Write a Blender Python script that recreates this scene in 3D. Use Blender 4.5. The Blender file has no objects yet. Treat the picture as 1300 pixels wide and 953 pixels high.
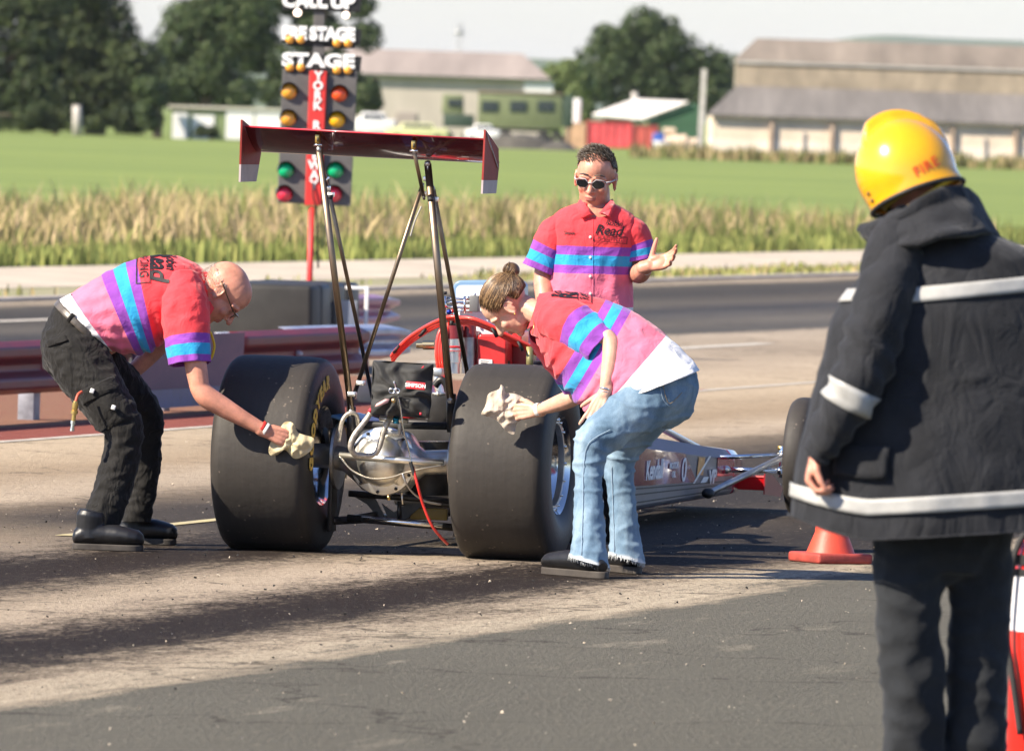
import bpy, bmesh, math, random
import numpy as np
from mathutils import Vector, Matrix, noise
from mathutils.bvhtree import BVHTree
random.seed(7); RNG = np.random.default_rng(7)
SC = bpy.context.scene
COL = SC.collection
PI = math.pi
rad = math.radians

# ------------------------------------------------------------------ camera
FPX, CAMH, ROLL = 14000.0, 1.88, 0.032
PITCH = math.atan((476.5-145)/FPX)
_fw = Vector((0, math.cos(PITCH), -math.sin(PITCH)))
_up0 = Vector((0, math.sin(PITCH), math.cos(PITCH)))
_rt = Vector((1, 0, 0))*math.cos(ROLL) + _up0*math.sin(ROLL)
_up = _up0*math.cos(ROLL) - Vector((1, 0, 0))*math.sin(ROLL)
CAMP = Vector((0, 0, CAMH))
cd = bpy.data.cameras.new('camera'); cam = bpy.data.objects.new('camera', cd); COL.objects.link(cam)
m = Matrix((_rt, _up, -_fw)).transposed().to_4x4(); m.translation = CAMP
cam.matrix_world = m
cd.sensor_width = 36; cd.lens = FPX/1300*36
cd.clip_start = 0.5; cd.clip_end = 30000
cd.dof.use_dof = True; cd.dof.focus_distance = 46.2; cd.dof.aperture_fstop = 11.5
SC.camera = cam

# ------------------------------------------------------------------ light
SUN_AZ, SUN_EL = rad(60), rad(38)          # the light travels towards (+x, +y)
w = bpy.data.worlds.new('World'); SC.world = w; w.use_nodes = True
nt = w.node_tree; nt.nodes.clear()
sky = nt.nodes.new('ShaderNodeTexSky'); sky.sky_type = 'NISHITA'; sky.sun_disc = False
sky.sun_elevation = SUN_EL; sky.sun_rotation = math.atan2(-math.sin(SUN_AZ), -math.cos(SUN_AZ))
sky.air_density = 1.0; sky.dust_density = 0.3; sky.ozone_density = 3.0; sky.altitude = 20
bg = nt.nodes.new('ShaderNodeBackground'); bg.inputs["Strength"].default_value = 0.076
ow = nt.nodes.new('ShaderNodeOutputWorld')
wb_ = nt.nodes.new('ShaderNodeMix'); wb_.data_type = 'RGBA'; wb_.blend_type = 'MULTIPLY'; wb_.inputs[0].default_value = 1.0; wb_.inputs[7].default_value = (0.99, 1.0, 1.20, 1)      # the camera's white balance
nt.links.new(sky.outputs[0], wb_.inputs[6]); nt.links.new(wb_.outputs[2], bg.inputs[0]); nt.links.new(bg.outputs[0], ow.inputs[0])
ld = bpy.data.lights.new('sun', 'SUN'); ld.energy = 5.0; ld.angle = rad(0.53); ld.color = (1.0, 0.89, 0.73)
sun = bpy.data.objects.new('sun', ld); COL.objects.link(sun)
LDIR = Vector((math.sin(SUN_AZ)*math.cos(SUN_EL), math.cos(SUN_AZ)*math.cos(SUN_EL), -math.sin(SUN_EL)))
sun.rotation_euler = LDIR.to_track_quat('-Z', 'Y').to_euler()
SC.view_settings.view_transform = 'Standard'; SC.view_settings.look = 'None'
SC.view_settings.exposure = 1.05; SC.view_settings.gamma = 1.0; SC.view_settings.use_curve_mapping = False
SC.cycles.max_bounces = 6; SC.cycles.transparent_max_bounces = 8
SC.cycles.use_denoising = True

# ------------------------------------------------------------------ where things stand
def pdir(x, y): return _fw + _rt*((x-650)/FPX) + _up*((476.5-y)/FPX)
def P(x, y, Y):
    d = pdir(x, y); return CAMP + d*(Y/d.y)
def gnd(x, y, z=0.0):
    d = pdir(x, y); return CAMP + d*((z-CAMH)/d.z)
TH = rad(12.45)
CO = gnd(500, 703)                                   # dragster: rear axle centre on the ground
CF = Vector((math.sin(TH), math.cos(TH), 0)); CR = Vector((math.cos(TH), -math.sin(TH), 0))
CMAT = Matrix((CR, CF, Vector((0, 0, 1)))).transposed().to_4x4(); CMAT.translation = CO
def cp(x, y, f):                                     # photo ray to dragster coordinates at f metres ahead of the rear axle
    d = pdir(x, y); t = (f - (CAMP-CO).dot(CF))/d.dot(CF); q = CAMP + d*t - CO
    return Vector((q.dot(CR), f, q.z))
TA = rad(14.0)                                       # the strip's direction
TF = Vector((math.sin(TA), math.cos(TA), 0)); TR = Vector((math.cos(TA), -math.sin(TA), 0))
def trk(u, v, z=0.0): return CO + TR*u + TF*v + Vector((0, 0, z))

# ------------------------------------------------------------------ materials
def ncoord(nt, kind='Object'):
    t = nt.nodes.new('ShaderNodeTexCoord'); return t.outputs[kind]
def mat(name, col, rough=0.6, metal=0.0, var=0.0, vscale=8.0, bump=0.0, bscale=40.0, coat=0.0, col2=None,
        emit=None, estr=0.0, alpha=None, sss=0.0, stretch=(1, 1, 1), wr=0.0, wrs=9.0, trans=0.0, spec=None, sheen=0.0, det=4, bdist=0.004):
    M = bpy.data.materials.new(name); M.use_nodes = True; nt = M.node_tree
    b = nt.nodes['Principled BSDF']; b.inputs['Roughness'].default_value = rough; b.inputs['Metallic'].default_value = metal
    b.inputs['Coat Weight'].default_value = coat; b.inputs['Coat Roughness'].default_value = 0.05
    if spec is not None: b.inputs['Specular IOR Level'].default_value = spec
    if sheen: b.inputs['Sheen Weight'].default_value = sheen
    c4 = (*col, 1); b.inputs['Base Color'].default_value = c4
    if trans: b.inputs['Transmission Weight'].default_value = trans
    if sss:
        b.inputs['Subsurface Weight'].default_value = sss; b.inputs['Subsurface Radius'].default_value = (0.02, 0.008, 0.004)
        b.inputs['Subsurface Scale'].default_value = 0.5
    if emit is not None:
        b.inputs['Emission Color'].default_value = (*emit, 1); b.inputs['Emission Strength'].default_value = estr
    if var or bump:
        mp = nt.nodes.new('ShaderNodeMapping'); mp.inputs['Scale'].default_value = stretch
        nt.links.new(ncoord(nt), mp.inputs[0])
    if var:
        n = nt.nodes.new('ShaderNodeTexNoise'); n.inputs['Scale'].default_value = vscale; n.inputs['Detail'].default_value = det
        n.inputs['Roughness'].default_value = 0.65
        nt.links.new(mp.outputs[0], n.inputs[0])
        r = nt.nodes.new('ShaderNodeValToRGB'); r.color_ramp.elements[0].position = 0.32; r.color_ramp.elements[1].position = 0.68
        lo = col2 if col2 else tuple(c*(1-var) for c in col)
        hi = col if col2 else tuple(min(1, c*(1+var)) for c in col)
        r.color_ramp.elements[0].color = (*lo, 1); r.color_ramp.elements[1].color = (*hi, 1)
        nt.links.new(n.outputs[0], r.inputs[0]); nt.links.new(r.outputs[0], b.inputs['Base Color'])
    if bump:
        n2 = nt.nodes.new('ShaderNodeTexNoise'); n2.inputs['Scale'].default_value = bscale; n2.inputs['Detail'].default_value = 5
        nt.links.new(mp.outputs[0], n2.inputs[0])
        bp = nt.nodes.new('ShaderNodeBump'); bp.inputs['Strength'].default_value = bump; bp.inputs['Distance'].default_value = bdist
        nt.links.new(n2.outputs[0], bp.inputs['Height']); nt.links.new(bp.outputs[0], b.inputs['Normal'])
        if wr:                                            # creases of the cloth
            n5 = nt.nodes.new('ShaderNodeTexNoise'); n5.inputs['Scale'].default_value = wrs; n5.inputs['Detail'].default_value = 3; n5.inputs['Distortion'].default_value = 1.4
            m5 = nt.nodes.new('ShaderNodeMapping'); m5.inputs['Scale'].default_value = (1.5, 1.5, .8); nt.links.new(ncoord(nt), m5.inputs[0]); nt.links.new(m5.outputs[0], n5.inputs[0])
            r5 = nt.nodes.new('ShaderNodeMath'); r5.operation = 'SUBTRACT'; r5.inputs[1].default_value = .5; a5 = nt.nodes.new('ShaderNodeMath'); a5.operation = 'ABSOLUTE'
            nt.links.new(n5.outputs[0], r5.inputs[0]); nt.links.new(r5.outputs[0], a5.inputs[0])
            b5 = nt.nodes.new('ShaderNodeBump'); b5.inputs['Strength'].default_value = wr; b5.inputs['Distance'].default_value = .05; nt.links.new(a5.outputs[0], b5.inputs['Height']); nt.links.new(b5.outputs[0], bp.inputs['Normal'])
    return M
def attr_mat(name, stops, rough=0.8, bump=0.25, bscale=220, attr='u', sheen=0.2, wrinkle=0.35):
    """fabric whose woven colour bands follow the cut of the garment (constant ramp over attribute u, 0..1)"""
    M = bpy.data.materials.new(name); M.use_nodes = True; nt = M.node_tree; b = nt.nodes['Principled BSDF']
    a = nt.nodes.new('ShaderNodeAttribute'); a.attribute_name = attr
    r = nt.nodes.new('ShaderNodeValToRGB'); cr = r.color_ramp; cr.interpolation = 'CONSTANT'
    while len(cr.elements) < len(stops): cr.elements.new(0.5)
    for e, (p, c) in zip(cr.elements, stops): e.position = p; e.color = (*c, 1)
    nt.links.new(a.outputs['Fac'], r.inputs[0])
    nv_ = nt.nodes.new('ShaderNodeTexNoise'); nv_.inputs['Scale'].default_value = 11; nv_.inputs['Detail'].default_value = 5; nt.links.new(ncoord(nt), nv_.inputs[0])
    rv_ = nt.nodes.new('ShaderNodeMapRange'); rv_.inputs[1].default_value = .3; rv_.inputs[2].default_value = .7; rv_.inputs[3].default_value = .84; rv_.inputs[4].default_value = 1.1; nt.links.new(nv_.outputs[0], rv_.inputs[0])
    vm_ = nt.nodes.new('ShaderNodeVectorMath'); vm_.operation = 'SCALE'; nt.links.new(r.outputs[0], vm_.inputs[0]); nt.links.new(rv_.outputs[0], vm_.inputs['Scale']); nt.links.new(vm_.outputs[0], b.inputs['Base Color'])
    b.inputs['Roughness'].default_value = rough; b.inputs['Sheen Weight'].default_value = sheen
    b.inputs['Specular IOR Level'].default_value = 0.25
    co = ncoord(nt)
    n = nt.nodes.new('ShaderNodeTexNoise'); n.inputs['Scale'].default_value = bscale; nt.links.new(co, n.inputs[0])
    n3 = nt.nodes.new('ShaderNodeTexNoise'); n3.inputs['Scale'].default_value = 16; n3.inputs['Detail'].default_value = 3
    n3.inputs['Distortion'].default_value = 0.6; nt.links.new(co, n3.inputs[0])
    bp = nt.nodes.new('ShaderNodeBump'); bp.inputs['Strength'].default_value = bump; bp.inputs['Distance'].default_value = 0.002
    nt.links.new(n.outputs[0], bp.inputs['Height'])
    b2 = nt.nodes.new('ShaderNodeBump'); b2.inputs['Strength'].default_value = wrinkle; b2.inputs['Distance'].default_value = 0.02
    nt.links.new(n3.outputs[0], b2.inputs['Height']); nt.links.new(bp.outputs[0], b2.inputs['Normal'])
    nt.links.new(b2.outputs[0], b.inputs['Normal'])
    return M

# ------------------------------------------------------------------ mesh helpers
class MB:
    def __init__(s): s.v = []; s.f = []; s.mi = []; s.a = []
    def addv(s, vs, a=0.0):
        i = len(s.v); s.v.extend(Vector(q) for q in vs); s.a.extend(a if isinstance(a, (list, tuple)) else [a]*len(vs)); return i
    def addf(s, fs, base=0, mi=0):
        for q in fs: s.f.append(tuple(base+k for k in q)); s.mi.append(mi)
    def box(s, c, size, R=None, mi=0, taper=1.0):
        c = Vector(c); hx, hy, hz = size[0]/2, size[1]/2, size[2]/2
        vs = []
        for z in (-1, 1):
            t = taper if z > 0 else 1.0
            for x, y in ((-1, -1), (1, -1), (1, 1), (-1, 1)):
                q = Vector((x*hx*t, y*hy*t, z*hz)); q = (R @ q) if R else q; vs.append(c+q)
        b = s.addv(vs); s.addf([(0, 3, 2, 1), (4, 5, 6, 7), (0, 1, 5, 4), (1, 2, 6, 5), (2, 3, 7, 6), (3, 0, 4, 7)], b, mi)
        return s
    def tube(s, pts, r, n=10, mi=0, ref=None, caps=True, flat=1.0, round_caps=False, closed=False):
        pts = [Vector(p) for p in pts]; k = len(pts)
        rs = list(r) if isinstance(r, (list, tuple)) else [r]*k
        if round_caps:
            d0 = (pts[0]-pts[1]).normalized(); d1 = (pts[-1]-pts[-2]).normalized()
            r0 = rs[0] if not isinstance(rs[0], tuple) else min(rs[0]); r1 = rs[-1] if not isinstance(rs[-1], tuple) else min(rs[-1])
            def sc(q, t): return tuple(w*t for w in q) if isinstance(q, tuple) else q*t
            pts = [pts[0]+d0*r0*.95, pts[0]+d0*r0*.6]+pts+[pts[-1]+d1*r1*.6, pts[-1]+d1*r1*.95]
            rs = [sc(rs[0], .3), sc(rs[0], .8)]+rs+[sc(rs[-1], .8), sc(rs[-1], .3)]
            k = len(pts)
        up = Vector(ref) if ref is not None else None
        base = len(s.v); prev = None
        for i, p in enumerate(pts):
            if closed: d = pts[(i+1) % k]-pts[i-1]
            else: d = (pts[min(i+1, k-1)]-pts[max(i-1, 0)])
            d = d.normalized() if d.length > 1e-9 else Vector((0, 0, 1))
            if up is not None: U = up - d*up.dot(d)
            elif prev is None: U = d.orthogonal()
            else: U = prev - d*prev.dot(d)
            if U.length < 1e-6: U = d.orthogonal()
            U.normalize(); prev = U; V = d.cross(U)
            rr = rs[i]; ru, rv = rr if isinstance(rr, tuple) else (rr, rr*flat)
            s.addv([p + U*(ru*math.cos(2*PI*j/n)) + V*(rv*math.sin(2*PI*j/n)) for j in range(n)])
        kk = k if closed else k-1
        for i in range(kk):
            i2 = (i+1) % k
            for j in range(n):
                j2 = (j+1) % n
                s.f.append((base+i*n+j, base+i*n+j2, base+i2*n+j2, base+i2*n+j)); s.mi.append(mi)
        if caps and not closed:
            s.f.append(tuple(base+j for j in reversed(range(n)))); s.mi.append(mi)
            s.f.append(tuple(base+(k-1)*n+j for j in range(n))); s.mi.append(mi)
        return s
    def ell(s, c, r, R=None, nu=20, nv=12, mi=0):
        c = Vector(c); rx, ry, rz = r if isinstance(r, (list, tuple)) else (r, r, r)
        base = len(s.v); vs = []
        for i in range(1, nv):
            t = PI*i/nv
            for j in range(nu):
                q = Vector((rx*math.sin(t)*math.cos(2*PI*j/nu), ry*math.sin(t)*math.sin(2*PI*j/nu), rz*math.cos(t)))
                vs.append(c+((R @ q) if R else q))
        for z in (rz, -rz):
            q = Vector((0, 0, z)); vs.append(c+((R @ q) if R else q))
        s.addv(vs); T = base+(nv-1)*nu
        for i in range(nv-2):
            for j in range(nu):
                j2 = (j+1) % nu; s.f.append((base+i*nu+j, base+(i+1)*nu+j, base+(i+1)*nu+j2, base+i*nu+j2)); s.mi.append(mi)
        for j in range(nu):
            j2 = (j+1) % nu
            s.f.append((T, base+j, base+j2)); s.mi.append(mi)
            s.f.append((T+1, base+(nv-2)*nu+j2, base+(nv-2)*nu+j)); s.mi.append(mi)
        return s
    def lathe(s, prof, M=None, n=48, mi=0, close=True):
        """prof: (radius, axial) pairs round local X; M maps to the target frame"""
        base = len(s.v); k = len(prof)
        for (r, x) in prof:
            for j in range(n):
                q = Vector((x, r*math.cos(2*PI*j/n), r*math.sin(2*PI*j/n))); s.v.append((M @ q) if M else q); s.a.append(0.0)
        for i in range(k-1 if not close else k):
            i2 = (i+1) % k
            for j in range(n):
                j2 = (j+1) % n
                s.f.append((base+i*n+j, base+i2*n+j, base+i2*n+j2, base+i*n+j2)); s.mi.append(mi)
        return s
    def prism(s, poly, d, mi=0):
        """poly: planar 3-D points, d: extrusion vector"""
        n = len(poly); d = Vector(d); b = s.addv([Vector(p) for p in poly]+[Vector(p)+d for p in poly])
        s.addf([tuple(range(n))[::-1], tuple(range(n, 2*n))], b, mi)
        s.addf([(i, (i+1) % n, n+(i+1) % n, n+i) for i in range(n)], b, mi); return s
    def quad(s, a, b, c, d, mi=0):
        i = s.addv([a, b, c, d]); s.addf([(0, 1, 2, 3)], i, mi); return s
    def grid(s, fn, nu, nv, mi=0, wrapu=False):
        """fn(i/nu, j/nv) -> (point, attr)"""
        base = len(s.v); cu = nu if wrapu else nu+1
        for j in range(nv+1):
            for i in range(cu):
                p, a = fn(i/nu, j/nv); s.v.append(Vector(p)); s.a.append(a)
        for j in range(nv):
            for i in range(nu):
                i2 = (i+1) % cu
                s.f.append((base+j*cu+i, base+j*cu+i2, base+(j+1)*cu+i2, base+(j+1)*cu+i)); s.mi.append(mi)
        return s
    def mesh(s, name, M=None, attr=False):
        me = bpy.data.meshes.new(name); vs = [tuple(M @ q) if M else tuple(q) for q in s.v]
        me.from_pydata(vs, [], s.f); me.polygons.foreach_set('material_index', s.mi)
        if attr:
            at = me.attributes.new('u', 'FLOAT', 'POINT'); at.data.foreach_set('value', s.a)
        me.update(); return me
def wm(o):
    M = o.matrix_basis.copy()
    while o.parent: o = o.parent; M = o.matrix_basis @ M
    return M
def fixn(me):
    bm = bmesh.new(); bm.from_mesh(me); bmesh.ops.recalc_face_normals(bm, faces=bm.faces); bm.to_mesh(me); bm.free()
def link(name, me, parent=None, mats=(), smooth=True):
    o = bpy.data.objects.new(name, me); COL.objects.link(o)
    for q in (mats if isinstance(mats, (list, tuple)) else [mats]): me.materials.append(q)
    if parent: o.parent = parent
    me.polygons.foreach_set('use_smooth', [smooth]*len(me.polygons)); me.update()
    return o
def build(mb, name, mats, parent=None, smooth=True, bevel=0.0, local=False, attr=False, autos=None, seg=2, fix=True, thick=0.0):
    """local: the vertices are already in the parent's frame; otherwise they are world coordinates"""
    M = None
    if parent is not None and not local: M = wm(parent).inverted()
    me = mb.mesh(name, M, attr)
    if fix: fixn(me)
    o = link(name, me, parent, mats, smooth)
    if autos is not None: me.set_sharp_from_angle(angle=rad(autos))
    if thick:
        q = o.modifiers.new('cloth', 'SOLIDIFY'); q.thickness = thick; q.offset = -1
    if bevel:
        q = o.modifiers.new('bevel', 'BEVEL'); q.width = bevel; q.segments = seg; q.limit_method = 'ANGLE'; q.angle_limit = rad(35)
        q.harden_normals = False
    return o
def bake(me_in, mods):
    o = bpy.data.objects.new('tmp', me_in); COL.objects.link(o)
    for typ, kw in mods:
        q = o.modifiers.new('m', typ)
        for k, v in kw.items(): setattr(q, k, v)
    dg = bpy.context.evaluated_depsgraph_get(); dg.update()
    me = bpy.data.meshes.new_from_object(o.evaluated_get(dg)); bpy.data.objects.remove(o); return me
def remesh(mb, voxel, smooth=3, fac=0.5):
    me = mb.mesh('tmp'); fixn(me)
    return bake(me, [('REMESH', dict(mode='VOXEL', voxel_size=voxel, adaptivity=0.0)), ('SMOOTH', dict(iterations=smooth, factor=fac))])
def setverts(me, fn):
    """move every vertex along its normal by fn(co, normal)"""
    n = len(me.vertices)
    nors = [v.normal.copy() for v in me.vertices]
    for v, q in zip(me.vertices, nors): v.co = v.co + q*fn(v.co, q)
    me.update()
def toparent(me, parent): me.transform(wm(parent).inverted())
def paint(me, fn):
    for p in me.polygons: p.material_index = fn(p.center, p.normal)
def tag(o, label=None, cat=None, group=None, kind=None):
    if label: o['label'] = label
    if cat: o['category'] = cat
    if group: o['group'] = group
    if kind: o['kind'] = kind
    return o
def empty(name, loc, rz=0.0, **k):
    o = bpy.data.objects.new(name, None); COL.objects.link(o); o.location = loc; o.rotation_euler = (0, 0, rz); o.empty_display_size = 0.2
    return tag(o, **k)
def smoothpts(pts, n=6):
    pts = [Vector(p) for p in pts]; out = []
    for i in range(len(pts)-1):
        a = pts[max(i-1, 0)]; b = pts[i]; c = pts[i+1]; d = pts[min(i+2, len(pts)-1)]
        for k in range(n):
            t = k/n; out.append(0.5*((2*b)+(c-a)*t+(2*a-5*b+4*c-d)*t*t+(3*b-a-3*c+d)*t**3))
    out.append(pts[-1]); return out
def crs(vals, t):
    """Catmull-Rom through a list of floats or Vectors at parameter t (0..len-1)"""
    n = len(vals); i = min(int(t), n-2); f = t-i
    a = vals[max(i-1, 0)]; b = vals[i]; c = vals[i+1]; d = vals[min(i+2, n-1)]
    return 0.5*((2*b)+(c-a)*f+(2*a-5*b+4*c-d)*f*f+(3*b-a-3*c+d)*f**3)
def nz(p, s=1.0, seed=0.0): return noise.noise(Vector((p[0]*s+seed, p[1]*s+seed*1.7, p[2]*s-seed)))
def fold(p, s, seed=0.0):
    """ridged noise, 0..1, for cloth folds"""
    return 1-abs(nz(p, s, seed))*2
def textmesh(txt, size, bold=0.0, shear=0.0, space=1.0, sub=0.0):
    c = bpy.data.curves.new('t', 'FONT'); c.body = txt; c.size = size; c.offset = bold; c.shear = shear; c.space_character = space
    c.align_x = 'CENTER'; c.align_y = 'CENTER'; c.resolution_u = 3
    o = bpy.data.objects.new('t', c); COL.objects.link(o)
    dg = bpy.context.evaluated_depsgraph_get(); me = bpy.data.meshes.new_from_object(o.evaluated_get(dg)); bpy.data.objects.remove(o)
    if sub:
        bm = bmesh.new(); bm.from_mesh(me); bmesh.ops.triangulate(bm, faces=bm.faces)
        for _ in range(4):
            es = [e for e in bm.edges if e.calc_length() > sub]
            if not es: break
            bmesh.ops.subdivide_edges(bm, edges=es, cuts=1); bmesh.ops.triangulate(bm, faces=bm.faces)
        bm.to_mesh(me); bm.free()
    return me
def put_text(name, txt, size, org, ex, ey, m, parent, thick=0.0, bold=0.0, shear=0.0, space=1.0):
    """flat lettering standing in the plane ex, ey (world coordinates, or the parent's frame)"""
    me = textmesh(txt, size, bold, shear, space); ex = Vector(ex).normalized(); ey = Vector(ey).normalized(); ez = ex.cross(ey)
    M = Matrix((ex, ey, ez)).transposed().to_4x4(); M.translation = org; me.transform(M)
    o = link(name, me, parent, m, False)
    if thick:
        q = o.modifiers.new('t', 'SOLIDIFY'); q.thickness = thick; q.offset = 0
    return o
def wrap_marks(name, mes, bvh, org, ex, ey, dr, m, parent, off=0.003):
    """print flat artwork (2-D meshes) on a curved surface"""
    ex = Vector(ex).normalized(); dr = Vector(dr).normalized(); ey = Vector(ey).normalized()
    V = []; Fc = []
    for me, (ox, oy), ang in mes:
        b = len(V); ca, sa = math.cos(ang), math.sin(ang); ok = []
        for v in me.vertices:
            x = v.co.x*ca-v.co.y*sa+ox; y = v.co.x*sa+v.co.y*ca+oy
            p = Vector(org)+ex*x+ey*y-dr*0.4; h = bvh.ray_cast(p, dr, 1.2)
            if h[0] is None: V.append(p); ok.append(False)
            else: V.append(h[0]-dr*off); ok.append(True)
        for f in me.polygons:
            if all(ok[k] for k in f.vertices): Fc.append(tuple(b+k for k in f.vertices))
    me = bpy.data.meshes.new(name); me.from_pydata([tuple(q) for q in V], [], Fc); me.update()
    me.transform(wm(parent).inverted())
    return link(name, me, parent, m, False)
def rect2d(w, h, t):
    """outline rectangle, subdivided"""
    mb = MB()
    def bar(x0, y0, x1, y1):
        n = max(1, int(max(x1-x0, y1-y0)/0.02))
        for i in range(n):
            if x1-x0 > y1-y0: a = x0+(x1-x0)*i/n; b = x0+(x1-x0)*(i+1)/n; mb.quad((a, y0, 0), (b, y0, 0), (b, y1, 0), (a, y1, 0))
            else: a = y0+(y1-y0)*i/n; b = y0+(y1-y0)*(i+1)/n; mb.quad((x0, a, 0), (x1, a, 0), (x1, b, 0), (x0, b, 0))
    bar(-w/2, -h/2, w/2, -h/2+t); bar(-w/2, h/2-t, w/2, h/2); bar(-w/2, -h/2, -w/2+t, h/2); bar(w/2-t, -h/2, w/2, h/2)
    return mb.mesh('r')
def dup_tree(o, parent=None):
    c = o.copy(); COL.objects.link(c); c.parent = parent
    for ch in list(o.children): dup_tree(ch, c)
    return c
# ------------------------------------------------------------------ ground, grass, path
def ramp(nt, stops, interp='LINEAR'):
    r = nt.nodes.new('ShaderNodeValToRGB'); cr = r.color_ramp; cr.interpolation = interp
    while len(cr.elements) < len(stops): cr.elements.new(0.5)
    for e, (p, c) in zip(cr.elements, stops): e.position = p; e.color = (*c, 1)
    return r
def mth(nt, op, a, b=None, clamp=False):
    n = nt.nodes.new('ShaderNodeMath'); n.operation = op; n.use_clamp = clamp
    for i, q in enumerate((a, b)):
        if q is None: continue
        if isinstance(q, (int, float)): n.inputs[i].default_value = q
        else: nt.links.new(q, n.inputs[i])
    return n.outputs[0]
def mixc(nt, f, a, b, mode='MIX'):
    n = nt.nodes.new('ShaderNodeMix'); n.data_type = 'RGBA'; n.blend_type = mode
    for i, q in ((0, f), (6, a), (7, b)):
        if isinstance(q, (int, float)): n.inputs[i].default_value = q
        elif isinstance(q, tuple): n.inputs[i].default_value = (*q, 1)
        else: nt.links.new(q, n.inputs[i])
    return n.outputs[2]
def noi(nt, vec, scale, det=4, rough=0.6, dist=0.0):
    n = nt.nodes.new('ShaderNodeTexNoise'); n.inputs['Scale'].default_value = scale; n.inputs['Detail'].default_value = det
    n.inputs['Roughness'].default_value = rough; n.inputs['Distortion'].default_value = dist; nt.links.new(vec, n.inputs[0]); return n.outputs[0]
def mapping(nt, vec, scale):
    n = nt.nodes.new('ShaderNodeMapping'); n.inputs['Scale'].default_value = scale; nt.links.new(vec, n.inputs[0]); return n.outputs[0]

pale = (0.47, 0.39, 0.30); rub = (0.028, 0.022, 0.019); asph = (0.135, 0.132, 0.11); brown = (0.36, 0.28, 0.195)
def ground_mat():
    M = bpy.data.materials.new('strip_surface'); M.use_nodes = True; nt = M.node_tree; b = nt.nodes['Principled BSDF']
    co = ncoord(nt); sp = nt.nodes.new('ShaderNodeSeparateXYZ'); nt.links.new(co, sp.inputs[0])
    # x across the strip, y along it; edges wander a little
    lw = noi(nt, mapping(nt, co, (0.9, 0.13, 1)), 1.0, 5, 0.62)
    fw = noi(nt, mapping(nt, co, (9, 1.3, 1)), 1.0, 6, 0.75)
    w = mth(nt, 'ADD', sp.outputs[0], mth(nt, 'ADD', mth(nt, 'MULTIPLY', mth(nt, 'SUBTRACT', lw, 0.5), 0.85), mth(nt, 'MULTIPLY', mth(nt, 'SUBTRACT', fw, 0.5), 0.5)))
    ga = noi(nt, mapping(nt, co, (1, 0.55, 1)), 24, 4, 0.75); gb = noi(nt, mapping(nt, co, (1, 0.6, 1)), 62, 2, 0.6); gc_ = noi(nt, mapping(nt, co, (3, 0.9, 1)), 2.2, 4, 0.7)
    gr_ = mth(nt, 'ADD', mth(nt, 'MULTIPLY', mth(nt, 'SUBTRACT', ga, .5), 1.5), mth(nt, 'ADD', mth(nt, 'MULTIPLY', mth(nt, 'SUBTRACT', gb, .5), 1.0), mth(nt, 'MULTIPLY', mth(nt, 'SUBTRACT', gc_, .5), .9)))
    nearb = mth(nt, 'LESS_THAN', sp.outputs[0], 1.95); w2 = mth(nt, 'ADD', w, mth(nt, 'MULTIPLY', gr_, mth(nt, 'ADD', .10, mth(nt, 'MULTIPLY', nearb, .55))))
    t = mth(nt, 'DIVIDE', mth(nt, 'ADD', w2, 20.0), 26.0, True)
    S = lambda u: (u+20.0)/26.0
    stops = [(0.0, (0.36, 0.31, 0.24)), (S(-16.9), (0.33, 0.28, 0.22)), (S(-16.4), (0.085, 0.08, 0.075)), (S(-15.2), (0.062, 0.060, 0.060)), (S(-13.8), (0.12, 0.11, 0.1)),
             (S(-12.8), (0.058, 0.06, 0.068)), (S(-11.4), (0.14, 0.13, 0.12)), (S(-10.2), (0.09, 0.09, 0.09)), (S(-9.9), (0.42, 0.36, 0.29)), (S(-7.9), (0.36, 0.30, 0.235)), (S(-6.8), pale),
             (S(-5.2), (0.50, 0.41, 0.30)), (S(-4.0), brown), (S(-3.2), pale), (S(-2.5), (0.24, 0.19, 0.14)), (S(-1.9), (0.33, 0.27, 0.2)), (S(-1.35), (0.28, 0.235, 0.19)), (S(-1.0), rub),
             (S(-0.35), (0.034, 0.027, 0.024)), (S(0.02), (0.32, 0.265, 0.20)), (S(0.38), pale), (S(0.62), (0.2, 0.165, 0.13)), (S(0.82), rub), (S(1.38), (0.030, 0.025, 0.023)), (S(1.66), (0.30, 0.25, 0.19)), (S(1.86), (0.50, 0.43, 0.33)), (S(2.02), (0.44, 0.38, 0.29)),
             (S(2.07), (0.10, 0.085, 0.07)), (S(2.12), (0.135, 0.13, 0.11)), (1.0, asph)]
    r = ramp(nt, stops); nt.links.new(t, r.inputs[0]); col = r.outputs[0]
    # the left lane turns dark with rubber beyond the start line
    fwd = mth(nt, 'MULTIPLY', mth(nt, 'SUBTRACT', sp.outputs[1], -0.6), 0.35, True)
    lane = mth(nt, 'MULTIPLY', mth(nt, 'MULTIPLY', mth(nt, 'ADD', w, 3.0), 1.1, True), mth(nt, 'MULTIPLY', mth(nt, 'SUBTRACT', 1.95, w), 3.0, True))
    dk = mth(nt, 'MULTIPLY', mth(nt, 'MULTIPLY', fwd, lane), 0.93)
    col = mixc(nt, dk, col, (0.042, 0.038, 0.037))
    # black drips of rubber torn along the strip, worn pale aggregate showing through the rubber
    st = noi(nt, mapping(nt, co, (26, 2.2, 1)), 1.0, 6, 0.8)
    sp1 = noi(nt, mapping(nt, co, (55, 9, 1)), 1.0, 4, 0.75)
    wear = mth(nt, 'MULTIPLY', mth(nt, 'SUBTRACT', mth(nt, 'ADD', mth(nt, 'MULTIPLY', st, 0.55), mth(nt, 'MULTIPLY', sp1, 0.45)), 0.535), 9.0, True)
    col = mixc(nt, mth(nt, 'MULTIPLY', wear, 0.12), col, (0.30, 0.255, 0.20))
    dirt = mth(nt, 'MULTIPLY', mth(nt, 'SUBTRACT', 0.47, st), 7.0, True)
    col = mixc(nt, mth(nt, 'MULTIPLY', dirt, 0.30), col, (0.07, 0.06, 0.052))
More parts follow.
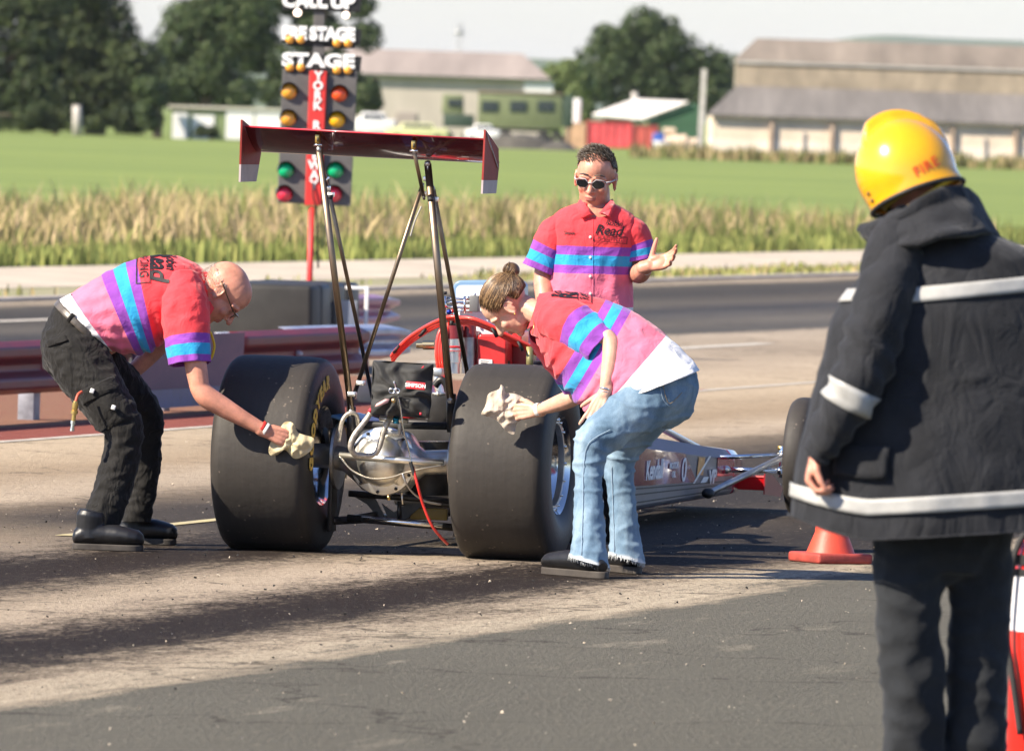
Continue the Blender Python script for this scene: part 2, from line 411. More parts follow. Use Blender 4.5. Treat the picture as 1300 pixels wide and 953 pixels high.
    big = noi(nt, mapping(nt, co, (0.5, 0.16, 1)), 1.0, 4, 0.6)
    col = mixc(nt, 1.0, col, mixc(nt, big, (0.72, 0.70, 0.68), (1.22, 1.2, 1.17)), 'MULTIPLY')
    g1 = noi(nt, mapping(nt, co, (1, 0.45, 1)), 16, 5, 0.8); g2 = noi(nt, mapping(nt, co, (1, 0.5, 1)), 42, 3, 0.8)
    sp2 = mth(nt, 'MULTIPLY', mth(nt, 'SUBTRACT', mth(nt, 'ADD', mth(nt, 'MULTIPLY', g1, .5), mth(nt, 'MULTIPLY', g2, .5)), 0.575), 22.0, True)
    dk2 = mth(nt, 'MULTIPLY', mth(nt, 'SUBTRACT', 0.455, mth(nt, 'ADD', mth(nt, 'MULTIPLY', g1, .5), mth(nt, 'MULTIPLY', g2, .5))), 16.0, True)
    onr = mth(nt, 'LESS_THAN', sp.outputs[0], 2.15); amt = mth(nt, 'ADD', .26, mth(nt, 'MULTIPLY', onr, .30))
    col = mixc(nt, mth(nt, 'MULTIPLY', sp2, amt), col, (0.42, 0.355, 0.275)); col = mixc(nt, mth(nt, 'MULTIPLY', dk2, mth(nt, 'MULTIPLY', amt, 1.25)), col, (0.045, 0.040, 0.036))
    fine = noi(nt, co, 160, 3, 0.7)
    col = mixc(nt, 1.0, col, mixc(nt, fine, (0.62, 0.62, 0.62), (1.38, 1.37, 1.35)), 'MULTIPLY')
    # smears of pale dust on the tarmac edge, cracks in the concrete
    sm = mth(nt, 'MULTIPLY', mth(nt, 'SUBTRACT', noi(nt, mapping(nt, co, (3.2, .55, 1)), 1.0, 6, 0.75), 0.585), 14.0, True)
    sm = mth(nt, 'MULTIPLY', sm, mth(nt, 'MULTIPLY', mth(nt, 'GREATER_THAN', sp.outputs[0], 2.1), mth(nt, 'MULTIPLY', mth(nt, 'SUBTRACT', 4.6, sp.outputs[0]), .55, True)))
    col = mixc(nt, mth(nt, 'MULTIPLY', sm, .55), col, (.30, .265, .205))
    vo = nt.nodes.new('ShaderNodeTexVoronoi'); vo.feature = 'DISTANCE_TO_EDGE'; vo.inputs['Scale'].default_value = .42
    ds = nt.nodes.new('ShaderNodeVectorMath'); ds.operation = 'ADD'; nw = nt.nodes.new('ShaderNodeTexNoise'); nw.inputs['Scale'].default_value = 1.6; nw.inputs['Detail'].default_value = 5; nt.links.new(co, nw.inputs[0])
    sc_ = nt.nodes.new('ShaderNodeVectorMath'); sc_.operation = 'SCALE'; sc_.inputs['Scale'].default_value = 1.1; nt.links.new(nw.outputs['Color'], sc_.inputs[0]); nt.links.new(co, ds.inputs[0]); nt.links.new(sc_.outputs[0], ds.inputs[1]); nt.links.new(ds.outputs[0], vo.inputs[0])
    ck = mth(nt, 'MULTIPLY', mth(nt, 'SUBTRACT', .0085, vo.outputs['Distance']), 220.0, True)
    col = mixc(nt, mth(nt, 'MULTIPLY', ck, .62), col, (.05, .042, .035))
    # red painted verge under the guard rail
    vg = mth(nt, 'MULTIPLY', mth(nt, 'LESS_THAN', mth(nt, 'ADD', sp.outputs[0], mth(nt, 'MULTIPLY', fw, 0.10)), -5.52), mth(nt, 'LESS_THAN', sp.outputs[1], 30.0))
    vg = mth(nt, 'MULTIPLY', vg, mth(nt, 'GREATER_THAN', sp.outputs[0], -8.6))
    redc = mixc(nt, noi(nt, co, 5, 5, 0.7), (0.20, 0.055, 0.045), (0.32, 0.12, 0.095))
    gr = mth(nt, 'MULTIPLY', mth(nt, 'LESS_THAN', mth(nt, 'ADD', sp.outputs[0], mth(nt, 'MULTIPLY', lw, 0.5)), -6.0), mth(nt, 'GREATER_THAN', noi(nt, co, 9, 4, 0.8), 0.40))
    redc = mixc(nt, mth(nt, 'MULTIPLY', gr, 0.9), redc, (0.27, 0.15, 0.10))
    col = mixc(nt, vg, col, redc)
    # gravel and earth beyond the far kerb
    far = mth(nt, 'MULTIPLY', mth(nt, 'SUBTRACT', -17.5, w), 6.0, True)
    nt.links.new(col, b.inputs['Base Color'])
    rr = nt.nodes.new('ShaderNodeMapRange'); rr.inputs[1].default_value = 0.03; rr.inputs[2].default_value = 0.30; rr.inputs[3].default_value = 0.72; rr.inputs[4].default_value = 0.95
    bw = nt.nodes.new('ShaderNodeRGBToBW'); nt.links.new(col, bw.inputs[0]); nt.links.new(bw.outputs[0], rr.inputs[0]); nt.links.new(rr.outputs[0], b.inputs['Roughness'])
    b.inputs['Specular IOR Level'].default_value = 0.03
    hh = mth(nt, 'ADD', mth(nt, 'ADD', mth(nt, 'MULTIPLY', fine, 0.35), mth(nt, 'MULTIPLY', g2, 1.2)), mth(nt, 'MULTIPLY', noi(nt, co, 45, 5, 0.7), 1.0))
    bp = nt.nodes.new('ShaderNodeBump'); bp.inputs['Strength'].default_value = 1.0; bp.inputs['Distance'].default_value = 0.012
    nt.links.new(hh, bp.inputs['Height']); nt.links.new(bp.outputs[0], b.inputs['Normal'])
    return M
def ground_sheet(name, u0, u1, v0, v1, z, mt, nu=1, nv=1, kind='structure'):
    o = bpy.data.objects.new(name, None)
    mb = MB(); mb.grid(lambda a, b: ((u0+(u1-u0)*a, v0+(v1-v0)*b, z), 0), nu, nv)
    me = mb.mesh(name); me.materials.append(mt); o = bpy.data.objects.new(name, me); COL.objects.link(o)
    o.location = CO; o.rotation_euler = (0, 0, -TA); o['kind'] = kind; return o
grass_col = mat('field_grass', (0.215, 0.27, 0.055), 0.9, var=0.35, vscale=0.035, col2=(0.145, 0.20, 0.04), bump=0.8, bscale=3.0, stretch=(1, 3, 1), bdist=0.15)
ground_sheet('ground', -14000, 9000, -400, 14000, -0.012, grass_col)
ground_sheet('drag_strip', -17.6, 14, -60, 190, 0.0, ground_mat())
white_line = mat('line_paint', (0.62, 0.58, 0.5), 0.8, var=0.4, vscale=7, col2=(0.36, 0.31, 0.25), bump=0.3, bscale=60)
yellow_line = mat('yellow_line_paint', (0.55, 0.47, 0.20), 0.8, var=0.4, vscale=9, col2=(0.36, 0.30, 0.2))
# painted lines: verge edge, far lane dashes, faint yellow start box
ground_sheet('verge_line', -5.53, -5.45, 5, 60, 0.004, white_line)
for i, (v0, v1) in enumerate(((42.6, 46.2), (50, 53.5), (34.5, 38.0), (57, 61))):
    ground_sheet('lane_line', -8.9, -8.72, v0, v1, 0.004, white_line)
g0 = gnd(218, 666)-CO; 
ground_sheet('start_line', -1.62, -1.54, .4, 3.0, 0.004, yellow_line)
# far kerb, grass verge, pale gravel path
kerb_m = mat('kerb_concrete', (0.36, 0.31, 0.26), 0.9, var=0.3, vscale=1.5, bump=0.5, bscale=12)
gravel_m = mat('path_gravel', (0.47, 0.40, 0.31), 0.95, var=0.25, vscale=0.8, bump=0.6, bscale=8, bdist=0.03)
mb = MB(); mb.box((-17.60, 60, -0.03), (0.3, 250, 0.12))
o = build(mb, 'kerb', kerb_m, bevel=0.02, smooth=False); o.location = CO; o.rotation_euler = (0, 0, -TA); o['kind'] = 'structure'
ground_sheet('verge', -19.1, -17.7, -60, 190, 0.02, mat('verge_earth', (0.34, 0.29, 0.2), 0.95, var=0.5, vscale=1.6, col2=(0.20, 0.21, 0.07), bump=0.6, bscale=6, bdist=0.03))
ground_sheet('path', -22.9, -19.05, -60, 190, 0.025, gravel_m)

def blades(name, n, u0, u1, v0, v1, h0, h1, wd, mats, seed=1, patch=None, plume=0.0, lean=0.25, jit=0.0):
    """n grass blades as thin bent triangles; stuff"""
    rg = np.random.default_rng(seed)
    u = rg.uniform(u0, u1, n); v = rg.uniform(v0, v1, n)
    if patch is not None:
        k = np.array([patch(a, b) for a, b in zip(u, v)]) > rg.uniform(0, 1, n); u = u[k]; v = v[k]; n = len(u)
    h = rg.uniform(h0, h1, n)*(0.75+0.5*np.array([nz((a*0.5, b*0.5, 0), 1.0) for a, b in zip(u, v)])+jit)
    an = rg.uniform(0, PI, n); w_ = wd*rg.uniform(0.6, 1.4, n); la = rg.uniform(0, 2*PI, n); ll = rg.uniform(0, lean, n)*h
    bx = CO.x+TR.x*u+TF.x*v; by = CO.y+TR.y*u+TF.y*v
    dx = np.cos(an)*w_; dy = np.sin(an)*w_
    V = np.zeros((n, 5, 3))
    V[:, 0] = np.stack([bx-dx, by-dy, 0*h], 1); V[:, 1] = np.stack([bx+dx, by+dy, 0*h], 1)
    mx, my = bx+np.cos(la)*ll*.35, by+np.sin(la)*ll*.35
    k2 = 0.8+plume
    V[:, 2] = np.stack([mx+dx*k2, my+dy*k2, h*.6], 1); V[:, 3] = np.stack([mx-dx*k2, my-dy*k2, h*.6], 1)
    V[:, 4] = np.stack([bx+np.cos(la)*ll, by+np.sin(la)*ll, h], 1)
    idx = np.arange(n)*5
    F = np.stack([idx, idx+1, idx+2, idx+3], 1); T = np.stack([idx+3, idx+2, idx+4], 1)
    me = bpy.data.meshes.new(name); me.vertices.add(n*5); me.vertices.foreach_set('co', V.reshape(-1))
    loops = np.concatenate([F.reshape(-1), T.reshape(-1)]); me.loops.add(len(loops)); me.loops.foreach_set('vertex_index', loops)
    st = np.concatenate([np.arange(n)*4, n*4+np.arange(n)*3]); me.polygons.add(2*n); me.polygons.foreach_set('loop_start', st)
    mi = rg.integers(0, len(mats), n); me.polygons.foreach_set('material_index', np.concatenate([mi, mi]))
    me.update(calc_edges=True); me.validate()
    o = bpy.data.objects.new(name, me); COL.objects.link(o)
    for q in mats: me.materials.append(q)
    o['kind'] = 'stuff'; o['category'] = 'grass'; return o
def gm(n, c, tr=0.25):
    M = mat(n, c, 0.8, var=0.3, vscale=0.6); b = M.node_tree.nodes['Principled BSDF']; b.inputs['Specular IOR Level'].default_value = 0.1; return M
tan_a = gm('dry_stalk', (0.41, 0.32, 0.165)); tan_b = gm('dry_seed_head', (0.50, 0.37, 0.23)); tan_c = gm('rust_stalk', (0.28, 0.23, 0.11))
grn_a = gm('weed_green', (0.20, 0.225, 0.07)); grn_b = gm('weed_dark', (0.125, 0.155, 0.05)); grn_c = gm('weed_lime', (0.30, 0.30, 0.10))
def pt(a, b): return max(0.0, min(1.0, 0.74-max(0, b-72)*.011+1.7*nz((a*0.30, b*0.13, 3.1))))
tag(blades('tall_dry_grass', 95000, -35, -23.9, 35, 135, 0.28, 0.88, 0.011, [tan_a, tan_b, tan_c, tan_a, grn_a], 3, pt, plume=0.3, lean=0.6), 'tall straw coloured dry grass standing behind the pale path')
tag(blades('roadside_weeds', 70000, -26.4, -22.9, 35, 135, 0.10, 0.36, 0.015, [grn_a, grn_b, grn_c, grn_a], 5, lambda a, b: 0.8+nz((a*.4, b*.12, 9)), jit=0.1), 'low green weeds along the edge of the pale path')
tag(blades('green_undergrowth', 60000, -35, -24.0, 35, 135, 0.2, 0.60, 0.012, [grn_a, grn_c, grn_b], 6, lambda a, b: 0.45+max(0, b-72)*.011-1.2*nz((a*0.22, b*0.1, 3.1))), 'green undergrowth mixed into the tall dry grass')
tag(blades('verge_grass', 16000, -19.0, -17.8, 25, 150, 0.04, 0.16, 0.014, [grn_c, grn_a, tan_a], 8, lambda a, b: 0.35+1.6*nz((a*.3, b*.11, 5))), 'short grass on the verge between kerb and path')

# loose stones and crumbs of rubber on the strip
def crumbs(name, n, u0, u1, v0, v1, r0, r1, m, label, seed):
    rg = np.random.default_rng(seed); mb = MB()
    for _ in range(n):
        u, v, r = rg.uniform(u0, u1), rg.uniform(v0, v1), r0+(r1-r0)*rg.random()**3; c = trk(u, v, r*.45)
        vs = [c+Vector((rg.normal(), rg.normal(), rg.normal()*.7)).normalized()*r*rg.uniform(.6, 1.1) for _ in range(6)]
        b = mb.addv(vs); mb.addf([(0, 1, 2), (0, 2, 3), (0, 3, 4), (0, 4, 1), (5, 2, 1), (5, 3, 2), (5, 4, 3), (5, 1, 4)], b)
    tag(build(mb, name, m, smooth=False, fix=False), label, 'debris', kind='stuff')
crumbs('loose_grit', 1500, -5, 5, -20, 14, .003, .010, mat('grit', (.46, .39, .30), .9, var=.4, vscale=30), 'pale loose grit scattered over the strip', 41)
crumbs('rubber_crumbs', 1800, -2.5, 2.2, -20, 14, .003, .010, mat('rubber_crumb', (.02, .018, .017), .8), 'black crumbs of tyre rubber scattered over the strip', 42)
# ------------------------------------------------------------------ far hills, trees, farm buildings
def zat(px, py, Y): return P(px, py, Y).z
def xat(px, Y): return (px-650)/FPX*Y
hill_m = mat('hill_grass', (0.10, 0.14, 0.05), 0.95, var=0.45, vscale=0.004, col2=(0.05, 0.08, 0.035))
def hills(name, Y, prof, depth):
    mb = MB()
    for k in range(len(prof)-1):
        (x0, z0), (x1, z1) = prof[k], prof[k+1]; N = 10
        for i in range(N):
            for (t0, t1) in ((i/N, (i+1)/N),):
                a = x0+(x1-x0)*t0; b = x0+(x1-x0)*t1; s = lambda t: t*t*(3-2*t)
                za = z0+(z1-z0)*s(t0)+2*nz((a*.01, Y, 0)); zb = z0+(z1-z0)*s(t1)+2*nz((b*.01, Y, 0))
                rows = [(-depth, -2), (-depth*.5, .45), (0, 1), (depth, -2)]
                for j in range(3):
                    q0, q1 = rows[j], rows[j+1]
                    f = lambda zz, q: zz*q[1] if q[1] > 0 else q[1]
                    mb.quad((a, Y+q0[0], f(za, q0)), (b, Y+q0[0], f(zb, q0)), (b, Y+q1[0], f(zb, q1)), (a, Y+q1[0], f(za, q1)))
    o = build(mb, name, hill_m, smooth=True, fix=False); o['kind'] = 'structure'; return o
hills('hills', 7000, [(-6000, 20), (-2500, 28), (-800, 22), (-100, 36), (40, 38), (130, 30), (300, 26), (900, 30), (3000, 20), (6000, 25)], 900)
hills('far_hills', 11000, [(-9000, 40), (-2000, 50), (0, 45), (150, 62), (380, 92), (520, 91), (800, 92), (1600, 80), (4000, 50), (9000, 30)], 1200)

bark = mat('bark', (0.11, 0.08, 0.055), 0.9, var=0.4, vscale=3, bump=0.5, bscale=6, bdist=0.05)
def leafmat(n, c):
    M = mat(n, c, 0.65, var=0.35, vscale=1.1); M.node_tree.nodes['Principled BSDF'].inputs['Specular IOR Level'].default_value = 0.25; return M
lf = dict(dark=[leafmat('oak_leaf', (0.026, 0.042, 0.013)), leafmat('oak_leaf_pale', (0.052, 0.068, 0.020)), leafmat('oak_leaf_deep', (0.022, 0.036, 0.012))],
          mid=[leafmat('ash_leaf', (0.046, 0.070, 0.024)), leafmat('ash_leaf_pale', (0.070, 0.095, 0.034)), leafmat('ash_leaf_deep', (0.035, 0.06, 0.022))],
          pale=[leafmat('willow_leaf', (0.12, 0.16, 0.05)), leafmat('willow_leaf_pale', (0.16, 0.20, 0.07)), leafmat('willow_leaf_deep', (0.07, 0.11, 0.035))])
def leaf_mesh(name, blobs, n, size, seed):
    rg = np.random.default_rng(seed); C_ = np.array([b[0] for b in blobs]); R_ = np.array([b[1] for b in blobs])
    pr = R_**2; pr = pr/pr.sum(); k = rg.choice(len(blobs), n, p=pr)
    d = rg.normal(size=(n, 3)); d /= np.linalg.norm(d, axis=1)[:, None]
    rr = R_[k]*(0.62+0.45*rg.uniform(0, 1, n)**0.6)
    lump = np.array([1+0.28*noise.noise(Vector((a[0]*2.1+q, a[1]*2.1, a[2]*2.1))) for a, q in zip(d, k)])
    c = C_[k]+d*(rr*lump)[:, None]*np.array([1, 1, 0.9])
    keep = c[:, 2] > 0.15; c = c[keep]; d = d[keep]; n = len(c)
    nn = d+rg.normal(size=(n, 3))*0.6; nn /= np.linalg.norm(nn, axis=1)[:, None]
    t = np.cross(nn, rg.normal(size=(n, 3))); t /= np.linalg.norm(t, axis=1)[:, None]; b = np.cross(nn, t)
    s = size*rg.uniform(0.5, 1.5, n)[:, None]; V = np.stack([c-t*s, c-b*s*.7, c+t*s, c+b*s*.7], 1)
    me = bpy.data.meshes.new(name); me.vertices.add(n*4); me.vertices.foreach_set('co', V.reshape(-1))
    me.loops.add(n*4); me.loops.foreach_set('vertex_index', np.arange(n*4)); me.polygons.add(n); me.polygons.foreach_set('loop_start', np.arange(n)*4)
    me.polygons.foreach_set('material_index', rg.choice(3, n, p=[0.5, 0.3, 0.2])); me.update(calc_edges=True); return me
def tree(name, label, Y, base, bl, n, leaf, kind, seed, cat='tree', group=None):
    """bl: blobs (photo x, y, radius in photo px) at distance Y; base: photo x of the trunk"""
    s = FPX/Y; rg = random.Random(seed); root = empty(name, (xat(base, Y), Y, 0), label=label, cat=cat, group=group)
    B = [(tuple(P(x, y, Y+rg.uniform(-.7, .7)*r/s)), r/s) for x, y, r in bl]
    me = leaf_mesh('crown', B, n, leaf/s, seed); me.transform(wm(root).inverted()); link('crown', me, root, lf[kind], False)
    top = max(b[0][2] for b in B); x0 = root.location
    mb = MB(); tr = top*0.055+0.12
    mb.tube(smoothpts([x0, x0+Vector((.1*tr, 0, top*.3)), x0+Vector((-.6*tr, .2, top*.6)), x0+Vector((0, 0, top*.95))], 4), [tr*(1-.8*i/12) for i in range(13)], 9)
    for c, r in rg.sample(B, min(7, len(B))):
        a = x0+Vector((0, 0, top*rg.uniform(.25, .6))); c = Vector(c); mb.tube([a, (a+c)/2+Vector((0, 0, .2)), c], [tr*.45, tr*.3, tr*.12], 6)
    build(mb, 'trunk', bark, root); return root
def blobfill(poly, r, n, seed):
    """blobs filling a photo-space silhouette"""
    rg = random.Random(seed); out = []; xs = [p[0] for p in poly]; ys = [p[1] for p in poly]
    def inside(x, y):
        c = False
        for i in range(len(poly)):
            (x0, y0), (x1, y1) = poly[i], poly[i-1]
            if (y0 > y) != (y1 > y) and x < (x1-x0)*(y-y0)/(y1-y0)+x0: c = not c
        return c
    t = 0
    while len(out) < n and t < 5000:
        t += 1; x = rg.uniform(min(xs), max(xs)); y = rg.uniform(min(ys), max(ys)); rr = r*rg.uniform(.7, 1.3)
        if all(inside(x+rr*.55*math.cos(a), y+rr*.55*math.sin(a)) for a in (0, 1.57, 3.14, 4.71)): out.append((x, y, rr))
    return out
GT = 'dark broadleaf trees along the left field edge'
tree('broadleaf_tree', 'dark broadleaf tree at the far left edge of the picture', 600, -30, blobfill([(-120, -70), (75, -70), (80, 30), (60, 150), (-120, 160)], 30, 60, 1), 34000, 3.2, 'dark', 11, group=GT)
tree('broadleaf_tree', 'dark tree just left of the sky gap, its right shoulder sloping down', 610, 110, blobfill([(20, -65), (105, -45), (140, -8), (182, 28), (200, 60), (205, 150), (30, 162)], 27, 60, 2), 32000, 3.0, 'dark', 12, group=GT)
tree('broadleaf_tree', 'rounded green tree just right of the sky gap, above the low white building', 640, 250, blobfill([(190, 60), (212, 28), (236, 2), (290, -50), (340, -30), (335, 90), (320, 138), (195, 150)], 25, 44, 3), 21600, 3.0, 'mid', 13, group=GT)
tree('broadleaf_tree', 'green tree seen behind the starting lights, its crown reaching out to the right of them', 660, 385, blobfill([(290, -50), (440, -40), (470, 5), (497, 42), (452, 78), (440, 140), (290, 140)], 23, 40, 4), 18900, 3.0, 'mid', 14, group=GT)
tree('hedge_bush', 'dark bush line at the foot of the left trees', 590, 60, blobfill([(-60, 135), (205, 138), (205, 168), (-60, 165)], 13, 34, 5), 9450, 2.6, 'dark', 15, cat='bush')
tree('leaning_bush', 'dark bush beside the left end of the low white building', 588, 190, blobfill([(168, 95), (206, 100), (203, 168), (175, 166)], 12, 17, 6), 5400, 2.6, 'mid', 16, cat='bush')
tree('hedge_bush', 'dark shrub in front of the long hangar, right of the starting lights', 640, 465, blobfill([(440, 85), (470, 92), (486, 125), (484, 150), (440, 150)], 12, 17, 7), 5400, 2.6, 'mid', 17, cat='bush')
tree('broadleaf_tree', 'large round topped tree between the hangar and the barn', 800, 830, blobfill([(738, 85), (747, 42), (775, 28), (800, 16), (842, 15), (872, 30), (888, 45), (915, 47), (932, 66), (930, 150), (740, 150)], 21, 68, 8), 29700, 2.6, 'mid', 18)
tree('broadleaf_tree', 'small pale green tree at the left foot of the large round topped tree', 770, 712, blobfill([(686, 92), (712, 78), (745, 86), (750, 150), (690, 150)], 15, 27, 9), 10800, 2.4, 'pale', 19)
tree('hedge_bush', 'low green bush behind the red containers', 700, 735, blobfill([(722, 125), (752, 128), (755, 155), (722, 158)], 11, 13, 10), 3375, 2.2, 'pale', 20, cat='bush')

# ---- barn on the right
BY = 535.0
asb = mat('asbestos_sheet', (0.21, 0.175, 0.14), 0.95, var=0.3, vscale=0.5, bump=0.6, bscale=2.2, stretch=(1, 0.15, 0.15), bdist=0.08)
asb_l = mat('lower_roof_sheet', (0.165, 0.15, 0.135), 0.9, var=0.25, vscale=0.6, bump=0.6, bscale=2.2, stretch=(1, .15, .15), bdist=0.08)
tanwall = mat('clerestory_sheet', (0.235, 0.195, 0.14), 0.9, var=0.3, vscale=0.8, stretch=(1, 1, .3))
rend_t = mat('render_tan', (0.72, 0.60, 0.46), 0.9, var=0.15, vscale=0.7); rend_w = mat('render_pale', (0.80, 0.70, 0.57), 0.9, var=0.15, vscale=0.7)
brick = mat('pilaster_brick', (0.40, 0.30, 0.22), 0.9, var=0.3, vscale=2); white_g = mat('gutter_white', (0.42, 0.39, 0.35), 0.7, var=0.2, vscale=1)
barn = empty('barn', (xat(893, BY), BY, 0), label='long tan barn with a stepped grey sheet roof behind the firefighter', cat='barn')
X0 = xat(894, BY); X1 = 34.0; XU = xat(926, BY)
def px_prism(name, prof, x0, x1, m, parent, x0top=None):
    """section (Y, z) extruded along x"""
    mb = MB(); mb.prism([(x0, a, b) for a, b in prof], (x1-x0, 0, 0)); return build(mb, name, m, parent, smooth=False)
px_prism('lower_wall', [(BY, 0), (BY, 1.02), (BY+14, 1.02), (BY+14, 0)], X0, X1, rend_w, barn)
px_prism('upper_wall', [(BY, 1.025), (BY, 2.08), (BY+14, 2.08), (BY+14, 1.025)], X0, X1, rend_t, barn)
mb = MB(); zl = 2.09; zu = 3.5
mb.prism([(X0-.2, BY-.35, zl), (XU, BY+5, zu), (XU, BY+5, zu+.12), (X0-.2, BY-.35, zl+.12)], (0, 0, 0.001)); mb = MB()
q = [(X0-.25, BY-.35, zl), (X1, BY-.35, zl), (X1, BY+5, zu), (XU, BY+5, zu)]
mb.prism(q, (0, 0, .12)); build(mb, 'lower_roof', asb_l, barn, smooth=False)
mb = MB(); mb.prism([(X0, BY+.02, 2.085), (X0, BY+13.9, 2.085), (XU, BY+8, 3.45), (XU, BY+5.1, 3.45)], (.1, 0, 0)); build(mb, 'gable', asb_l, barn, smooth=False)
px_prism('clerestory', [(BY+5.05, 3.3), (BY+5.6, 4.72), (BY+12, 4.72), (BY+12, 3.3)], XU, X1, tanwall, barn)
px_prism('gutter', [(BY+5.45, 4.73), (BY+5.45, 4.86), (BY+5.7, 4.86), (BY+5.7, 4.73)], XU-.1, X1, white_g, barn)
mb = MB(); xr = xat(952, BY)
mb.prism([(XU-.05, BY+5.6, 4.8), (X1, BY+5.6, 4.8), (X1, BY+9, 5.9), (xr, BY+9, 5.9)], (0, 0, .1))
mb.prism([(xr, BY+9.01, 5.9), (X1, BY+9.01, 5.9), (X1, BY+12.4, 4.8), (XU-.05, BY+12.4, 4.8)], (0, 0, .1))
mb.prism([(XU-.04, BY+5.62, 4.79), (xr-.02, BY+9, 5.88), (XU-.04, BY+12.3, 4.79)], (.08, 0, 0)); build(mb, 'upper_roof', asb, barn, smooth=False)
for pxx in (969, 1046, 1122, 1199, 1279, 1356): 
    mb = MB(); mb.box((xat(pxx, BY), BY-.12, 1.03), (.18, .16, 2.06)); build(mb, 'pilaster', brick, barn, smooth=False)
for pxx in (1010, 1088, 1240, 1320):
    mb = MB(); mb.box((xat(pxx, BY), BY-.05, .75), (.12, .08, 1.4)); build(mb, 'downpipe', white_g, barn, smooth=False)
rg_ = gm('rank_grass', (0.36, 0.28, 0.15))
def strip_blades(name, n, x0, x1, y0, y1, h, mats, label, seed, wd=.06):
    rg = np.random.default_rng(seed); mb = MB()
    for _ in range(n):
        x = rg.uniform(x0, x1); y = rg.uniform(y0, y1); a = rg.uniform(0, PI); d = Vector((math.cos(a), math.sin(a), 0))*wd; hh = h*rg.uniform(.4, 1.2)*(0.7+0.6*abs(nz((x*.5, y*.5, 0)))*2)
        b = mb.addv([Vector((x, y, 0))-d, Vector((x, y, 0))+d, (x+rg.uniform(-.1, .1), y, hh)]); mb.addf([(0, 1, 2)], b, int(rg.integers(0, len(mats))))
    o = build(mb, name, mats, smooth=False, fix=False); tag(o, label, 'grass', kind='stuff'); return o
strip_blades('rank_grass', 9000, X0-4, 33, BY-9, BY-.4, .55, [rg_, tan_c, grn_b], 'rank brown grass along the foot of the barn wall', 31, .09)

# ---- leaning concrete post beside the barn
mb = MB(); a = P(888, 197, 532); a.z = 0; b = P(894, 88, 532)
mb.tube([a, b], [.2, .17], 4, ref=(1, 1, 0)); tag(build(mb, 'concrete_post', mat('post_concrete', (0.50, 0.47, 0.43), .9, var=.3, vscale=2), smooth=False), 'tall pale leaning post at the left corner of the barn', 'post')

# ---- green shed with white roof
SY = 690.0; shed = empty('shed', (xat(820, SY), SY, 0), label='dark green shed with a white sheet roof between the red containers and the barn', cat='shed')
grn = mat('shed_green', (0.035, 0.10, 0.05), .8, var=.2, vscale=1); whr = mat('white_sheet', (0.72, 0.68, 0.62), .7, var=.12, vscale=1)
A = lambda x, y, d=0: P(x, y, SY+d)
mb = MB(); e0 = A(818, 153); e1 = A(890, 155)
mb.prism([(e0.x, SY, 0), (e1.x, SY, 0), (e1.x, SY, A(889, 150).z), (xat(874, SY), SY, A(874, 131).z), (xat(818, SY), SY, A(818, 151).z)], (0, 12, 0)); build(mb, 'wall', grn, shed, smooth=False)
mb = MB(); mb.prism([A(752, 146, 4), A(816, 151.5, -.3), A(874, 130.5, -.3), A(806, 127, 9)], (0, 0, .08))
build(mb, 'roof', whr, shed, smooth=False)
mb = MB(); mb.prism([(xat(757, SY), SY+4.2, 0), (e0.x-.02, SY+.1, 0), (e0.x-.02, SY+.1, A(818, 152).z-.08), (xat(757, SY), SY+4.2, A(757, 147.5).z-.08)], (0, .1, 0)); build(mb, 'side_wall', grn, shed, smooth=False)
mb = MB(); mb.tube([A(806, 131, 14)-Vector((0, 0, 3)), A(806, 117, 14)], .22, 8); tag(build(mb, 'chimney_post', white_g), 'short pale post rising behind the white shed roof', 'post')

# ---- containers
CYc = 655.0
def container(px0, px1, ytop, ybot, col, endcol, label, seed, depth=6, cat='container'):
    r = empty('container', (xat(px0, CYc), CYc, 0), label=label, cat=cat, group='painted containers in the yard')
    x0, x1 = xat(px0, CYc), xat(px1, CYc); z1 = zat(px0, ytop, CYc); z0 = max(0.0, zat(px0, ybot, CYc))
    mb = MB(); nr = max(6, int((x1-x0)/.22)); st = (x1-x0)/nr
    for i in range(nr): mb.box((x0+st*(i+.5), CYc+depth/2, (z0+z1)/2), (st, depth-(.10 if i % 2 else 0), z1-z0-.1))
    build(mb, 'body', mat('container_paint_'+str(seed), col, .6, var=.25, vscale=.8), r, smooth=False)
    mb = MB()
    for z in (z0+.03, z1-.03): mb.box(((x0+x1)/2, CYc+depth/2, z), (x1-x0+.06, depth+.06, .1))
    for x in (x0, x1): mb.box((x, CYc-.01, (z0+z1)/2), (.1, .1, z1-z0-.12))
    build(mb, 'frame', mat('container_frame_'+str(seed), endcol, .6), r, smooth=False); return r
container(711, 734, 155.5, 190, (0.62, 0.40, 0.25), (0.55, 0.36, 0.24), 'tan container at the left end of the container row', 1, 5)
container(735, 791, 153.5, 186, (0.66, 0.09, 0.10), (0.42, 0.04, 0.045), 'bright red container in the middle of the row', 2)
container(793, 825, 158.5, 190, (0.52, 0.10, 0.08), (0.3, 0.05, 0.05), 'duller brick red container at the right end of the row', 3)
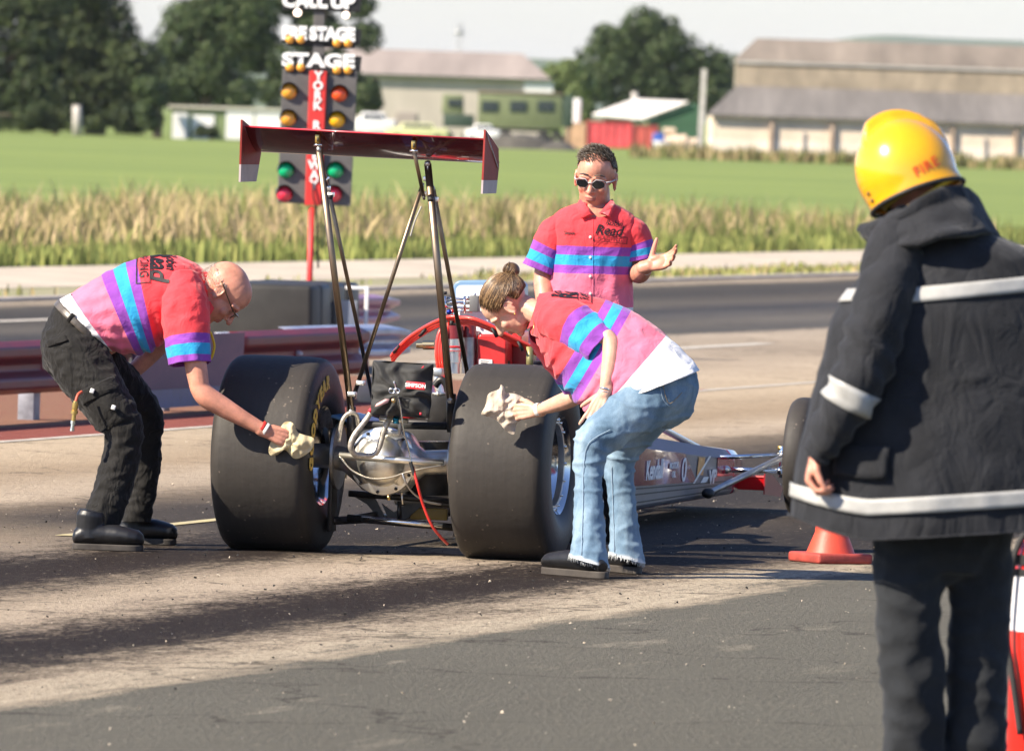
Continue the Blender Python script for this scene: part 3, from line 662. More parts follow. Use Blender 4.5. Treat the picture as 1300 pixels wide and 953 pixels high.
# pale bales stacked before the green shed
bale = mat('pale_bale', (0.60, 0.46, 0.34), .9, var=.25, vscale=2, bump=.5, bscale=8, bdist=.05)
for i, (x, y, w_, h_, lb) in enumerate(((842, 188, 22, 20, 'wide pale bale nearest the red containers, in front of the green shed'), (862, 188, 20, 22, 'pale bale in the middle, in front of the green shed'), (879, 188, 15, 18, 'small pale bale nearest the leaning post'), (850, 168, 16, 9, 'small white bale lying on top of the others'))):
    mb = MB(); c = P(x, y-h_/2, 640); s = FPX/640
    if y > 180: c.z = h_/s/2
    else: c.z = 22/s+h_/s/2-.05
    mb.tube([c-Vector((w_/2/s, 0, 0)), c+Vector((w_/2/s, 0, 0))], [h_/s/2]*2, 14, round_caps=False); tag(build(mb, 'wrapped_bale', bale, bevel=.04, autos=40), lb, 'bale', 'wrapped bales')
# small blue tractor by the containers
tr = empty('tractor', (xat(838, 630), 630, 0), label='small blue vehicle with a white front beside the brick red container', cat='vehicle')
s = 630/FPX; c = P(838, 186, 630); zb = .0
blu = mat('tractor_blue', (0.03, 0.08, 0.32), .4, coat=.5); whp = mat('white_paint', (0.75, 0.74, 0.72), .45)
blk = mat('black_rubber', (0.022, 0.021, 0.020), .75, var=.3, vscale=9)
mb = MB(); mb.box((c.x-.1, 630.4, .82), (.75, 1.5, .5), taper=.8); build(mb, 'body', blu, tr, bevel=.05)
mb = MB(); mb.box((c.x+.05, 629.8, .42), (.95, 1.2, .36)); build(mb, 'front', whp, tr, bevel=.06)
for dx in (-.42, .5):
    for dy in (-.5, 1.2):
        mb = MB(); mb.lathe([(.06, -.1), (.3, -.1), (.33, 0), (.3, .1), (.06, .1)], Matrix.Translation((c.x+dx, 630+dy, .33)), 18); build(mb, 'wheel', blk, tr)
# earth mounds
def mound(px, Y, w_, h_, d, m, label, seed):
    mb = MB(); cx = xat(px, Y)
    def f(a, b):
        t = a*2*PI; r = b; z = h_*(1-r*r)*(1+.35*nz((a*3, b*3, seed), 1)); k = 1+.2*nz((math.cos(t), math.sin(t), seed), 1.5)
        return (cx+w_*r*k*math.cos(t), Y+d*r*k*math.sin(t), z-.03), 0
    mb.grid(f, 28, 8, wrapu=True); tag(build(mb, 'earth_mound', m), label, 'mound', 'earth mounds on the far field edge')
dirtm = mat('dark_earth', (0.075, 0.068, 0.055), .95, var=.4, vscale=1.5, bump=.7, bscale=4, bdist=.1)
mound(652, 600, 2.4, .85, 3, dirtm, 'dark earth mound below the green cabin trailer', 1.0); mound(700, 598, 1.2, .5, 2, dirtm, 'low dark earth mound just right of the bigger one', 2.0)
mound(872, 560, 1.3, .65, 2, dirtm, 'dark heap at the left corner of the barn', 3.0)

# ---- green cabin trailer and truck
TY = 640.0; ts = FPX/TY
ol = mat('olive_paint', (0.15, 0.175, 0.085), .7, var=.15, vscale=2); old = mat('olive_dark', (0.035, 0.06, 0.04), .7); gl = mat('dark_glass', (0.03, 0.04, 0.045), .15)
tl = empty('cabin_trailer', (xat(650, TY), TY, 0), label='olive green cabin trailer with three dark windows in front of the hangar', cat='trailer')
x0, x1 = xat(596, TY), xat(702, TY); z0, z1 = zat(650, 162, TY), zat(650, 119, TY)
mb = MB(); mb.box(((x0+x1)/2, TY+1.2, (z0+z1)/2), (x1-x0, 2.4, z1-z0)); build(mb, 'body', ol, tl, bevel=.03)
mb = MB(); mb.box(((x0+x1)/2, TY+1.2, z1+.07), (x1-x0+.1, 2.55, .12)); build(mb, 'roof', mat('brown_roof', (0.22, .17, .12), .8), tl, bevel=.02)
for pxx in (611, 647, 682):
    mb = MB(); mb.box((xat(pxx, TY), TY-.03, zat(pxx, 135, TY)), (.98, .05, .64)); f = build(mb, 'window', old, tl, smooth=False)
    mb = MB(); mb.box((xat(pxx, TY), TY-.065, zat(pxx, 135, TY)), (.86, .03, .52)); build(mb, 'pane', gl, f, smooth=False)
mb = MB(); mb.box((xat(710, TY), TY+1.2, zat(710, 141, TY)), (.66, 2.3, 1.9)); build(mb, 'end_cabinet', old, tl, bevel=.03)
mb = MB(); mb.box(((x0+x1)/2, TY+1.2, z0-.12), (x1-x0, 1.6, .2)); build(mb, 'chassis', old, tl, smooth=False)
for pxx in (612, 632, 680, 697):
    mb = MB(); mb.lathe([(.1, -.12), (.4, -.12), (.45, 0), (.4, .12), (.1, .12)], Matrix.Translation((xat(pxx, TY), TY+.1, .45)) @ Matrix.Rotation(PI/2, 4, 'Z'), 20); build(mb, 'wheel', blk, tl)
tk = empty('army_truck', (xat(565, TY), TY, 0), label='olive truck with a boxy green cab left of the cabin trailer', cat='truck')
mb = MB(); mb.box((xat(564, TY), TY+1, zat(564, 132, TY)), (1.3, 1.9, 1.15), taper=.92); build(mb, 'cab', ol, tk, bevel=.05)
mb = MB(); mb.box((xat(567, TY), TY-.0, zat(564, 130, TY)), (.9, .06, .4)); build(mb, 'windscreen', gl, tk, smooth=False)
mb = MB(); mb.box((xat(572, TY), TY+1, zat(564, 153, TY)), (1.8, 1.9, .75)); build(mb, 'bonnet', old, tk, bevel=.05)
for dx in (-.6, .7):
    mb = MB(); mb.lathe([(.1, -.12), (.36, -.12), (.42, 0), (.36, .12), (.1, .12)], Matrix.Translation((xat(570, TY)+dx, TY-.05, .42)) @ Matrix.Rotation(PI/2, 4, 'Z'), 20); build(mb, 'wheel', blk, tk)
mb = MB(); mb.box((xat(722, TY+20), TY+20, zat(722, 140, TY+20)-.4), (.45, .5, 2.2)); tag(build(mb, 'white_tank', whp, bevel=.08), 'narrow white tank standing right of the green cabin trailer', 'tank')
def car(px, Y, w_, h_, m, label):
    r = empty('parked_car', (xat(px, Y), Y, 0), label=label, cat='car', group='cars parked by the hangar'); x = xat(px, Y)
    mb = MB(); mb.box((x, Y, .55*h_), (w_, 1.6, .5*h_)); build(mb, 'body', m, r, bevel=.12, seg=3)
    mb = MB(); mb.box((x, Y, .86*h_), (w_*.62, 1.4, .36*h_), taper=.8); build(mb, 'cabin', m, r, bevel=.1, seg=3)
    mb = MB(); mb.box((x, Y-.02, .87*h_), (w_*.5, 1.42, .2*h_), taper=.85); build(mb, 'window', gl, r, bevel=.03)
    for dx in (-.32, .32):
        mb = MB(); mb.lathe([(.05, -.1), (.26, -.1), (.3, 0), (.26, .1), (.05, .1)], Matrix.Translation((x+dx*w_, Y-.75, .3)) @ Matrix.Rotation(PI/2, 4, 'Z'), 18); build(mb, 'wheel', blk, r)
car(463, 630, 2.6, 1.65, whp, 'white parked car just right of the starting lights'); car(520, 625, 3.6, 1.15, mat('lime_paint', (0.55, .56, .28), .5), 'pale lime car parked in front of the hangar')
car(603, 610, 1.9, 1.2, whp, 'white rounded vehicle under the left end of the cabin trailer')

# ---- long hangar
HY = 720.0; hg = empty('hangar', (xat(560, HY), HY, 0), label='long pale hangar with a brown grey hipped roof behind the cabin trailer', cat='hangar')
hs = FPX/HY; ze = 1.88+45/hs; zr = 1.88+78/hs; xa, xb = xat(380, HY), xat(688, HY); xc = xat(650, HY)
mb = MB(); mb.box(((xa+xb)/2, HY+10, ze/2), (xb-xa-.3, 20, ze)); build(mb, 'wall', mat('hangar_wall', (0.46, .41, .35), .9, var=.15, vscale=.4, stretch=(1, 1, .4)), hg, smooth=False)
mb = MB(); i = mb.addv([(xa-.2, HY-.4, ze), (xb, HY-.4, ze), (xb, HY+20.4, ze), (xa-.2, HY+20.4, ze), (xa, HY+10, zr), (xc, HY+10, zr)]); mb.addf([(0, 1, 5, 4), (1, 2, 5), (2, 3, 4, 5), (3, 0, 4), (3, 2, 1, 0)], i)
build(mb, 'roof', mat('hangar_roof', (0.30, .25, .215), .9, var=.2, vscale=.4, bump=.4, bscale=2, stretch=(1, .1, .1), bdist=.06), hg, smooth=False)
mb = MB(); mb.box(((xa+xb)/2, HY-.45, ze-.06), (xb-xa, .1, .14)); build(mb, 'gutter', old, hg, smooth=False)
mb = MB(); mb.box((xat(672, HY), HY-.1, ze-.5), (1.9, .2, .7)); build(mb, 'fascia', whp, hg, smooth=False)
mb = MB(); mb.box((xat(505, HY), HY-.05, .9), (1.3, .1, 1.7)); build(mb, 'door', mat('door_grey', (.33, .28, .25), .8), hg, smooth=False)

# ---- low white and green building on the left
LY = 590.0; lb_ = empty('low_building', (xat(270, LY), LY, 0), label='low building with white doors and a flat pale roof in front of the left trees', cat='building')
ls = FPX/LY
def lbox(n, a, b, yt, yb, m, d=0.0, dep=4.0):
    mb = MB(); z1 = zat((a+b)/2, yt, LY); z0 = max(0, zat((a+b)/2, yb, LY)); mb.box((xat((a+b)/2, LY), LY+d+dep/2, (z0+z1)/2), ((b-a)/ls, dep, z1-z0)); return build(mb, n, m, lb_, smooth=False)
lbox('wall', 206, 352, 139, 181, mat('sage_wall', (.17, .22, .10), .9, var=.2, vscale=1))
lbox('roof', 203, 355, 135.5, 139, mat('flat_roof', (.50, .47, .40), .8), -.2, 4.4)
for a, b, t in ((209, 229, 143), (234, 262, 146), (277, 312, 139.5), (314, 348, 139.5)): lbox('door', a, b, t, 177, whp, -.08, .06)
tree('dry_bush', 'rust brown bush before the low white building', 586, 258, [(255, 166, 8), (262, 170, 9), (270, 168, 8), (250, 172, 6)], 1800, 1.8, 'dark', 44, cat='bush')
mb = MB(); c = P(99, 160, 585); mb.tube([(c.x, 585, 0), (c.x-.1, 585, zat(99, 134, 585))], [.28, .22], 8); tag(build(mb, 'stone_post', white_g), 'pale stump post in front of the dark left trees', 'post')
# ---- lattice mast
mb = MB(); MYd = 1500.0; mz = zat(569, 28, MYd); mx_ = xat(569, MYd)
for a in ((-.35, -.35), (.35, -.35), (.35, .35), (-.35, .35)): mb.tube([(mx_+a[0]*1.6, MYd+a[1]*1.6, 0), (mx_+a[0], MYd+a[1], mz)], .09, 5)
for k in range(12):
    z = mz*(.1+.9*k/12); mb.tube([(mx_-.4, MYd-.4, z), (mx_+.4, MYd-.4, z+.9)], .06, 4); mb.tube([(mx_+.4, MYd-.4, z), (mx_-.4, MYd-.4, z+.9)], .06, 4)
mb.box((mx_, MYd, mz-1.4), (1.3, 1.0, .5)); tag(build(mb, 'lattice_mast', mat('galvanised', (.35, .36, .37), .5, metal=.5)), 'thin lattice mast standing behind the hangar roof', 'mast')
# ------------------------------------------------------------------ starting lights
SY_ = 85.0; ss = FPX/SY_
dgrey = mat('panel_grey', (0.105, 0.098, 0.095), .6, var=.12, vscale=6); redp = mat('sign_red', (0.62, 0.035, 0.03), .5, var=.08, vscale=10); blackp = mat('matt_black', (.012, .012, .012), .6)
letter = mat('sign_white', (.86, .86, .84), .5, spec=.3)
amber_off = mat('amber_lens', (.80, .36, .04), .25, coat=.8); red_l = mat('red_lens', (.85, .10, .02), .25, coat=.8); grn_l = mat('green_lens', (.0, .42, .16), .25, coat=.8); pink_l = mat('crimson_lens', (.78, .035, .075), .25, coat=.8)
yel_l = mat('yellow_lens', (.85, .44, .01), .25, coat=.8); bulb = mat('lit_bulb', (.95, .8, .7), .3, emit=(1, .78, .6), estr=1.6)
st = empty('starting_lights', P(396, 348, SY_), label='tall drag strip starting lights with lettered panels and coloured lamps on a red pole', cat='starting lights')
st.location.z = 0
# local frame of the sign: it leans a touch and is turned slightly to the left
tilt = 0.012
Sx = Vector((math.cos(.06), math.sin(.06), tilt)).normalized(); Sy = Vector((0, 1, 0)); Sz = Vector((-tilt+.0, 0, 1)).normalized()
def T(x, y, d=0.0): return P(x, y, SY_+d)
mb = MB(); a = T(396, 262); mb.tube([(a.x-.0, SY_, 0), a], .024, 12); build(mb, 'pole', redp, st)
def panel(n, x0, y0, x1, y1, x2, y2, x3, y3, d, th, m, bevel=.006):
    mb = MB(); mb.prism([T(x0, y0, d), T(x1, y1, d), T(x2, y2, d), T(x3, y3, d)], (0, th, 0)); return build(mb, n, m, st, smooth=False, bevel=bevel)
panel('lamp_panel', 359, 82, 454, 86, 445, 262, 352, 257, 0, .07, dgrey)
panel('spine', 399, -8, 413, -8, 411, 92, 396, 92, .02, .05, dgrey)
panel('name_board', 393, 90, 415, 91, 408, 261, 387, 261, -.035, .03, redp)
for yb, tx, szt in ((-9, 'CALL UP', 16.5), (32, 'PRE STAGE', 16.5), (66, 'STAGE', 17.5)):
    y0 = yb; y1 = yb+19
    panel('word_box', 360, y0+3, 459, y0+6, 457, y1+6, 358, y1+3, 0, .16, blackp)
    o = T(404+(.0), (y0+y1)/2+2.2, -.012)
    me = textmesh(tx, szt*1.22/ss, bold=.0085 if tx != 'STAGE' else .007, space=1.02 if tx == 'STAGE' else .95)
    wx = max(v.co.x for v in me.vertices)-min(v.co.x for v in me.vertices); hx_ = max(v.co.y for v in me.vertices)-min(v.co.y for v in me.vertices)
    for v in me.vertices: v.co.x *= (93/ss)/wx; v.co.y *= (18.5/ss)/hx_
    ex = (T(459, y0+6)-T(360, y0+3)).normalized(); ey = Vector((0, 0, 1)); ey = (ey-ex*ey.dot(ex)).normalized(); ez = ex.cross(ey)
    M = Matrix((ex, ey, ez)).transposed().to_4x4(); M.translation = o; me.transform(wm(st).inverted() @ M)
    q = link('lettering', me, st, letter, False); md = q.modifiers.new('t', 'SOLIDIFY'); md.thickness = .012
def lamp(px, py, r, m, hood=True, n='lamp', vis=1.0):
    c = T(px, py); R = r/ss; mb = MB()
    M = Matrix.Translation(c+Vector((0, -.005, 0))) @ Matrix.Rotation(-PI/2+.16, 4, 'Z')
    mb.lathe([(.001, R*.75), (R*.45, R*.68), (R*.8, R*.45), (R*.98, R*.1), (R, -.02), (.001, -.02)], M, 24, close=False)
    o = build(mb, n, m, st)
    if hood:
        mb = MB(); prof = []
        for i in range(19):
            t = PI*(i/18)*1.15-.24; prof.append((math.cos(t)*R*1.1, math.sin(t)*R*1.1))
        pts = [c+Vector((x, 0, z)) for x, z in prof]
        for i in range(18):
            a, b = pts[i], pts[i+1]; L = .02+R*1.1*math.sin(PI*(i+.5)/18); mb.quad(a, b, b+Vector((.0, -L, 0)), a+Vector((.0, -L, 0)))
        build(mb, 'hood', blackp, o, thick=.003, fix=False)
    return o
for (x, y, m_) in ((367, 116, amber_off), (366, 150, amber_off), (363, 216, grn_l), (361, 246, pink_l), (431, 119, red_l), (428, 152, yel_l), (426, 216, grn_l), (424, 246, pink_l)): lamp(x, y, 10.6, m_)
for y0, y1 in ((50.5, 55), (86, 89.5)):
    for x in (368, 382): lamp(x, y0, 5.6, amber_off, False, 'stage_bulb')
    for x in (428, 442): lamp(x, y1, 5.6, amber_off, False, 'stage_bulb')
lamp(378, 16.5, 5, bulb, False, 'call_bulb'); lamp(439.5, 19.5, 4.4, bulb, False, 'call_bulb')
panel('bulb_tray', 365, 43, 452, 47, 451, 62, 364, 58, .02, .08, blackp); panel('bulb_tray', 362, 78, 451, 82, 450, 97, 363, 93, -.004, .09, blackp)
ex = (T(415, 90)-T(393, 89.5)).normalized(); ez_ = Vector((0, 0, 1))
for i, ch in enumerate('YORK RACEWAY'):
    if ch == ' ': continue
    y = 97+i*12.55; x = 404.3-(y-97)*.0425
    put_text('lettering', ch, 15.5/ss, wm(st).inverted() @ T(x, y, -.04), ex, ez_, letter, st, thick=.006, bold=.0035)
mb = MB(); mb.tube(smoothpts([T(397, 232, -.045), T(398, 250, -.06), T(401, 262, -.05), T(402, 285, .0), T(404, 340, .02)], 5), .007, 6); build(mb, 'cable', blackp, st)

# ------------------------------------------------------------------ guard rail
UR = -6.54
rail_red = mat('rail_red', (0.19, 0.014, 0.024), .5, var=.5, vscale=2.2, col2=(0.10, 0.016, 0.022), bump=.2, bscale=9, stretch=(1, .4, 1), spec=.25)
rail_purple = mat('rail_purple', (0.15, 0.06, 0.105), .6, var=.5, vscale=3, col2=(.075, .03, .075), stretch=(1, .3, 1))
rail_blue = mat('rail_blue', (0.02, 0.035, 0.16), .45, var=.3, vscale=4); rail_white = mat('rail_white', (.70, .72, .76), .5, var=.3, vscale=6, col2=(.4, .42, .5)); galv = mat('post_galvanised', (.30, .31, .35), .55, metal=.3, var=.3, vscale=9)
W = [(0.0, .155), (-.015, .15), (-.085, .12), (-.085, .065), (-.015, .018), (-.015, -.018), (-.085, -.065), (-.085, -.12), (-.015, -.15), (0.0, -.155)]
def beam(u0, v0, u1, v1, zc, h=1.0, flare=0.0):
    """W section between two points of the strip; the bulges face the strip (+u)"""
    mb = MB(); N = 14
    def f(a, b):
        k = a*(len(W)-1); i = min(int(k), len(W)-2); t = k-i
        x = W[i][0]+(W[i+1][0]-W[i][0])*t; z = W[i][1]+(W[i+1][1]-W[i][1])*t
        return trk(u0+(u1-u0)*b-x*1.0, v0+(v1-v0)*b, zc+z*h), 0
    mb.grid(f, 36, N); return mb
gr_ = empty('guard_rail', trk(UR, 16.8), rz=0, label='red painted steel guard rail on posts running along the far side of the lane', cat='guard rail')
b1 = build(beam(UR, 8, UR, 18.6, .315), 'rail_beam', rail_red, gr_, thick=.004, fix=False)
b2 = build(beam(UR-.01, 20.9, UR-.01, 24.05, .315), 'rail_beam', rail_red, gr_, thick=.004, fix=False)
build(beam(UR-.012, 20.6, UR-.012, 20.95, .315), 'rail_end_patch', rail_white, gr_, thick=.005, fix=False)
mb = MB(); mb.prism([trk(UR+.09, 18.45, .145), trk(UR+.09, 20.9, .145), trk(UR+.10, 20.9, .47), trk(UR+.10, 18.45, .47)], TR*-.02); build(mb, 'advert_board', rail_purple, gr_, smooth=False)
mb = MB(); mb.prism([trk(UR+.086, 18.45, .03), trk(UR+.086, 20.9, .03), trk(UR+.086, 20.9, .143), trk(UR+.086, 18.45, .143)], TR*-.02); build(mb, 'board_foot', rail_blue, gr_, smooth=False)
pts2 = trk(UR+.102, 19.6, .36)
put_text('lettering', 'SAN TRACK', .12, wm(gr_).inverted() @ pts2, TF, (0, 0, 1), mat('ghost_lettering', (.36, .24, .33), .6), gr_, bold=.003)
for v in (9.8, 13.2, 16.8, 19.6, 23.6):
    mb = MB(); mb.box(trk(UR-.07, v, .2), (.1, .13, .44), R=Matrix.Rotation(-TA, 3, 'Z')); build(mb, 'rail_post', galv, gr_, bevel=.006)
for v in (9.7, 13.1, 16.8, 22.5):
    mb = MB(); mb.ell(trk(UR+.015, v, .315), (.03, .03, .02), nu=8, nv=6); build(mb, 'bolt', rail_white, gr_)
# flared end pieces beyond the first rail
def rail_end(name, px, py, Y, m, label, L=2.4):
    c = P(px, py, Y); v = (c-CO).dot(TF); u = (c-CO).dot(TR); mb = MB(); N = 8
    def f(a, b):
        k = a*(len(W)-1); i = min(int(k), len(W)-2); t = k-i; x = W[i][0]+(W[i+1][0]-W[i][0])*t; z = W[i][1]+(W[i+1][1]-W[i][1])*t
        r = .17*b*b
        return trk(u-x+r, v-L*(1-b), c.z+z*(.75 if b < .9 else .6)), 0
    mb.grid(f, 36, N); r = build(mb, name, m, None, thick=.004, fix=False)
    mb = MB(); mb.box(trk(u-.08, v-L*.6, (c.z-.05)/2), (.09, .1, c.z), R=Matrix.Rotation(-TA, 3, 'Z')); build(mb, 'rail_post', galv, r); return r
tag(rail_end('rail_end', 466, 392, 82, mat('rail_plum', (.33, .13, .2), .4, var=.3, vscale=3, coat=.3), ''), 'short plum coloured rail end beside the white bin', 'rail end')
tag(rail_end('rail_end', 474, 432, 73, mat('rail_steel', (.35, .38, .48), .35, metal=.4, var=.3, vscale=4), ''), 'bluish steel rail end under the plum coloured one', 'rail end')

ground_sheet('lane_line', -14.95, -14.75, 20, 49, 0.004, white_line)

# ------------------------------------------------------------------ black plastic barrier blocks
bb = mat('barrier_black', (.030, .032, .034), .55, var=.4, vscale=3, col2=(.02, .02, .02), bump=.3, bscale=12); bb2 = mat('barrier_dusty', (.030, .028, .025), .7, var=.35, vscale=3, bump=.3, bscale=12)
dirs = Vector((math.sin(.10), math.cos(.10), 0)); side = Vector((math.cos(.10), -math.sin(.10), 0))
front = P(326, 430, 78); front.z = 0
names = ('dusty black plastic block at the front of the row beside the starting lights', 'second black block of the row, right behind the dusty front one', 'third black block of the row, next to last', 'last black block of the row, beside the white bin')
for i in range(4):
    base = front+dirs*(i*.62+.3)+side*(.03*i)
    w_ = .78 if i == 0 else .72
    R = Matrix.Rotation(-.10, 3, 'Z'); mb = MB()
    mb.box(base+Vector((0, 0, .43)), (w_, .56, .38), R, taper=.97); mb.box(base+Vector((0, 0, .12)), (w_+.05, .60, .22), R)
    o = build(mb, 'barrier_block', bb2 if i == 0 else bb, None, bevel=.035, seg=3)
    tag(o, names[i], 'block', 'black plastic blocks in a row')
# white bin behind the rail
wb = P(436, 410, 79.5); wb.z = 0
r_ = empty('white_bin', wb, label='open white plastic bin standing behind the guard rail end', cat='bin')
mb = MB(); mb.tube([wb+Vector((0, 0, .12)), wb+Vector((0, 0, .5))], [.085, .10], 4, ref=(1, .4, 0), caps=False); build(mb, 'tub', whp, r_, smooth=False, thick=.008, fix=False)
mb = MB(); mb.box(wb+Vector((0, 0, .06)), (.1, .1, .12)); build(mb, 'stand', galv, r_)
mb = MB(); a = wb+Vector((.09, 0, 0)); mb.box(a+Vector((.07, .1, .30)), (.028, .035, .60)); mb.box(a+Vector((.0, .1, .59)), (.17, .025, .025)); tag(build(mb, 'marker_post', whp, bevel=.004), 'thin white upright with a short arm beside the white bin', 'post')
# pale stone by the rail
mb = MB(); c = P(482, 452, 71); c.z = .06; mb.ell(c, (.16, .12, .1), nu=14, nv=9); 
for v in mb.v: v += Vector((nz(v, 9), nz(v, 9, 3), nz(v, 9, 5)))*.03
tag(build(mb, 'pale_stone', gravel_m), 'pale stone lying by the end of the guard rail', 'stone')

# ------------------------------------------------------------------ traffic cone (collapsed) near the front wheel
cone_m = mat('cone_orange', (.62, .075, .04), .5, var=.15, vscale=20, col2=(.66, .07, .035), bump=.2, bscale=60); cone_b = mat('cone_base_red', (.36, .055, .04), .65, var=.25, vscale=20)
cc = gnd(1054, 714); cr_ = FPX/cc.y
cn = empty('traffic_cone', cc, rz=.5, label='orange traffic cone on a flat red base beside the firefighter', cat='cone')
mb = MB(); mb.box((0, 0, .022), (.27, .27, .044)); build(mb, 'base', cone_b, cn, local=True, bevel=.012, seg=3)
mb = MB(); prof = [(.105, .044), (.10, .055), (.072, .125), (.070, .128), (.068, .155), (.060, .16), (.045, .32), (.028, .52), (.024, .53), (.020, .53), (.03, .44), (.05, .2)]
M = Matrix.Rotation(-PI/2, 4, 'Y'); mb.lathe(prof, M, 32, close=False); build(mb, 'cone_body', cone_m, cn, local=True, autos=40)
mb = MB(); mb.box((.035, -.062, .146), (.012, .008, .022)); build(mb, 'clip', mat('clip_metal', (.5, .45, .35), .4, metal=.8), cn, local=True)
# ------------------------------------------------------------------ fire extinguisher at the right edge
ec = gnd(1322, 985); s_ = FPX/ec.y
ex_ = empty('fire_extinguisher', ec, label='red and white fire extinguisher standing at the right edge of the picture', cat='fire extinguisher')
ered = mat('extinguisher_red', (.78, .02, .012), .3, coat=.8); elab = mat('extinguisher_label', (.82, .80, .82), .4, var=.04, vscale=30)
zA = lambda y: P(1310, y, ec.y).z
prof = [(.001, .02), (.10, .02), (.105, .035), (.105, zA(706)), (.095, zA(690)), (.06, zA(676)), (.03, zA(668)), (.03, zA(660)), (.001, zA(660))]
mb = MB(); mb.lathe([(r, z) for r, z in prof], Matrix.Rotation(-PI/2, 4, 'Y'), 40, close=False); build(mb, 'cylinder', ered, ex_, local=True, autos=45)
mb = MB(); mb.lathe([(.1065, zA(800)), (.1075, zA(800)), (.1075, zA(722)), (.1065, zA(722))], Matrix.Rotation(-PI/2, 4, 'Y'), 40); lab = build(mb, 'label_band', elab, ex_, local=True, autos=45)
for y0, y1 in ((716, 703), (730, 721)):
    mb = MB(); mb.lathe([(.105, zA(y0)), (.112, zA(y0)), (.112, zA(y1)), (.105, zA(y1))], Matrix.Rotation(-PI/2, 4, 'Y'), 40); build(mb, 'strap', blackp, ex_, local=True, autos=45)
mb = MB(); mb.box((0, 0, zA(655)), (.05, .03, .05)); mb.tube([(0, 0, zA(655)), (-.06, -.02, zA(648)), (-.1, -.02, zA(652))], .008, 8); build(mb, 'valve', blackp, ex_, local=True)
mb = MB(); mb.tube(smoothpts([(-.03, -.03, zA(655)), (-.10, -.07, zA(700)), (-.118, -.06, zA(800)), (-.10, -.08, zA(850)), (-.07, -.10, zA(930))], 6), .010, 10); build(mb, 'hose', blk, ex_, local=True)
for a_ in range(5):
    mb = MB(); z = zA(772-a_*7); mb.prism([(-.045, -.101, z), (.0, -.1085, z), (.0, -.1085, z+.006), (-.045, -.101, z+.006)], (0, -.0015, 0)); build(mb, 'print_line', blackp, lab, local=True, smooth=False)
# ------------------------------------------------------------------ dragster (frame: x right, y forward, z up)
car_ = empty('dragster', CO, rz=-TH, label='rear engined dragster with dark red rear wing, huge slick tyres and long pointed nose', cat='dragster')
def B(mb, n, m, par=None, **k):
    par = par or car_; k.setdefault('local', True); return build(mb, n, m, par, **k)
chrome = mat('chrome', (.80, .80, .78), .13, metal=1.0); alu = mat('polished_aluminium', (.95, .91, .82), .38, metal=1.0, var=.08, vscale=14); alu_d = mat('dull_aluminium', (.50, .49, .47), .42, metal=1.0, var=.2, vscale=18)
strut_m = mat('bronze_tube', (.24, .18, .125), .38, metal=1.0, var=.25, vscale=6); steel_dk = mat('dark_steel', (.045, .042, .04), .4, metal=.6, var=.3, vscale=10)
blackc = mat('black_cordura', (.016, .016, .015), .7, bump=.5, bscale=220, sheen=.2); tyre_m = None
def tyre_mat():
    M = bpy.data.materials.new('slick_rubber'); M.use_nodes = True; nt = M.node_tree; b = nt.nodes['Principled BSDF']; co = ncoord(nt)
    a = noi(nt, mapping(nt, co, (3, 14, 14)), 1, 5, .65); c = mixc(nt, a, (.028, .025, .022), (.048, .041, .035))
    v = nt.nodes.new('ShaderNodeTexVoronoi'); v.inputs['Scale'].default_value = 34; nt.links.new(co, v.inputs[0])
    pick = mth(nt, 'GREATER_THAN', mth(nt, 'ADD', mth(nt, 'MULTIPLY', noi(nt, co, 21, 2, .5), .5), mth(nt, 'MULTIPLY', noi(nt, co, 4, 3, .6), .5)), .545)
    spk = mth(nt, 'MULTIPLY', mth(nt, 'LESS_THAN', v.outputs['Distance'], .17), pick)
    c = mixc(nt, mth(nt, 'MULTIPLY', spk, .38), c, (.24, .19, .15))
    g = noi(nt, mapping(nt, co, (60, 3, 3)), 1, 3, .6); c = mixc(nt, 1.0, c, mixc(nt, g, (.8, .8, .8), (1.2, 1.2, 1.2)), 'MULTIPLY')
    nt.links.new(c, b.inputs['Base Color']); b.inputs['Roughness'].default_value = .62; b.inputs['Specular IOR Level'].default_value = .35
    bp = nt.nodes.new('ShaderNodeBump'); bp.inputs['Strength'].default_value = .4; bp.inputs['Distance'].default_value = .002
    h = mth(nt, 'ADD', mth(nt, 'ADD', noi(nt, co, 55, 5, .75), mth(nt, 'MULTIPLY', v.outputs['Distance'], -.8)), mth(nt, 'MULTIPLY', g, .5)); nt.links.new(h, bp.inputs['Height']); nt.links.new(bp.outputs[0], b.inputs['Normal']); return M
tyre_m = tyre_mat(); tyre_side = mat('tyre_sidewall', (.024, .023, .022), .55, bump=.3, bscale=60, var=.2, vscale=12)
gold_l = mat('yellow_lettering', (.62, .42, .08), .6, var=.3, vscale=60)
def arc_text(txt, R, size, ang0, x, flip, par, m):
    """lettering round a sidewall at local x"""
    V = []; Fc = []; a = ang0
    for ch in txt:
        if ch == ' ': a -= size*.35/R; continue
        me = textmesh(ch, size, .004, sub=.02); wd = max(v.co.x for v in me.vertices)-min(v.co.x for v in me.vertices)
        a -= (wd/2+size*.05)/R; b = len(V)
        for v in me.vertices:
            aa = a - v.co.x/R; r = R+v.co.y
            V.append((x, flip*-math.cos(aa)*r, math.sin(aa)*r))
        for f in me.polygons: Fc.append(tuple(b+k for k in f.vertices))
        a -= (wd/2+size*.05)/R
    me = bpy.data.meshes.new('lettering'); me.from_pydata(V, [], Fc); me.update(); o = link('lettering', me, par, m, False)
    md = o.modifiers.new('t', 'SOLIDIFY'); md.thickness = .003; md.offset = 0; return o
RR, RW = .4175, .205
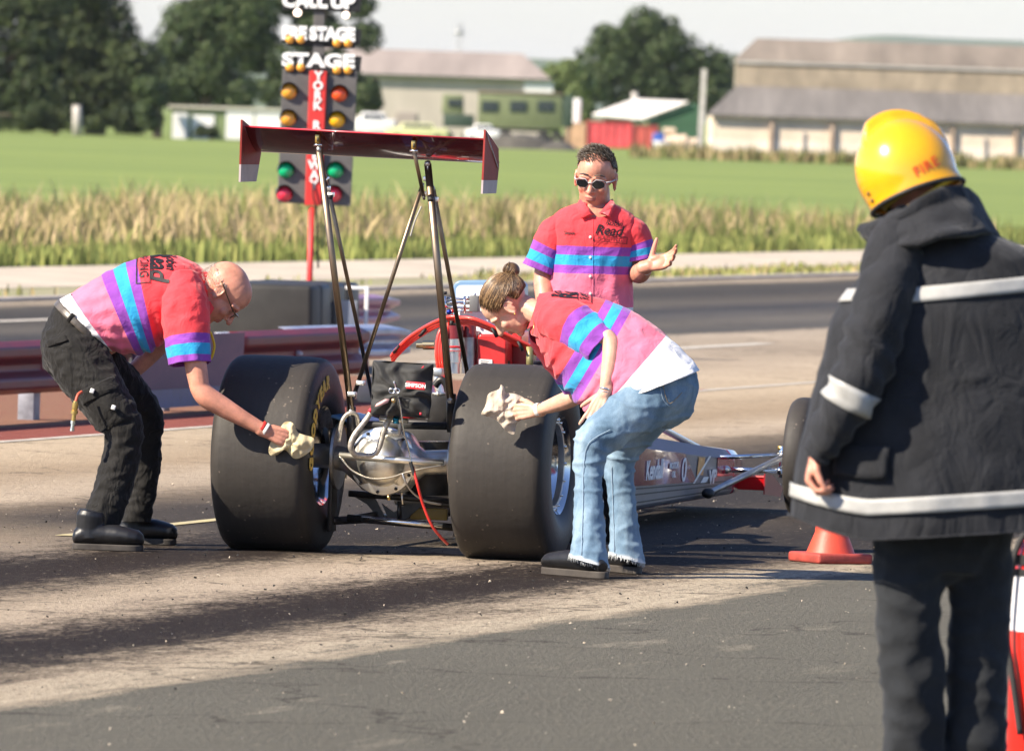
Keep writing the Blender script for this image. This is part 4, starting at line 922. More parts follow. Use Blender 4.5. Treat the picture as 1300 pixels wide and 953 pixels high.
def rear_wheel(sx):
    mb = MB(); hw = RW
    prof = [(.20, -hw+.035), (.215, -hw+.012), (.28, -hw-.012), (.335, -hw-.010), (.372, -hw-.002), (.397, -hw+.008), (.411, -hw+.024), (.4155, -hw+.046), (RR, -hw+.085), (RR, -.06), (RR+.001, 0)]
    prof = prof+[(r, -x) for r, x in reversed(prof[:-1])]
    prof += [(.19, hw-.05), (.19, -hw+.05)]
    mb.lathe(prof, None, 96)
    for f_i, f in enumerate(mb.f):
        if all((mb.v[k].yz.length < .398) for k in f): mb.mi[f_i] = 1
    t = B(mb, 'tyre', [tyre_m, tyre_side], car_)
    t.location = (sx*.515, 0, RR-.012)
    for v in t.data.vertices:                       # the tyre stands flat on its contact patch
        if v.co.z < -(RR-.012): v.co.z = -(RR-.012)
    mb = MB(); o = sx
    mb.lathe([(.205, -hw+.02), (.212, -hw+.012), (.205, -hw+.05), (.185, -hw+.07), (.18, hw-.07), (.205, hw-.05), (.212, hw-.012), (.205, hw-.02), (.17, hw-.07), (.172, -hw+.07)], None, 72)
    rim = B(mb, 'rim', chrome, t, autos=40)
    fx = sx*(hw-.045)
    mb = MB(); mb.lathe([(.175, fx-.012), (.175, fx+.012), (.20, fx+.012), (.20, fx-.012)], None, 60); B(mb, 'beadlock_ring', alu_d, rim, autos=40)
    mb = MB()
    for k in range(16):
        a = k*PI/8; mb.tube([(fx, math.cos(a)*.188, math.sin(a)*.188), (fx+sx*.022, math.cos(a)*.188, math.sin(a)*.188)], .006, 8)
    B(mb, 'beadlock_bolts', chrome, rim)
    mb = MB(); wx = sx*(hw-.11)
    mb.lathe([(.001, wx-.01), (.06, wx-.01), (.16, wx-.03), (.175, wx-.02), (.175, wx), (.16, wx-.01), (.06, wx+.02), (.001, wx+.02)], None, 60, close=False)
    B(mb, 'wheel_centre', alu_d, rim, autos=40)
    mb = MB()
    for k in range(5):
        a = k*2*PI/5; c_ = Vector((wx+.01*sx, math.cos(a)*.105, math.sin(a)*.105)); mb.lathe([(.001, -.02), (.026, -.02), (.026, .02), (.001, .02)], Matrix.Translation(c_), 14, close=False)
    B(mb, 'wheel_hole', blackp, rim, autos=40)
    mb = MB(); mb.lathe([(.001, wx-.02), (.035, wx-.02), (.035, wx+.03), (.02, wx+.04), (.001, wx+.04)], None, 18, close=False)
    for k in range(5):
        a = (k+.5)*2*PI/5; mb.tube([(wx, math.cos(a)*.055, math.sin(a)*.055), (wx+sx*.035, math.cos(a)*.055, math.sin(a)*.055)], .008, 6)
    B(mb, 'hub', chrome, rim, autos=40)
    ins = -sx*(hw+.0135)
    # the sidewall facing the camera on each wheel carries yellow lettering
    if sx < 0: arc_text('GOODYEAR', .315, .078, PI*1.06, hw+.0135, -1, t, gold_l); arc_text('EAGLE', .315, .078, PI*.18, hw+.0135, -1, t, gold_l)
    return t
tl_ = rear_wheel(-1); tr_ = rear_wheel(1)

# ---- rear axle, differential
HZ = RR-.012
mb = MB(); c = cp(489, 585, -.10); DC = c.copy()
Ry = Matrix.Rotation(PI/2, 4, 'Z')
M = Matrix.Translation(c) @ Matrix.Rotation(-PI/2, 4, 'Z')      # lathe axis points backwards
mb.lathe([(.001, .155), (.05, .15), (.085, .125), (.103, .085), (.108, .06), (.122, .058), (.142, .052), (.146, .03), (.142, .0), (.13, -.06), (.09, -.14), (.05, -.2)], M, 48, close=False)
dif = B(mb, 'differential', alu, autos=50)
for k in range(10):
    a = k*2*PI/10+.2; p0 = c+Vector((math.cos(a)*.131, -.052, math.sin(a)*.131)); mb = MB(); mb.tube([p0, p0+Vector((0, -.014, 0))], .007, 6); B(mb, 'bolt', steel_dk, dif)
for sx in (-1, 1):
    mb = MB(); e = Vector((sx*.30, -.02, HZ)); s0 = c+Vector((sx*.03, .02, 0))
    mb.tube(smoothpts([s0, c+Vector((sx*.10, .01, 0)), c+Vector((sx*.17, .01, 0)), e, Vector((sx*.42, -.02, HZ))], 5), [(.13, .11)]*5+[(.125-.014*i, .105-.010*i) for i in range(5)]+[(.052, .052)]*11, 20, ref=(0, 0, 1)); B(mb, 'axle_housing', alu if sx > 0 else alu_d, autos=60)
    mb = MB(); mb.box((sx*.275, 0, HZ-.10), (.018, .10, .44)); mb.box((sx*.262, 0, HZ), (.02, .16, .16)); B(mb, 'axle_bracket', steel_dk, bevel=.004)
    mb = MB(); mb.lathe([(.045, -.006), (.14, -.006), (.14, .006), (.045, .006)], Matrix.Translation((sx*.255, .0, HZ)), 40); B(mb, 'brake_disc', alu_d, autos=40)
mb = MB(); a = cp(431, 578, -.28); b = cp(563, 588, -.28); mb.tube([a, b], .0145, 14, caps=True); B(mb, 'axle_brace', alu)
# braided hoses
braid = mat('braided_hose', (.55, .50, .42), .42, metal=.55, var=.35, vscale=60, bump=.6, bscale=200)
def hose(pts, r, m, n='hose', d=None, seg=8):
    mb = MB(); mb.tube(smoothpts([cp(*q) for q in pts], 8), r, seg); return B(mb, n, m)
hose([(472, 522, -.36), (463, 535, -.38), (450, 552, -.40), (445, 566, -.40), (450, 576, -.38), (458, 578, -.36), (474, 577, -.33), (481, 568, -.33), (488, 545, -.33), (494, 532, -.32), (497, 524, -.28)], .0125, braid)
hose([(430, 560, -.2), (434, 536, -.22), (442, 525, -.22), (452, 526, -.2), (455, 540, -.15)], .009, braid)
hose([(431, 579, -.31), (447, 597, -.32), (470, 607, -.33), (495, 606, -.33), (514, 600, -.32), (540, 594, -.31), (566, 590, -.28)], .0042, mat('bare_cable', (.55, .48, .36), .3, metal=.9))
hose([(511, 601, -.34), (515, 612, -.34), (524, 625, -.3), (540, 636, -.25), (560, 640, -.2)], .0045, mat('cable_grey', (.5, .48, .44), .35, metal=.8))
hose([(500, 484, -.47), (508, 515, -.46), (512, 545, -.45), (520, 575, -.42), (525, 600, -.42)], .0038, chrome, 'release_cable')
hose([(524, 592, -.43), (530, 615, -.44), (537, 640, -.42), (548, 666, -.40), (560, 682, -.36), (568, 690, -.3)], .0065, mat('red_cable', (.60, .03, .02), .35, coat=.3), 'release_cable')
hose([(521, 586, -.435), (524, 596, -.435), (526, 603, -.435)], .008, blackp, 'cable_joint')
# shaft and blue anodised clamp above the differential
mb = MB(); a = cp(482, 531, -.24); b = cp(518, 534, -.24); mb.tube([a, b], .011, 10); B(mb, 'cross_bolt', alu)
mb = MB(); a = cp(500, 532, -.24); b = cp(507, 532.6, -.24); mb.tube([a, b], .019, 14); B(mb, 'blue_clamp', mat('blue_anodised', (.02, .22, .42), .25, metal=.8))
mb = MB()
for x in (489, 508): mb.box(cp(x, 540, -.22), (.014, .03, .08))
mb.box(cp(498, 549, -.2), (.10, .05, .02)); B(mb, 'clamp_lug', alu_d, bevel=.003)
# cross member and lower frame
def bar(p0, p1, r, m, n='frame_tube', seg=10):
    mb = MB(); mb.tube([cp(*p0), cp(*p1)], r, seg); return B(mb, n, m)
bar((440, 538, -.05), (575, 541, -.05), .016, blackp); bar((443, 626, .05), (575, 636, .05), .014, steel_dk); bar((441, 657, -.02), (575, 669, -.02), .016, steel_dk); bar((459, 658.5, -.06), (562, 667, -.06), .0105, chrome, 'wheelie_bar')
mb = MB(); mb.prism([cp(446, 628, .1), cp(476, 632, .1), cp(488, 655, .1), cp(480, 657, .1), cp(466, 640, .1)], (0, .01, 0)); mb.prism([cp(484, 638, .1), cp(500, 650, .1), cp(515, 640, .1), cp(540, 638, .1), cp(514, 660, .1), cp(492, 656, .1)], (0, .01, 0)); B(mb, 'gusset_plate', steel_dk, smooth=False)
bar((443, 658, .08), (478, 652, .08), .012, steel_dk); bar((507, 636, .0), (507, 660, .0), .010, steel_dk, 'frame_tube'); bar((510, 625, -.1), (511, 640, -.1), .004, alu, 'bracket_rod')
mb = MB(); q = cp(493.5, 631, -.2); mb.tube([q+Vector((0, 0, .01)), q-Vector((0, 0, .012))], .009, 6); B(mb, 'drain_plug', mat('brass', (.60, .42, .16), .3, metal=1.0))
mb = MB(); mb.box(cp(545, 652, .12), (.16, .03, .05)); B(mb, 'yellow_panel', mat('ochre_panel', (.20, .13, .02), .6), bevel=.005)
mb = MB(); mb.tube([cp(545, 560, .2), cp(545, 628, .2)], .11, 20); B(mb, 'side_tank', steel_dk, autos=40)
mb = MB(); mb.box(cp(456, 532, .18), (.13, .5, .012), R=Matrix.Rotation(.25, 3, 'Y')); B(mb, 'blue_tray', mat('blue_panel', (.12, .25, .42), .4))

# ---- parachute pack
PC = (-.44, .0)
def pack_pt(px, py, f): return cp(px, py, f)
mb = MB(); N = 22
cornersF = [(471, 526), (545, 531), (550, 462), (474, 458)]            # front face (towards the camera)
def pk(a, b, f):
    bl, br, tr2, tl2 = [Vector((*q, 0)) for q in cornersF]; q = (bl*(1-a)+br*a)*(1-b)+(tl2*(1-a)+tr2*a)*b; return cp(q.x, q.y, f)
def face(a, b):
    r = max(abs(a-.5), abs(b-.5))*2; puff = .035*(1-r**4)
    e = 4; rnd = (abs(a-.5)*2)**e+(abs(b-.5)*2)**e
    p = pk(a, b, -.43)
    ctr = Vector((p.x-.0, 0, 0)); d = math.hypot(a-.5, b-.5); an = math.atan2(b-.4, a-.45)
    wr = .010*math.sin(an*9+4*nz((a*3, b*3, 1), 1))*min(1, d*2.4)+.010*nz((a*6, b*6, 2), 1)
    p.y -= puff+wr; return p, 0
mb.grid(face, 34, 34)
def shell(a, b):
    t = a*4; k = int(t) % 4; f = t-int(t); cs = [(0, 0), (1, 0), (1, 1), (0, 1), (0, 0)]
    u = cs[k][0]+(cs[k+1][0]-cs[k][0])*f; v = cs[k][1]+(cs[k+1][1]-cs[k][1])*f
    g = .5+(u-.5)*(1-.10*b*b); h = .5+(v-.5)*(1-.12*b*b)
    p = pk(g, h, -.43+.24*b); n_ = .010*nz((a*14, b*3, 5), 1); p.z += n_*(1 if v > .5 else -1); p.x += n_; return p, 0
mb.grid(shell, 64, 10, wrapu=True); B(mb, 'parachute_pack', blackc, fix=False); pack = car_.children[-1]
mb = MB(); mb.box(cp(509, 495, -.36), (.24, .06, .22)); B(mb, 'pack_liner', blackc, pack)
mb = MB(); q = cp(528, 489.5, -.50); mb.box(q, (.082, .014, .031), R=Matrix.Rotation(.05, 3, 'Y')); tagp = B(mb, 'name_tag', mat('tag_red', (.72, .03, .04), .5), pack, bevel=.003)
me = textmesh('SIMPSON', .022, .0006); ex = Vector((1, 0, -.05)).normalized(); ez = Vector((0, -1, 0)); M = Matrix((ex, ez.cross(ex), ez)).transposed().to_4x4(); M.translation = q+Vector((0, -.009, 0)); me.transform(M); link('lettering', me, tagp, letter, False)
mb = MB()
for x, y in ((497.5, 496), (503.5, 496)): mb.tube([cp(x+4*math.cos(t), y+3*math.sin(t), -.50) for t in [i*PI/6 for i in range(12)]], .0022, 6, closed=True)
B(mb, 'grommet', chrome, pack)
mb = MB(); q = cp(499.5, 508.5, -.495); mb.ell(q, (.010, .006, .010)); B(mb, 'snap', mat('brass_snap', (.6, .42, .2), .3, metal=1), pack)
mb = MB(); mb.prism([cp(476, 516, -.487), cp(478, 512.5, -.49), cp(489, 506.5, -.492), cp(494.5, 506.5, -.492), cp(492.5, 511, -.49), cp(483, 515, -.488)], (0, -.004, 0)); B(mb, 'pink_flag', mat('pink_ribbon', (.72, .42, .40), .6), pack)
mb = MB(); mb.box(cp(470, 521, -.42), (.014, .01, .016), R=Matrix.Rotation(.6, 3, 'Y')); mb.box(cp(537, 466, -.472), (.012, .006, .005), R=Matrix.Rotation(-.8, 3, 'Y')); mb.box(cp(534, 525, -.475), (.008, .006, .010)); B(mb, 'red_tab', mat('tab_red', (.7, .03, .06), .5), pack)

# ---- rear wing
wing_m = mat('wing_maroon', (.085, .006, .010), .2, var=.25, vscale=3, coat=1.0, stretch=(1, 4, 4)); plate_r = mat('plate_maroon', (.26, .035, .030), .55, var=.3, vscale=5, spec=.15); plate_s = mat('plate_silver', (.42, .35, .35), .5, metal=.0, spec=.2, var=.15, vscale=8)
wl0, wr0 = cp(311, 160.5, -.36), cp(616, 177, -.36); wl1, wr1 = cp(331, 192, -.06), cp(616, 206, -.06); xl, xr2 = wl0.x, wr0.x
mb = MB()
def wsec(t):
    zt = wl0.z+(wr0.z-wl0.z)*t; zb = wl1.z+(wr1.z-wl1.z)*t; x = xl+(xr2-xl)*t
    out = []
    for k in range(15):
        s = k/14; y = -.36+.30*s; z = zt+(zb-zt)*s; cam_ = -.022*math.sin(PI*s)
        out.append((x, y, z+cam_+.016*math.sin(PI*min(1, s*1.02))**.6*(.3+s)))
    for k in range(14, -1, -1):
        s = k/14; y = -.36+.30*s; z = zt+(zb-zt)*s; cam_ = -.022*math.sin(PI*s)
        out.append((x, y, z+cam_-.014*math.sin(PI*min(1, s*1.02))**.6*(.3+s)))
    return out
rows = [wsec(i/12) for i in range(13)]; n = len(rows[0])
b0 = mb.addv([q for r in rows for q in r])
for i in range(12): mb.addf([(i*n+j, i*n+(j+1) % n, (i+1)*n+(j+1) % n, (i+1)*n+j) for j in range(n)], b0)
mb.addf([tuple(range(n)), tuple(12*n+j for j in reversed(range(n)))], b0)
wing = B(mb, 'rear_wing', wing_m, autos=50)
mb = MB(); mb.box(((xl+xr2)/2, -.363, (wl0.z+wr0.z)/2), (xr2-xl, .006, .007), R=Matrix.Rotation(-math.atan2(wr0.z-wl0.z, xr2-xl)*-1*-1, 3, 'Y')); B(mb, 'trailing_edge', mat('edge_red', (.60, .03, .05), .3, coat=.5), wing)
def endplate(x, pts, split, side_):
    """pts: (y, z) outline; split z between maroon and silver"""
    top = []; bot = []; n = len(pts)
    def clip(keep):
        out = []
        for i in range(n):
            a, b = pts[i], pts[(i+1) % n]; ka, kb = keep(a), keep(b)
            if ka: out.append(a)
            if ka != kb: t = (split-a[1])/(b[1]-a[1]); out.append((a[0]+(b[0]-a[0])*t, split))
        return out
    up_ = clip(lambda q: q[1] >= split); dn = clip(lambda q: q[1] < split)
    mb = MB(); mb.prism([(x-.004, a, b) for a, b in up_], (.008, 0, 0)); pl = B(mb, 'end_plate', plate_r, wing, smooth=False)
    mb = MB(); mb.prism([(x-.0042, a, b) for a, b in dn], (.0084, 0, 0)); B(mb, 'plate_tip', plate_s, wing, smooth=False); return pl
z_ = lambda px, py, f=-.4: cp(px, py, f).z
endplate(xl-.006, [(-.40, z_(305, 152)), (-.30, z_(313, 158)), (-.08, z_(330, 170)), (-.05, z_(330, 195)), (-.12, z_(324, 231)), (-.40, z_(302, 231))], z_(310, 209), -1)
endplate(xr2+.006, [(-.40, z_(618, 165)), (-.14, z_(637, 189)), (-.12, z_(637, 212)), (-.16, z_(631, 246)), (-.42, z_(613, 246)), (-.41, z_(615, 206))], z_(620, 229), 1)
mb = MB(); mb.box((xr2+.0125, -.27, z_(628, 192)), (.004, .27, .006), R=Matrix.Rotation(-.55, 3, 'X')); B(mb, 'plate_rail', plate_s, wing)
brassm = mat('gold_anodised', (.62, .42, .13), .3, metal=.9)
for x, y in ((403.5, 178.5), (525.5, 186)):
    mb = MB(); q = cp(x, y-2, -.33); mb.box(q, (.018, .03, .036)); br = B(mb, 'wing_bracket', brassm, wing, bevel=.002)
    mb = MB(); mb.box(cp(x, y-1, -.35), (.006, .004, .018)); B(mb, 'bracket_slot', blackp, br)
    mb = MB(); q = cp(x, y+5.5, -.33); mb.tube([q-Vector((.018, 0, 0)), q+Vector((.018, 0, 0))], .007, 8); B(mb, 'bracket_pin', chrome, br)
def strut(p0, p1, r, n='wing_strut', m=None, flat=.6):
    mb = MB(); a, b = cp(*p0), cp(*p1); mb.tube([a, b], (r, r*flat) if False else [(r, r*flat)]*2, 14, ref=(1, 0, 0)); o = B(mb, n, m or strut_m)
    mb = MB()
    for q, d in ((a, b-a), (b, a-b)):
        d = d.normalized(); mb.tube([q-d*.012, q+d*.05], [r*.75, r*.5], 8); mb.ell(q, r*.9, nu=10, nv=8)
    B(mb, 'rod_end', alu_d, o); return o
strut((405, 190, -.32), (446, 522, -.12), .0145); strut((414, 226, -.10), (473, 505, .30), .009)
strut((543, 208, -.18), (572, 508, -.10), .016); strut((550, 240, -.06), (594, 478, .34), .0098)
strut((526, 194, -.32), (538, 250, -.18), .0085); strut((536, 236, -.16), (449, 503, .02), .0092)
bar((404, 194, -.30), (416, 238, -.12), .008, strut_m, 'wing_link'); bar((417, 226, -.1), (409, 231, -.3), .005, chrome, 'wing_link')
hose([(535, 262, -.19), (527, 280, -.2), (521, 300, -.2)], .0035, mat('clear_line', (.4, .38, .34), .4), 'wing_line')
for (x, y) in ((414, 239), (419, 247), (538, 246), (543, 227), (551, 253), (447, 500), (458, 486)):
    mb = MB(); mb.box(cp(x, y, -.14), (.036, .028, .02)); mb.tube([cp(x-4, y, -.15), cp(x+4, y+.5, -.15)], .006, 6); B(mb, 'strut_clamp', alu, bevel=.003)
mb = MB(); mb.box(cp(547, 253, -.2), (.02, .02, .02)); mb.box(cp(398+21, 250, -.2), (.022, .02, .018)); B(mb, 'strut_block', blackp)
for x, y, f in ((446, 524, -.1), (573, 508, -.08)): mb = MB(); mb.tube([cp(x, y-8, f), cp(x, y+40, f+.02)], .02, 10); B(mb, 'strut_mount', steel_dk)

# ---- engine
cred = mat('engine_red', (.62, .028, .028), .35, var=.25, vscale=12, coat=.4); dred = mat('engine_dark_red', (.20, .015, .015), .4, coat=.4, var=.2, vscale=9)
whm = mat('injector_white', (.76, .78, .80), .35, coat=.3); blm = mat('injector_blue', (.16, .27, .42), .35, coat=.3)
EY = 1.25
mb = MB(); mb.box((.02, EY, .36), (.50, .62, .38)); B(mb, 'engine_block', steel_dk, bevel=.02)
mb = MB(); mb.box((.03, EY, .56), (.30, .55, .12)); B(mb, 'intake_manifold', alu_d, bevel=.02)
for sx in (-1, 1):
    mb = MB(); mb.box((.02+sx*.21, EY, .60), (.17, .60, .13), R=Matrix.Rotation(sx*.5, 3, 'Y')); B(mb, 'valve_cover', cred, bevel=.03, seg=3)
    for k in range(4):
        mb = MB(); a = Vector((.02+sx*.28, EY-.24+k*.16, .50)); mb.tube(smoothpts([a, a+Vector((sx*.10, .0, .02)), a+Vector((sx*.18, -.05, -.06)), a+Vector((sx*.22, -.12, -.16))], 5), .024, 12); B(mb, 'exhaust_pipe', alu_d)
# injector hat: rounded white scoop with a blue rim, facing backwards
def rrect(px0, py0, px1, py1, r, f, n=6):
    out = []
    for cx, cy, a0 in ((px1-r, py0+r, -90), (px1-r, py1-r, 0), (px0+r, py1-r, 90), (px0+r, py0+r, 180)):
        for k in range(n+1): a = rad(a0+90*k/n); out.append(cp(cx+r*math.cos(a), cy+r*math.sin(a), f))
    return out
mb = MB(); mb.prism(rrect(575, 356, 652, 424, 10, EY+.05), (0, .30, 0)); hat = B(mb, 'injector_scoop', blm, autos=40, bevel=.006)
mb = MB(); mb.prism(rrect(579.5, 362, 648, 424, 7, EY+.045), (0, -.01, 0)); B(mb, 'scoop_face', whm, hat, autos=40)
mb = MB(); mb.prism(rrect(583, 392, 642, 428, 5, EY), (0, .1, 0)); B(mb, 'injector_body', whm, bevel=.006, autos=40)
mb = MB(); mb.box(cp(603, 385.5, EY-.08), (.040, .05, .070)); B(mb, 'linkage_box', mat('box_grey', (.13, .13, .13), .5), bevel=.003)
mb = MB()
for y, r in ((379.5, .006), (384, .008), (390.5, .0065), (395, .004)): mb.tube([cp(563, y-1, EY-.05), cp(600, y+1, EY-.05)], r, 8)
for x in (565, 590): mb.tube([cp(x, 376, EY-.06), cp(x, 398, EY-.06)], .006, 8)
mb.ell(cp(594, 378.5, EY-.07), .010); mb.ell(cp(603, 374, EY-.07), .007)
B(mb, 'throttle_linkage', chrome)
mb = MB(); mb.ell(cp(570, 396, EY-.08), .012); B(mb, 'blue_fitting', mat('blue_an', (.01, .03, .25), .25, metal=.6))
mb = MB(); mb.ell(cp(574, 395, EY-.07), .009); mb.box(cp(566, 389, EY-.08), (.02, .01, .006), R=Matrix.Rotation(.4, 3, 'Y')); B(mb, 'red_fitting', cred)
mb = MB(); mb.tube([cp(564.5, 370, EY-.05), cp(564.5, 374, EY-.05)], .011, 8); B(mb, 'vent_cap', blackp)
# magneto with its red cap
mb = MB(); a = cp(575, 474, EY-.20); b = cp(575, 430, EY-.20); mb.tube([a, a+(b-a)*.3, a+(b-a)*.31, a+(b-a)*.62, a+(b-a)*.63, b], [.030, .030, .036, .036, .040, .040], 24); mag = B(mb, 'magneto', alu, autos=40)
mb = MB(); a = cp(575, 430, EY-.20); b = cp(575, 413, EY-.20); mb.tube([a, b], [.042, .038], 24); B(mb, 'magneto_cap', dred, mag, autos=40)
mb = MB()
for i in range(8): an = i*PI/4; mb.tube([b+Vector((math.cos(an)*.028, math.sin(an)*.028, -.005)), b+Vector((math.cos(an)*.03, math.sin(an)*.03, .022))], .008, 8)
B(mb, 'plug_tower', blackp, mag)
for y, h_ in ((440, .010), (445, .003)):
    mb = MB(); q = cp(575, y, EY-.20); mb.lathe([(.0405, -h_/2), (.0412, -h_/2), (.0412, h_/2), (.0405, h_/2)], Matrix.Translation(q) @ Matrix.Rotation(-PI/2, 4, 'Y'), 24); B(mb, 'red_print', cred, mag)
mb = MB(); a = cp(596, 474, EY-.12); b = cp(596, 428, EY-.12); mb.tube([a, b], [.034, .034], 24); B(mb, 'fuel_pump', alu_d, autos=40)
mb = MB(); a = cp(595, 428, EY-.12); b = cp(595, 411, EY-.12); mb.tube([a, b], [.036, .032], 20); B(mb, 'pump_cap', dred, autos=40)
mb = MB(); mb.prism(rrect(606, 424, 643, 472, 5, EY-.15), (0, .12, 0)); tk_ = B(mb, 'red_tank', cred, bevel=.008, autos=40)
mb = MB(); mb.prism([cp(x, y, EY-.152) for x, y in ((607.5, 455.5), (625, 456.5), (625, 465), (607.5, 464))], (0, -.003, 0)); lbp = B(mb, 'white_label', mat('label_white', (.8, .8, .78), .5), tk_, smooth=False)
mb = MB()
for k in range(3): mb.prism([cp(x, y+k*2.2, EY-.1555) for x, y in ((610, 457.8), (621-k*2, 458.3), (621-k*2, 459.0), (610, 458.5))], (0, -.001, 0))
B(mb, 'print_line', blackp, lbp, smooth=False)
for x0, x1, y0, y1, f, m_ in ((599, 606, 420, 474, EY-.06, dred), (643, 672, 436, 470, EY-.02, dred), (650, 662, 420, 440, EY-.04, cred)):
    mb = MB(); mb.prism(rrect(x0, y0, x1, y1, 2, f), (0, .15, 0)); B(mb, 'red_cover', m_, bevel=.006, autos=40)
mb = MB(); mb.tube([cp(672.5, 440, EY-.2), cp(672.5, 474, EY-.2)], .018, 4, ref=(1, 1, 0)); B(mb, 'olive_upright', mat('olive_metal', (.30, .27, .12), .4, metal=.5))
mb = MB(); mb.box(cp(642, 466, EY-.1), (.03, .05, .06)); B(mb, 'dark_fitting', steel_dk, bevel=.005)
mb = MB(); mb.ell(cp(684, 466, EY-.1), (.05, .05, .03)); B(mb, 'breather_cap', steel_dk)
# red plug leads sweeping over the engine
hr = mat('plug_lead_red', (.72, .045, .028), .35, coat=.4)
def lead(pts, off, r=.0085):
    mb = MB(); mb.tube(smoothpts([cp(x+off*.3, y+off, f+off*.004) for x, y, f in pts], 7), r, 8); return B(mb, 'plug_lead', hr)
L1 = [(497, 452, EY+.1), (503, 444, EY+.05), (520, 428, EY), (540, 415, EY-.1), (556, 407, EY-.2), (572, 402, EY-.24), (592, 404, EY-.25)]
L2 = [(578, 404, EY-.24), (598, 404, EY-.27), (620, 412, EY-.27), (640, 423, EY-.25), (660, 433, EY-.22), (678, 442, EY-.18), (690, 450, EY-.1)]
for o_ in (0, 3.2, 6): lead(L1, o_)
for o_ in (0, 3.4, 6.4): lead(L2, o_)
for k, o_ in enumerate((0, 3.4, 6.6, 9.5)): lead([(566+o_*.3, 410, EY-.22), (558+o_, 422, EY-.24), (554.5+o_, 440, EY-.25), (555+o_, 458, EY-.25), (559+o_, 480, EY-.22)], 0, .0085)
for x, y, f in ((504, 441, EY+.04), (537, 420, EY-.1), (628, 420, EY-.27), (661, 437, EY-.22)): mb = MB(); mb.box(cp(x, y+2, f), (.010, .03, .045), R=Matrix.Rotation(.7 if x < 560 else -.5, 3, 'Y')); B(mb, 'lead_clip', blackp)
mb = MB(); a = cp(529, 438, EY+.35); b = cp(552, 438, EY+.35); mb.tube([a, a+(b-a)*.35, a+(b-a)*.36, b], [.014, .014, .020, .020], 14); B(mb, 'gold_fitting', mat('gold_pipe', (.75, .58, .30), .22, metal=1), autos=40)
mb = MB(); mb.tube([cp(553, 470, EY-.3), cp(562, 520, EY-.3)], .02, 10); mb.box(cp(554, 472, EY-.3), (.06, .05, .035)); B(mb, 'oil_line', alu, bevel=.004)
mb = MB(); mb.ell(cp(556, 500, -.0), (.012, .012, .012)); mb.tube([cp(549, 500, -.0), cp(565, 500, .0)], .008, 8); B(mb, 'pipe_union', alu)
mb = MB(); mb.tube(smoothpts([cp(552, 490, .3), cp(560, 482, .3), cp(568, 492, .3), cp(570, 520, .3)], 5), .016, 10); mb.box(cp(560, 520, .3), (.09, .12, .14)); B(mb, 'transmission', steel_dk, bevel=.01)

# ---- body: open shoulder at the engine, cockpit, long falling nose
def bsec(y):
    t = max(0, min(1, (y-1.6)/5.35))
    hw = .30-.13*t**.9; zb = .085+.01*t; zt = .60-.33*t**.82
    return hw, zb, zt
def body_skin(y0, y1, n, side):
    mb = MB()
    def f(a, b):
        y = y0+(y1-y0)*b; hw, zb, zt = bsec(y); sh = zb+(zt-zb)*.80
        path = [(hw*.93, zb), (hw, zb+.02), (hw, sh), (hw*.80, zt), (0, zt+.015)]
        k = a*4; i = min(int(k), 3); t = k-i; x = path[i][0]+(path[i+1][0]-path[i][0])*t; z = path[i][1]+(path[i+1][1]-path[i][1])*t
        return (x*side, y, z), 0
    mb.grid(f, 16, n); return mb
plum = mat('body_plum', (.075, .028, .065), .45, coat=.0, spec=.3, var=.25, vscale=2.5, stretch=(3, .4, 3)); maro = mat('body_maroon', (.33, .03, .055), .18, coat=1.0); silv = mat('body_silver', (.17, .165, .18), .4, coat=.2, var=.1, vscale=5)
NY = 6.95
for sd in (-1, 1):
    mb = body_skin(1.7, 6.35, 30, sd); mats_ = [plum, silv]
    for i, f in enumerate(mb.f):
        c_ = sum((mb.v[k] for k in f), Vector())/len(f); hw, zb, zt = bsec(c_.y)
        if abs(abs(c_.x)-hw) < .012 and c_.z < zb+(zt-zb)*.80: mb.mi[i] = 1
    B(mb, 'body_panel', mats_, autos=30, thick=.004, fix=False)
    mb = MB()
    hw, zb, zt = bsec(6.35); 
    def f(a, b, sd=sd, hw=hw, zb=zb, zt=zt):
        k = a*4; i = min(int(k), 3); t = k-i; sh = zb+(zt-zb)*.8; path = [(hw*.93, zb), (hw, zb+.02), (hw, sh), (hw*.80, zt), (0, zt+.015)]
        x = path[i][0]+(path[i+1][0]-path[i][0])*t; z = path[i][1]+(path[i+1][1]-path[i][1])*t; s = math.sqrt(max(0, 1-b*b))
        return (x*sd*(.25+.75*s), 6.35+.62*b, .15+(z-.15)*(.22+.78*s)), 0
    mb.grid(f, 16, 14); B(mb, 'nose_cone', maro if sd > 0 else plum, autos=40, thick=.003, fix=False)
    # maroon sponsor panel and pinstripes on each flank
    def flank(y0, y1, a0, a1, m, nm, off=.008, sk=0.0):
        mb = MB(); N = 10
        for i in range(N):
            ya, yb = y0+(y1-y0)*i/N, y0+(y1-y0)*(i+1)/N; q = []
            for (y, a) in ((ya, a0), (yb, a0), (yb, a1), (ya, a1)):
                yy = y+(sk*(a-a0) if a == a1 else 0); hw, zb, zt = bsec(yy); q.append(((hw+off)*sd, yy, zb+.02+(zt-zb-.02)*.80*a))
            mb.quad(*q)
        return B(mb, nm, m, smooth=False, fix=False)
    flank(2.2, 5.35, .34, 1.0, maro, 'sponsor_panel', sk=-.5); flank(5.9, 6.33, .45, .98, mat('body_red', (.52, .02, .06), .25, coat=.6), 'red_panel')
    flank(5.35, 5.52, .5, .95, mat('flash_orange', (.75, .35, .08), .4), 'orange_flash', sk=.1)
    flank(5.25, 5.3, .3, 1.0, letter, 'white_stripe', sk=.6); flank(5.45, 5.6, .3, .45, letter, 'white_stripe', sk=.6)
    for a in (.04, .18, .28): flank(1.8, 6.3, a, a+.025, blackp, 'pinstripe')
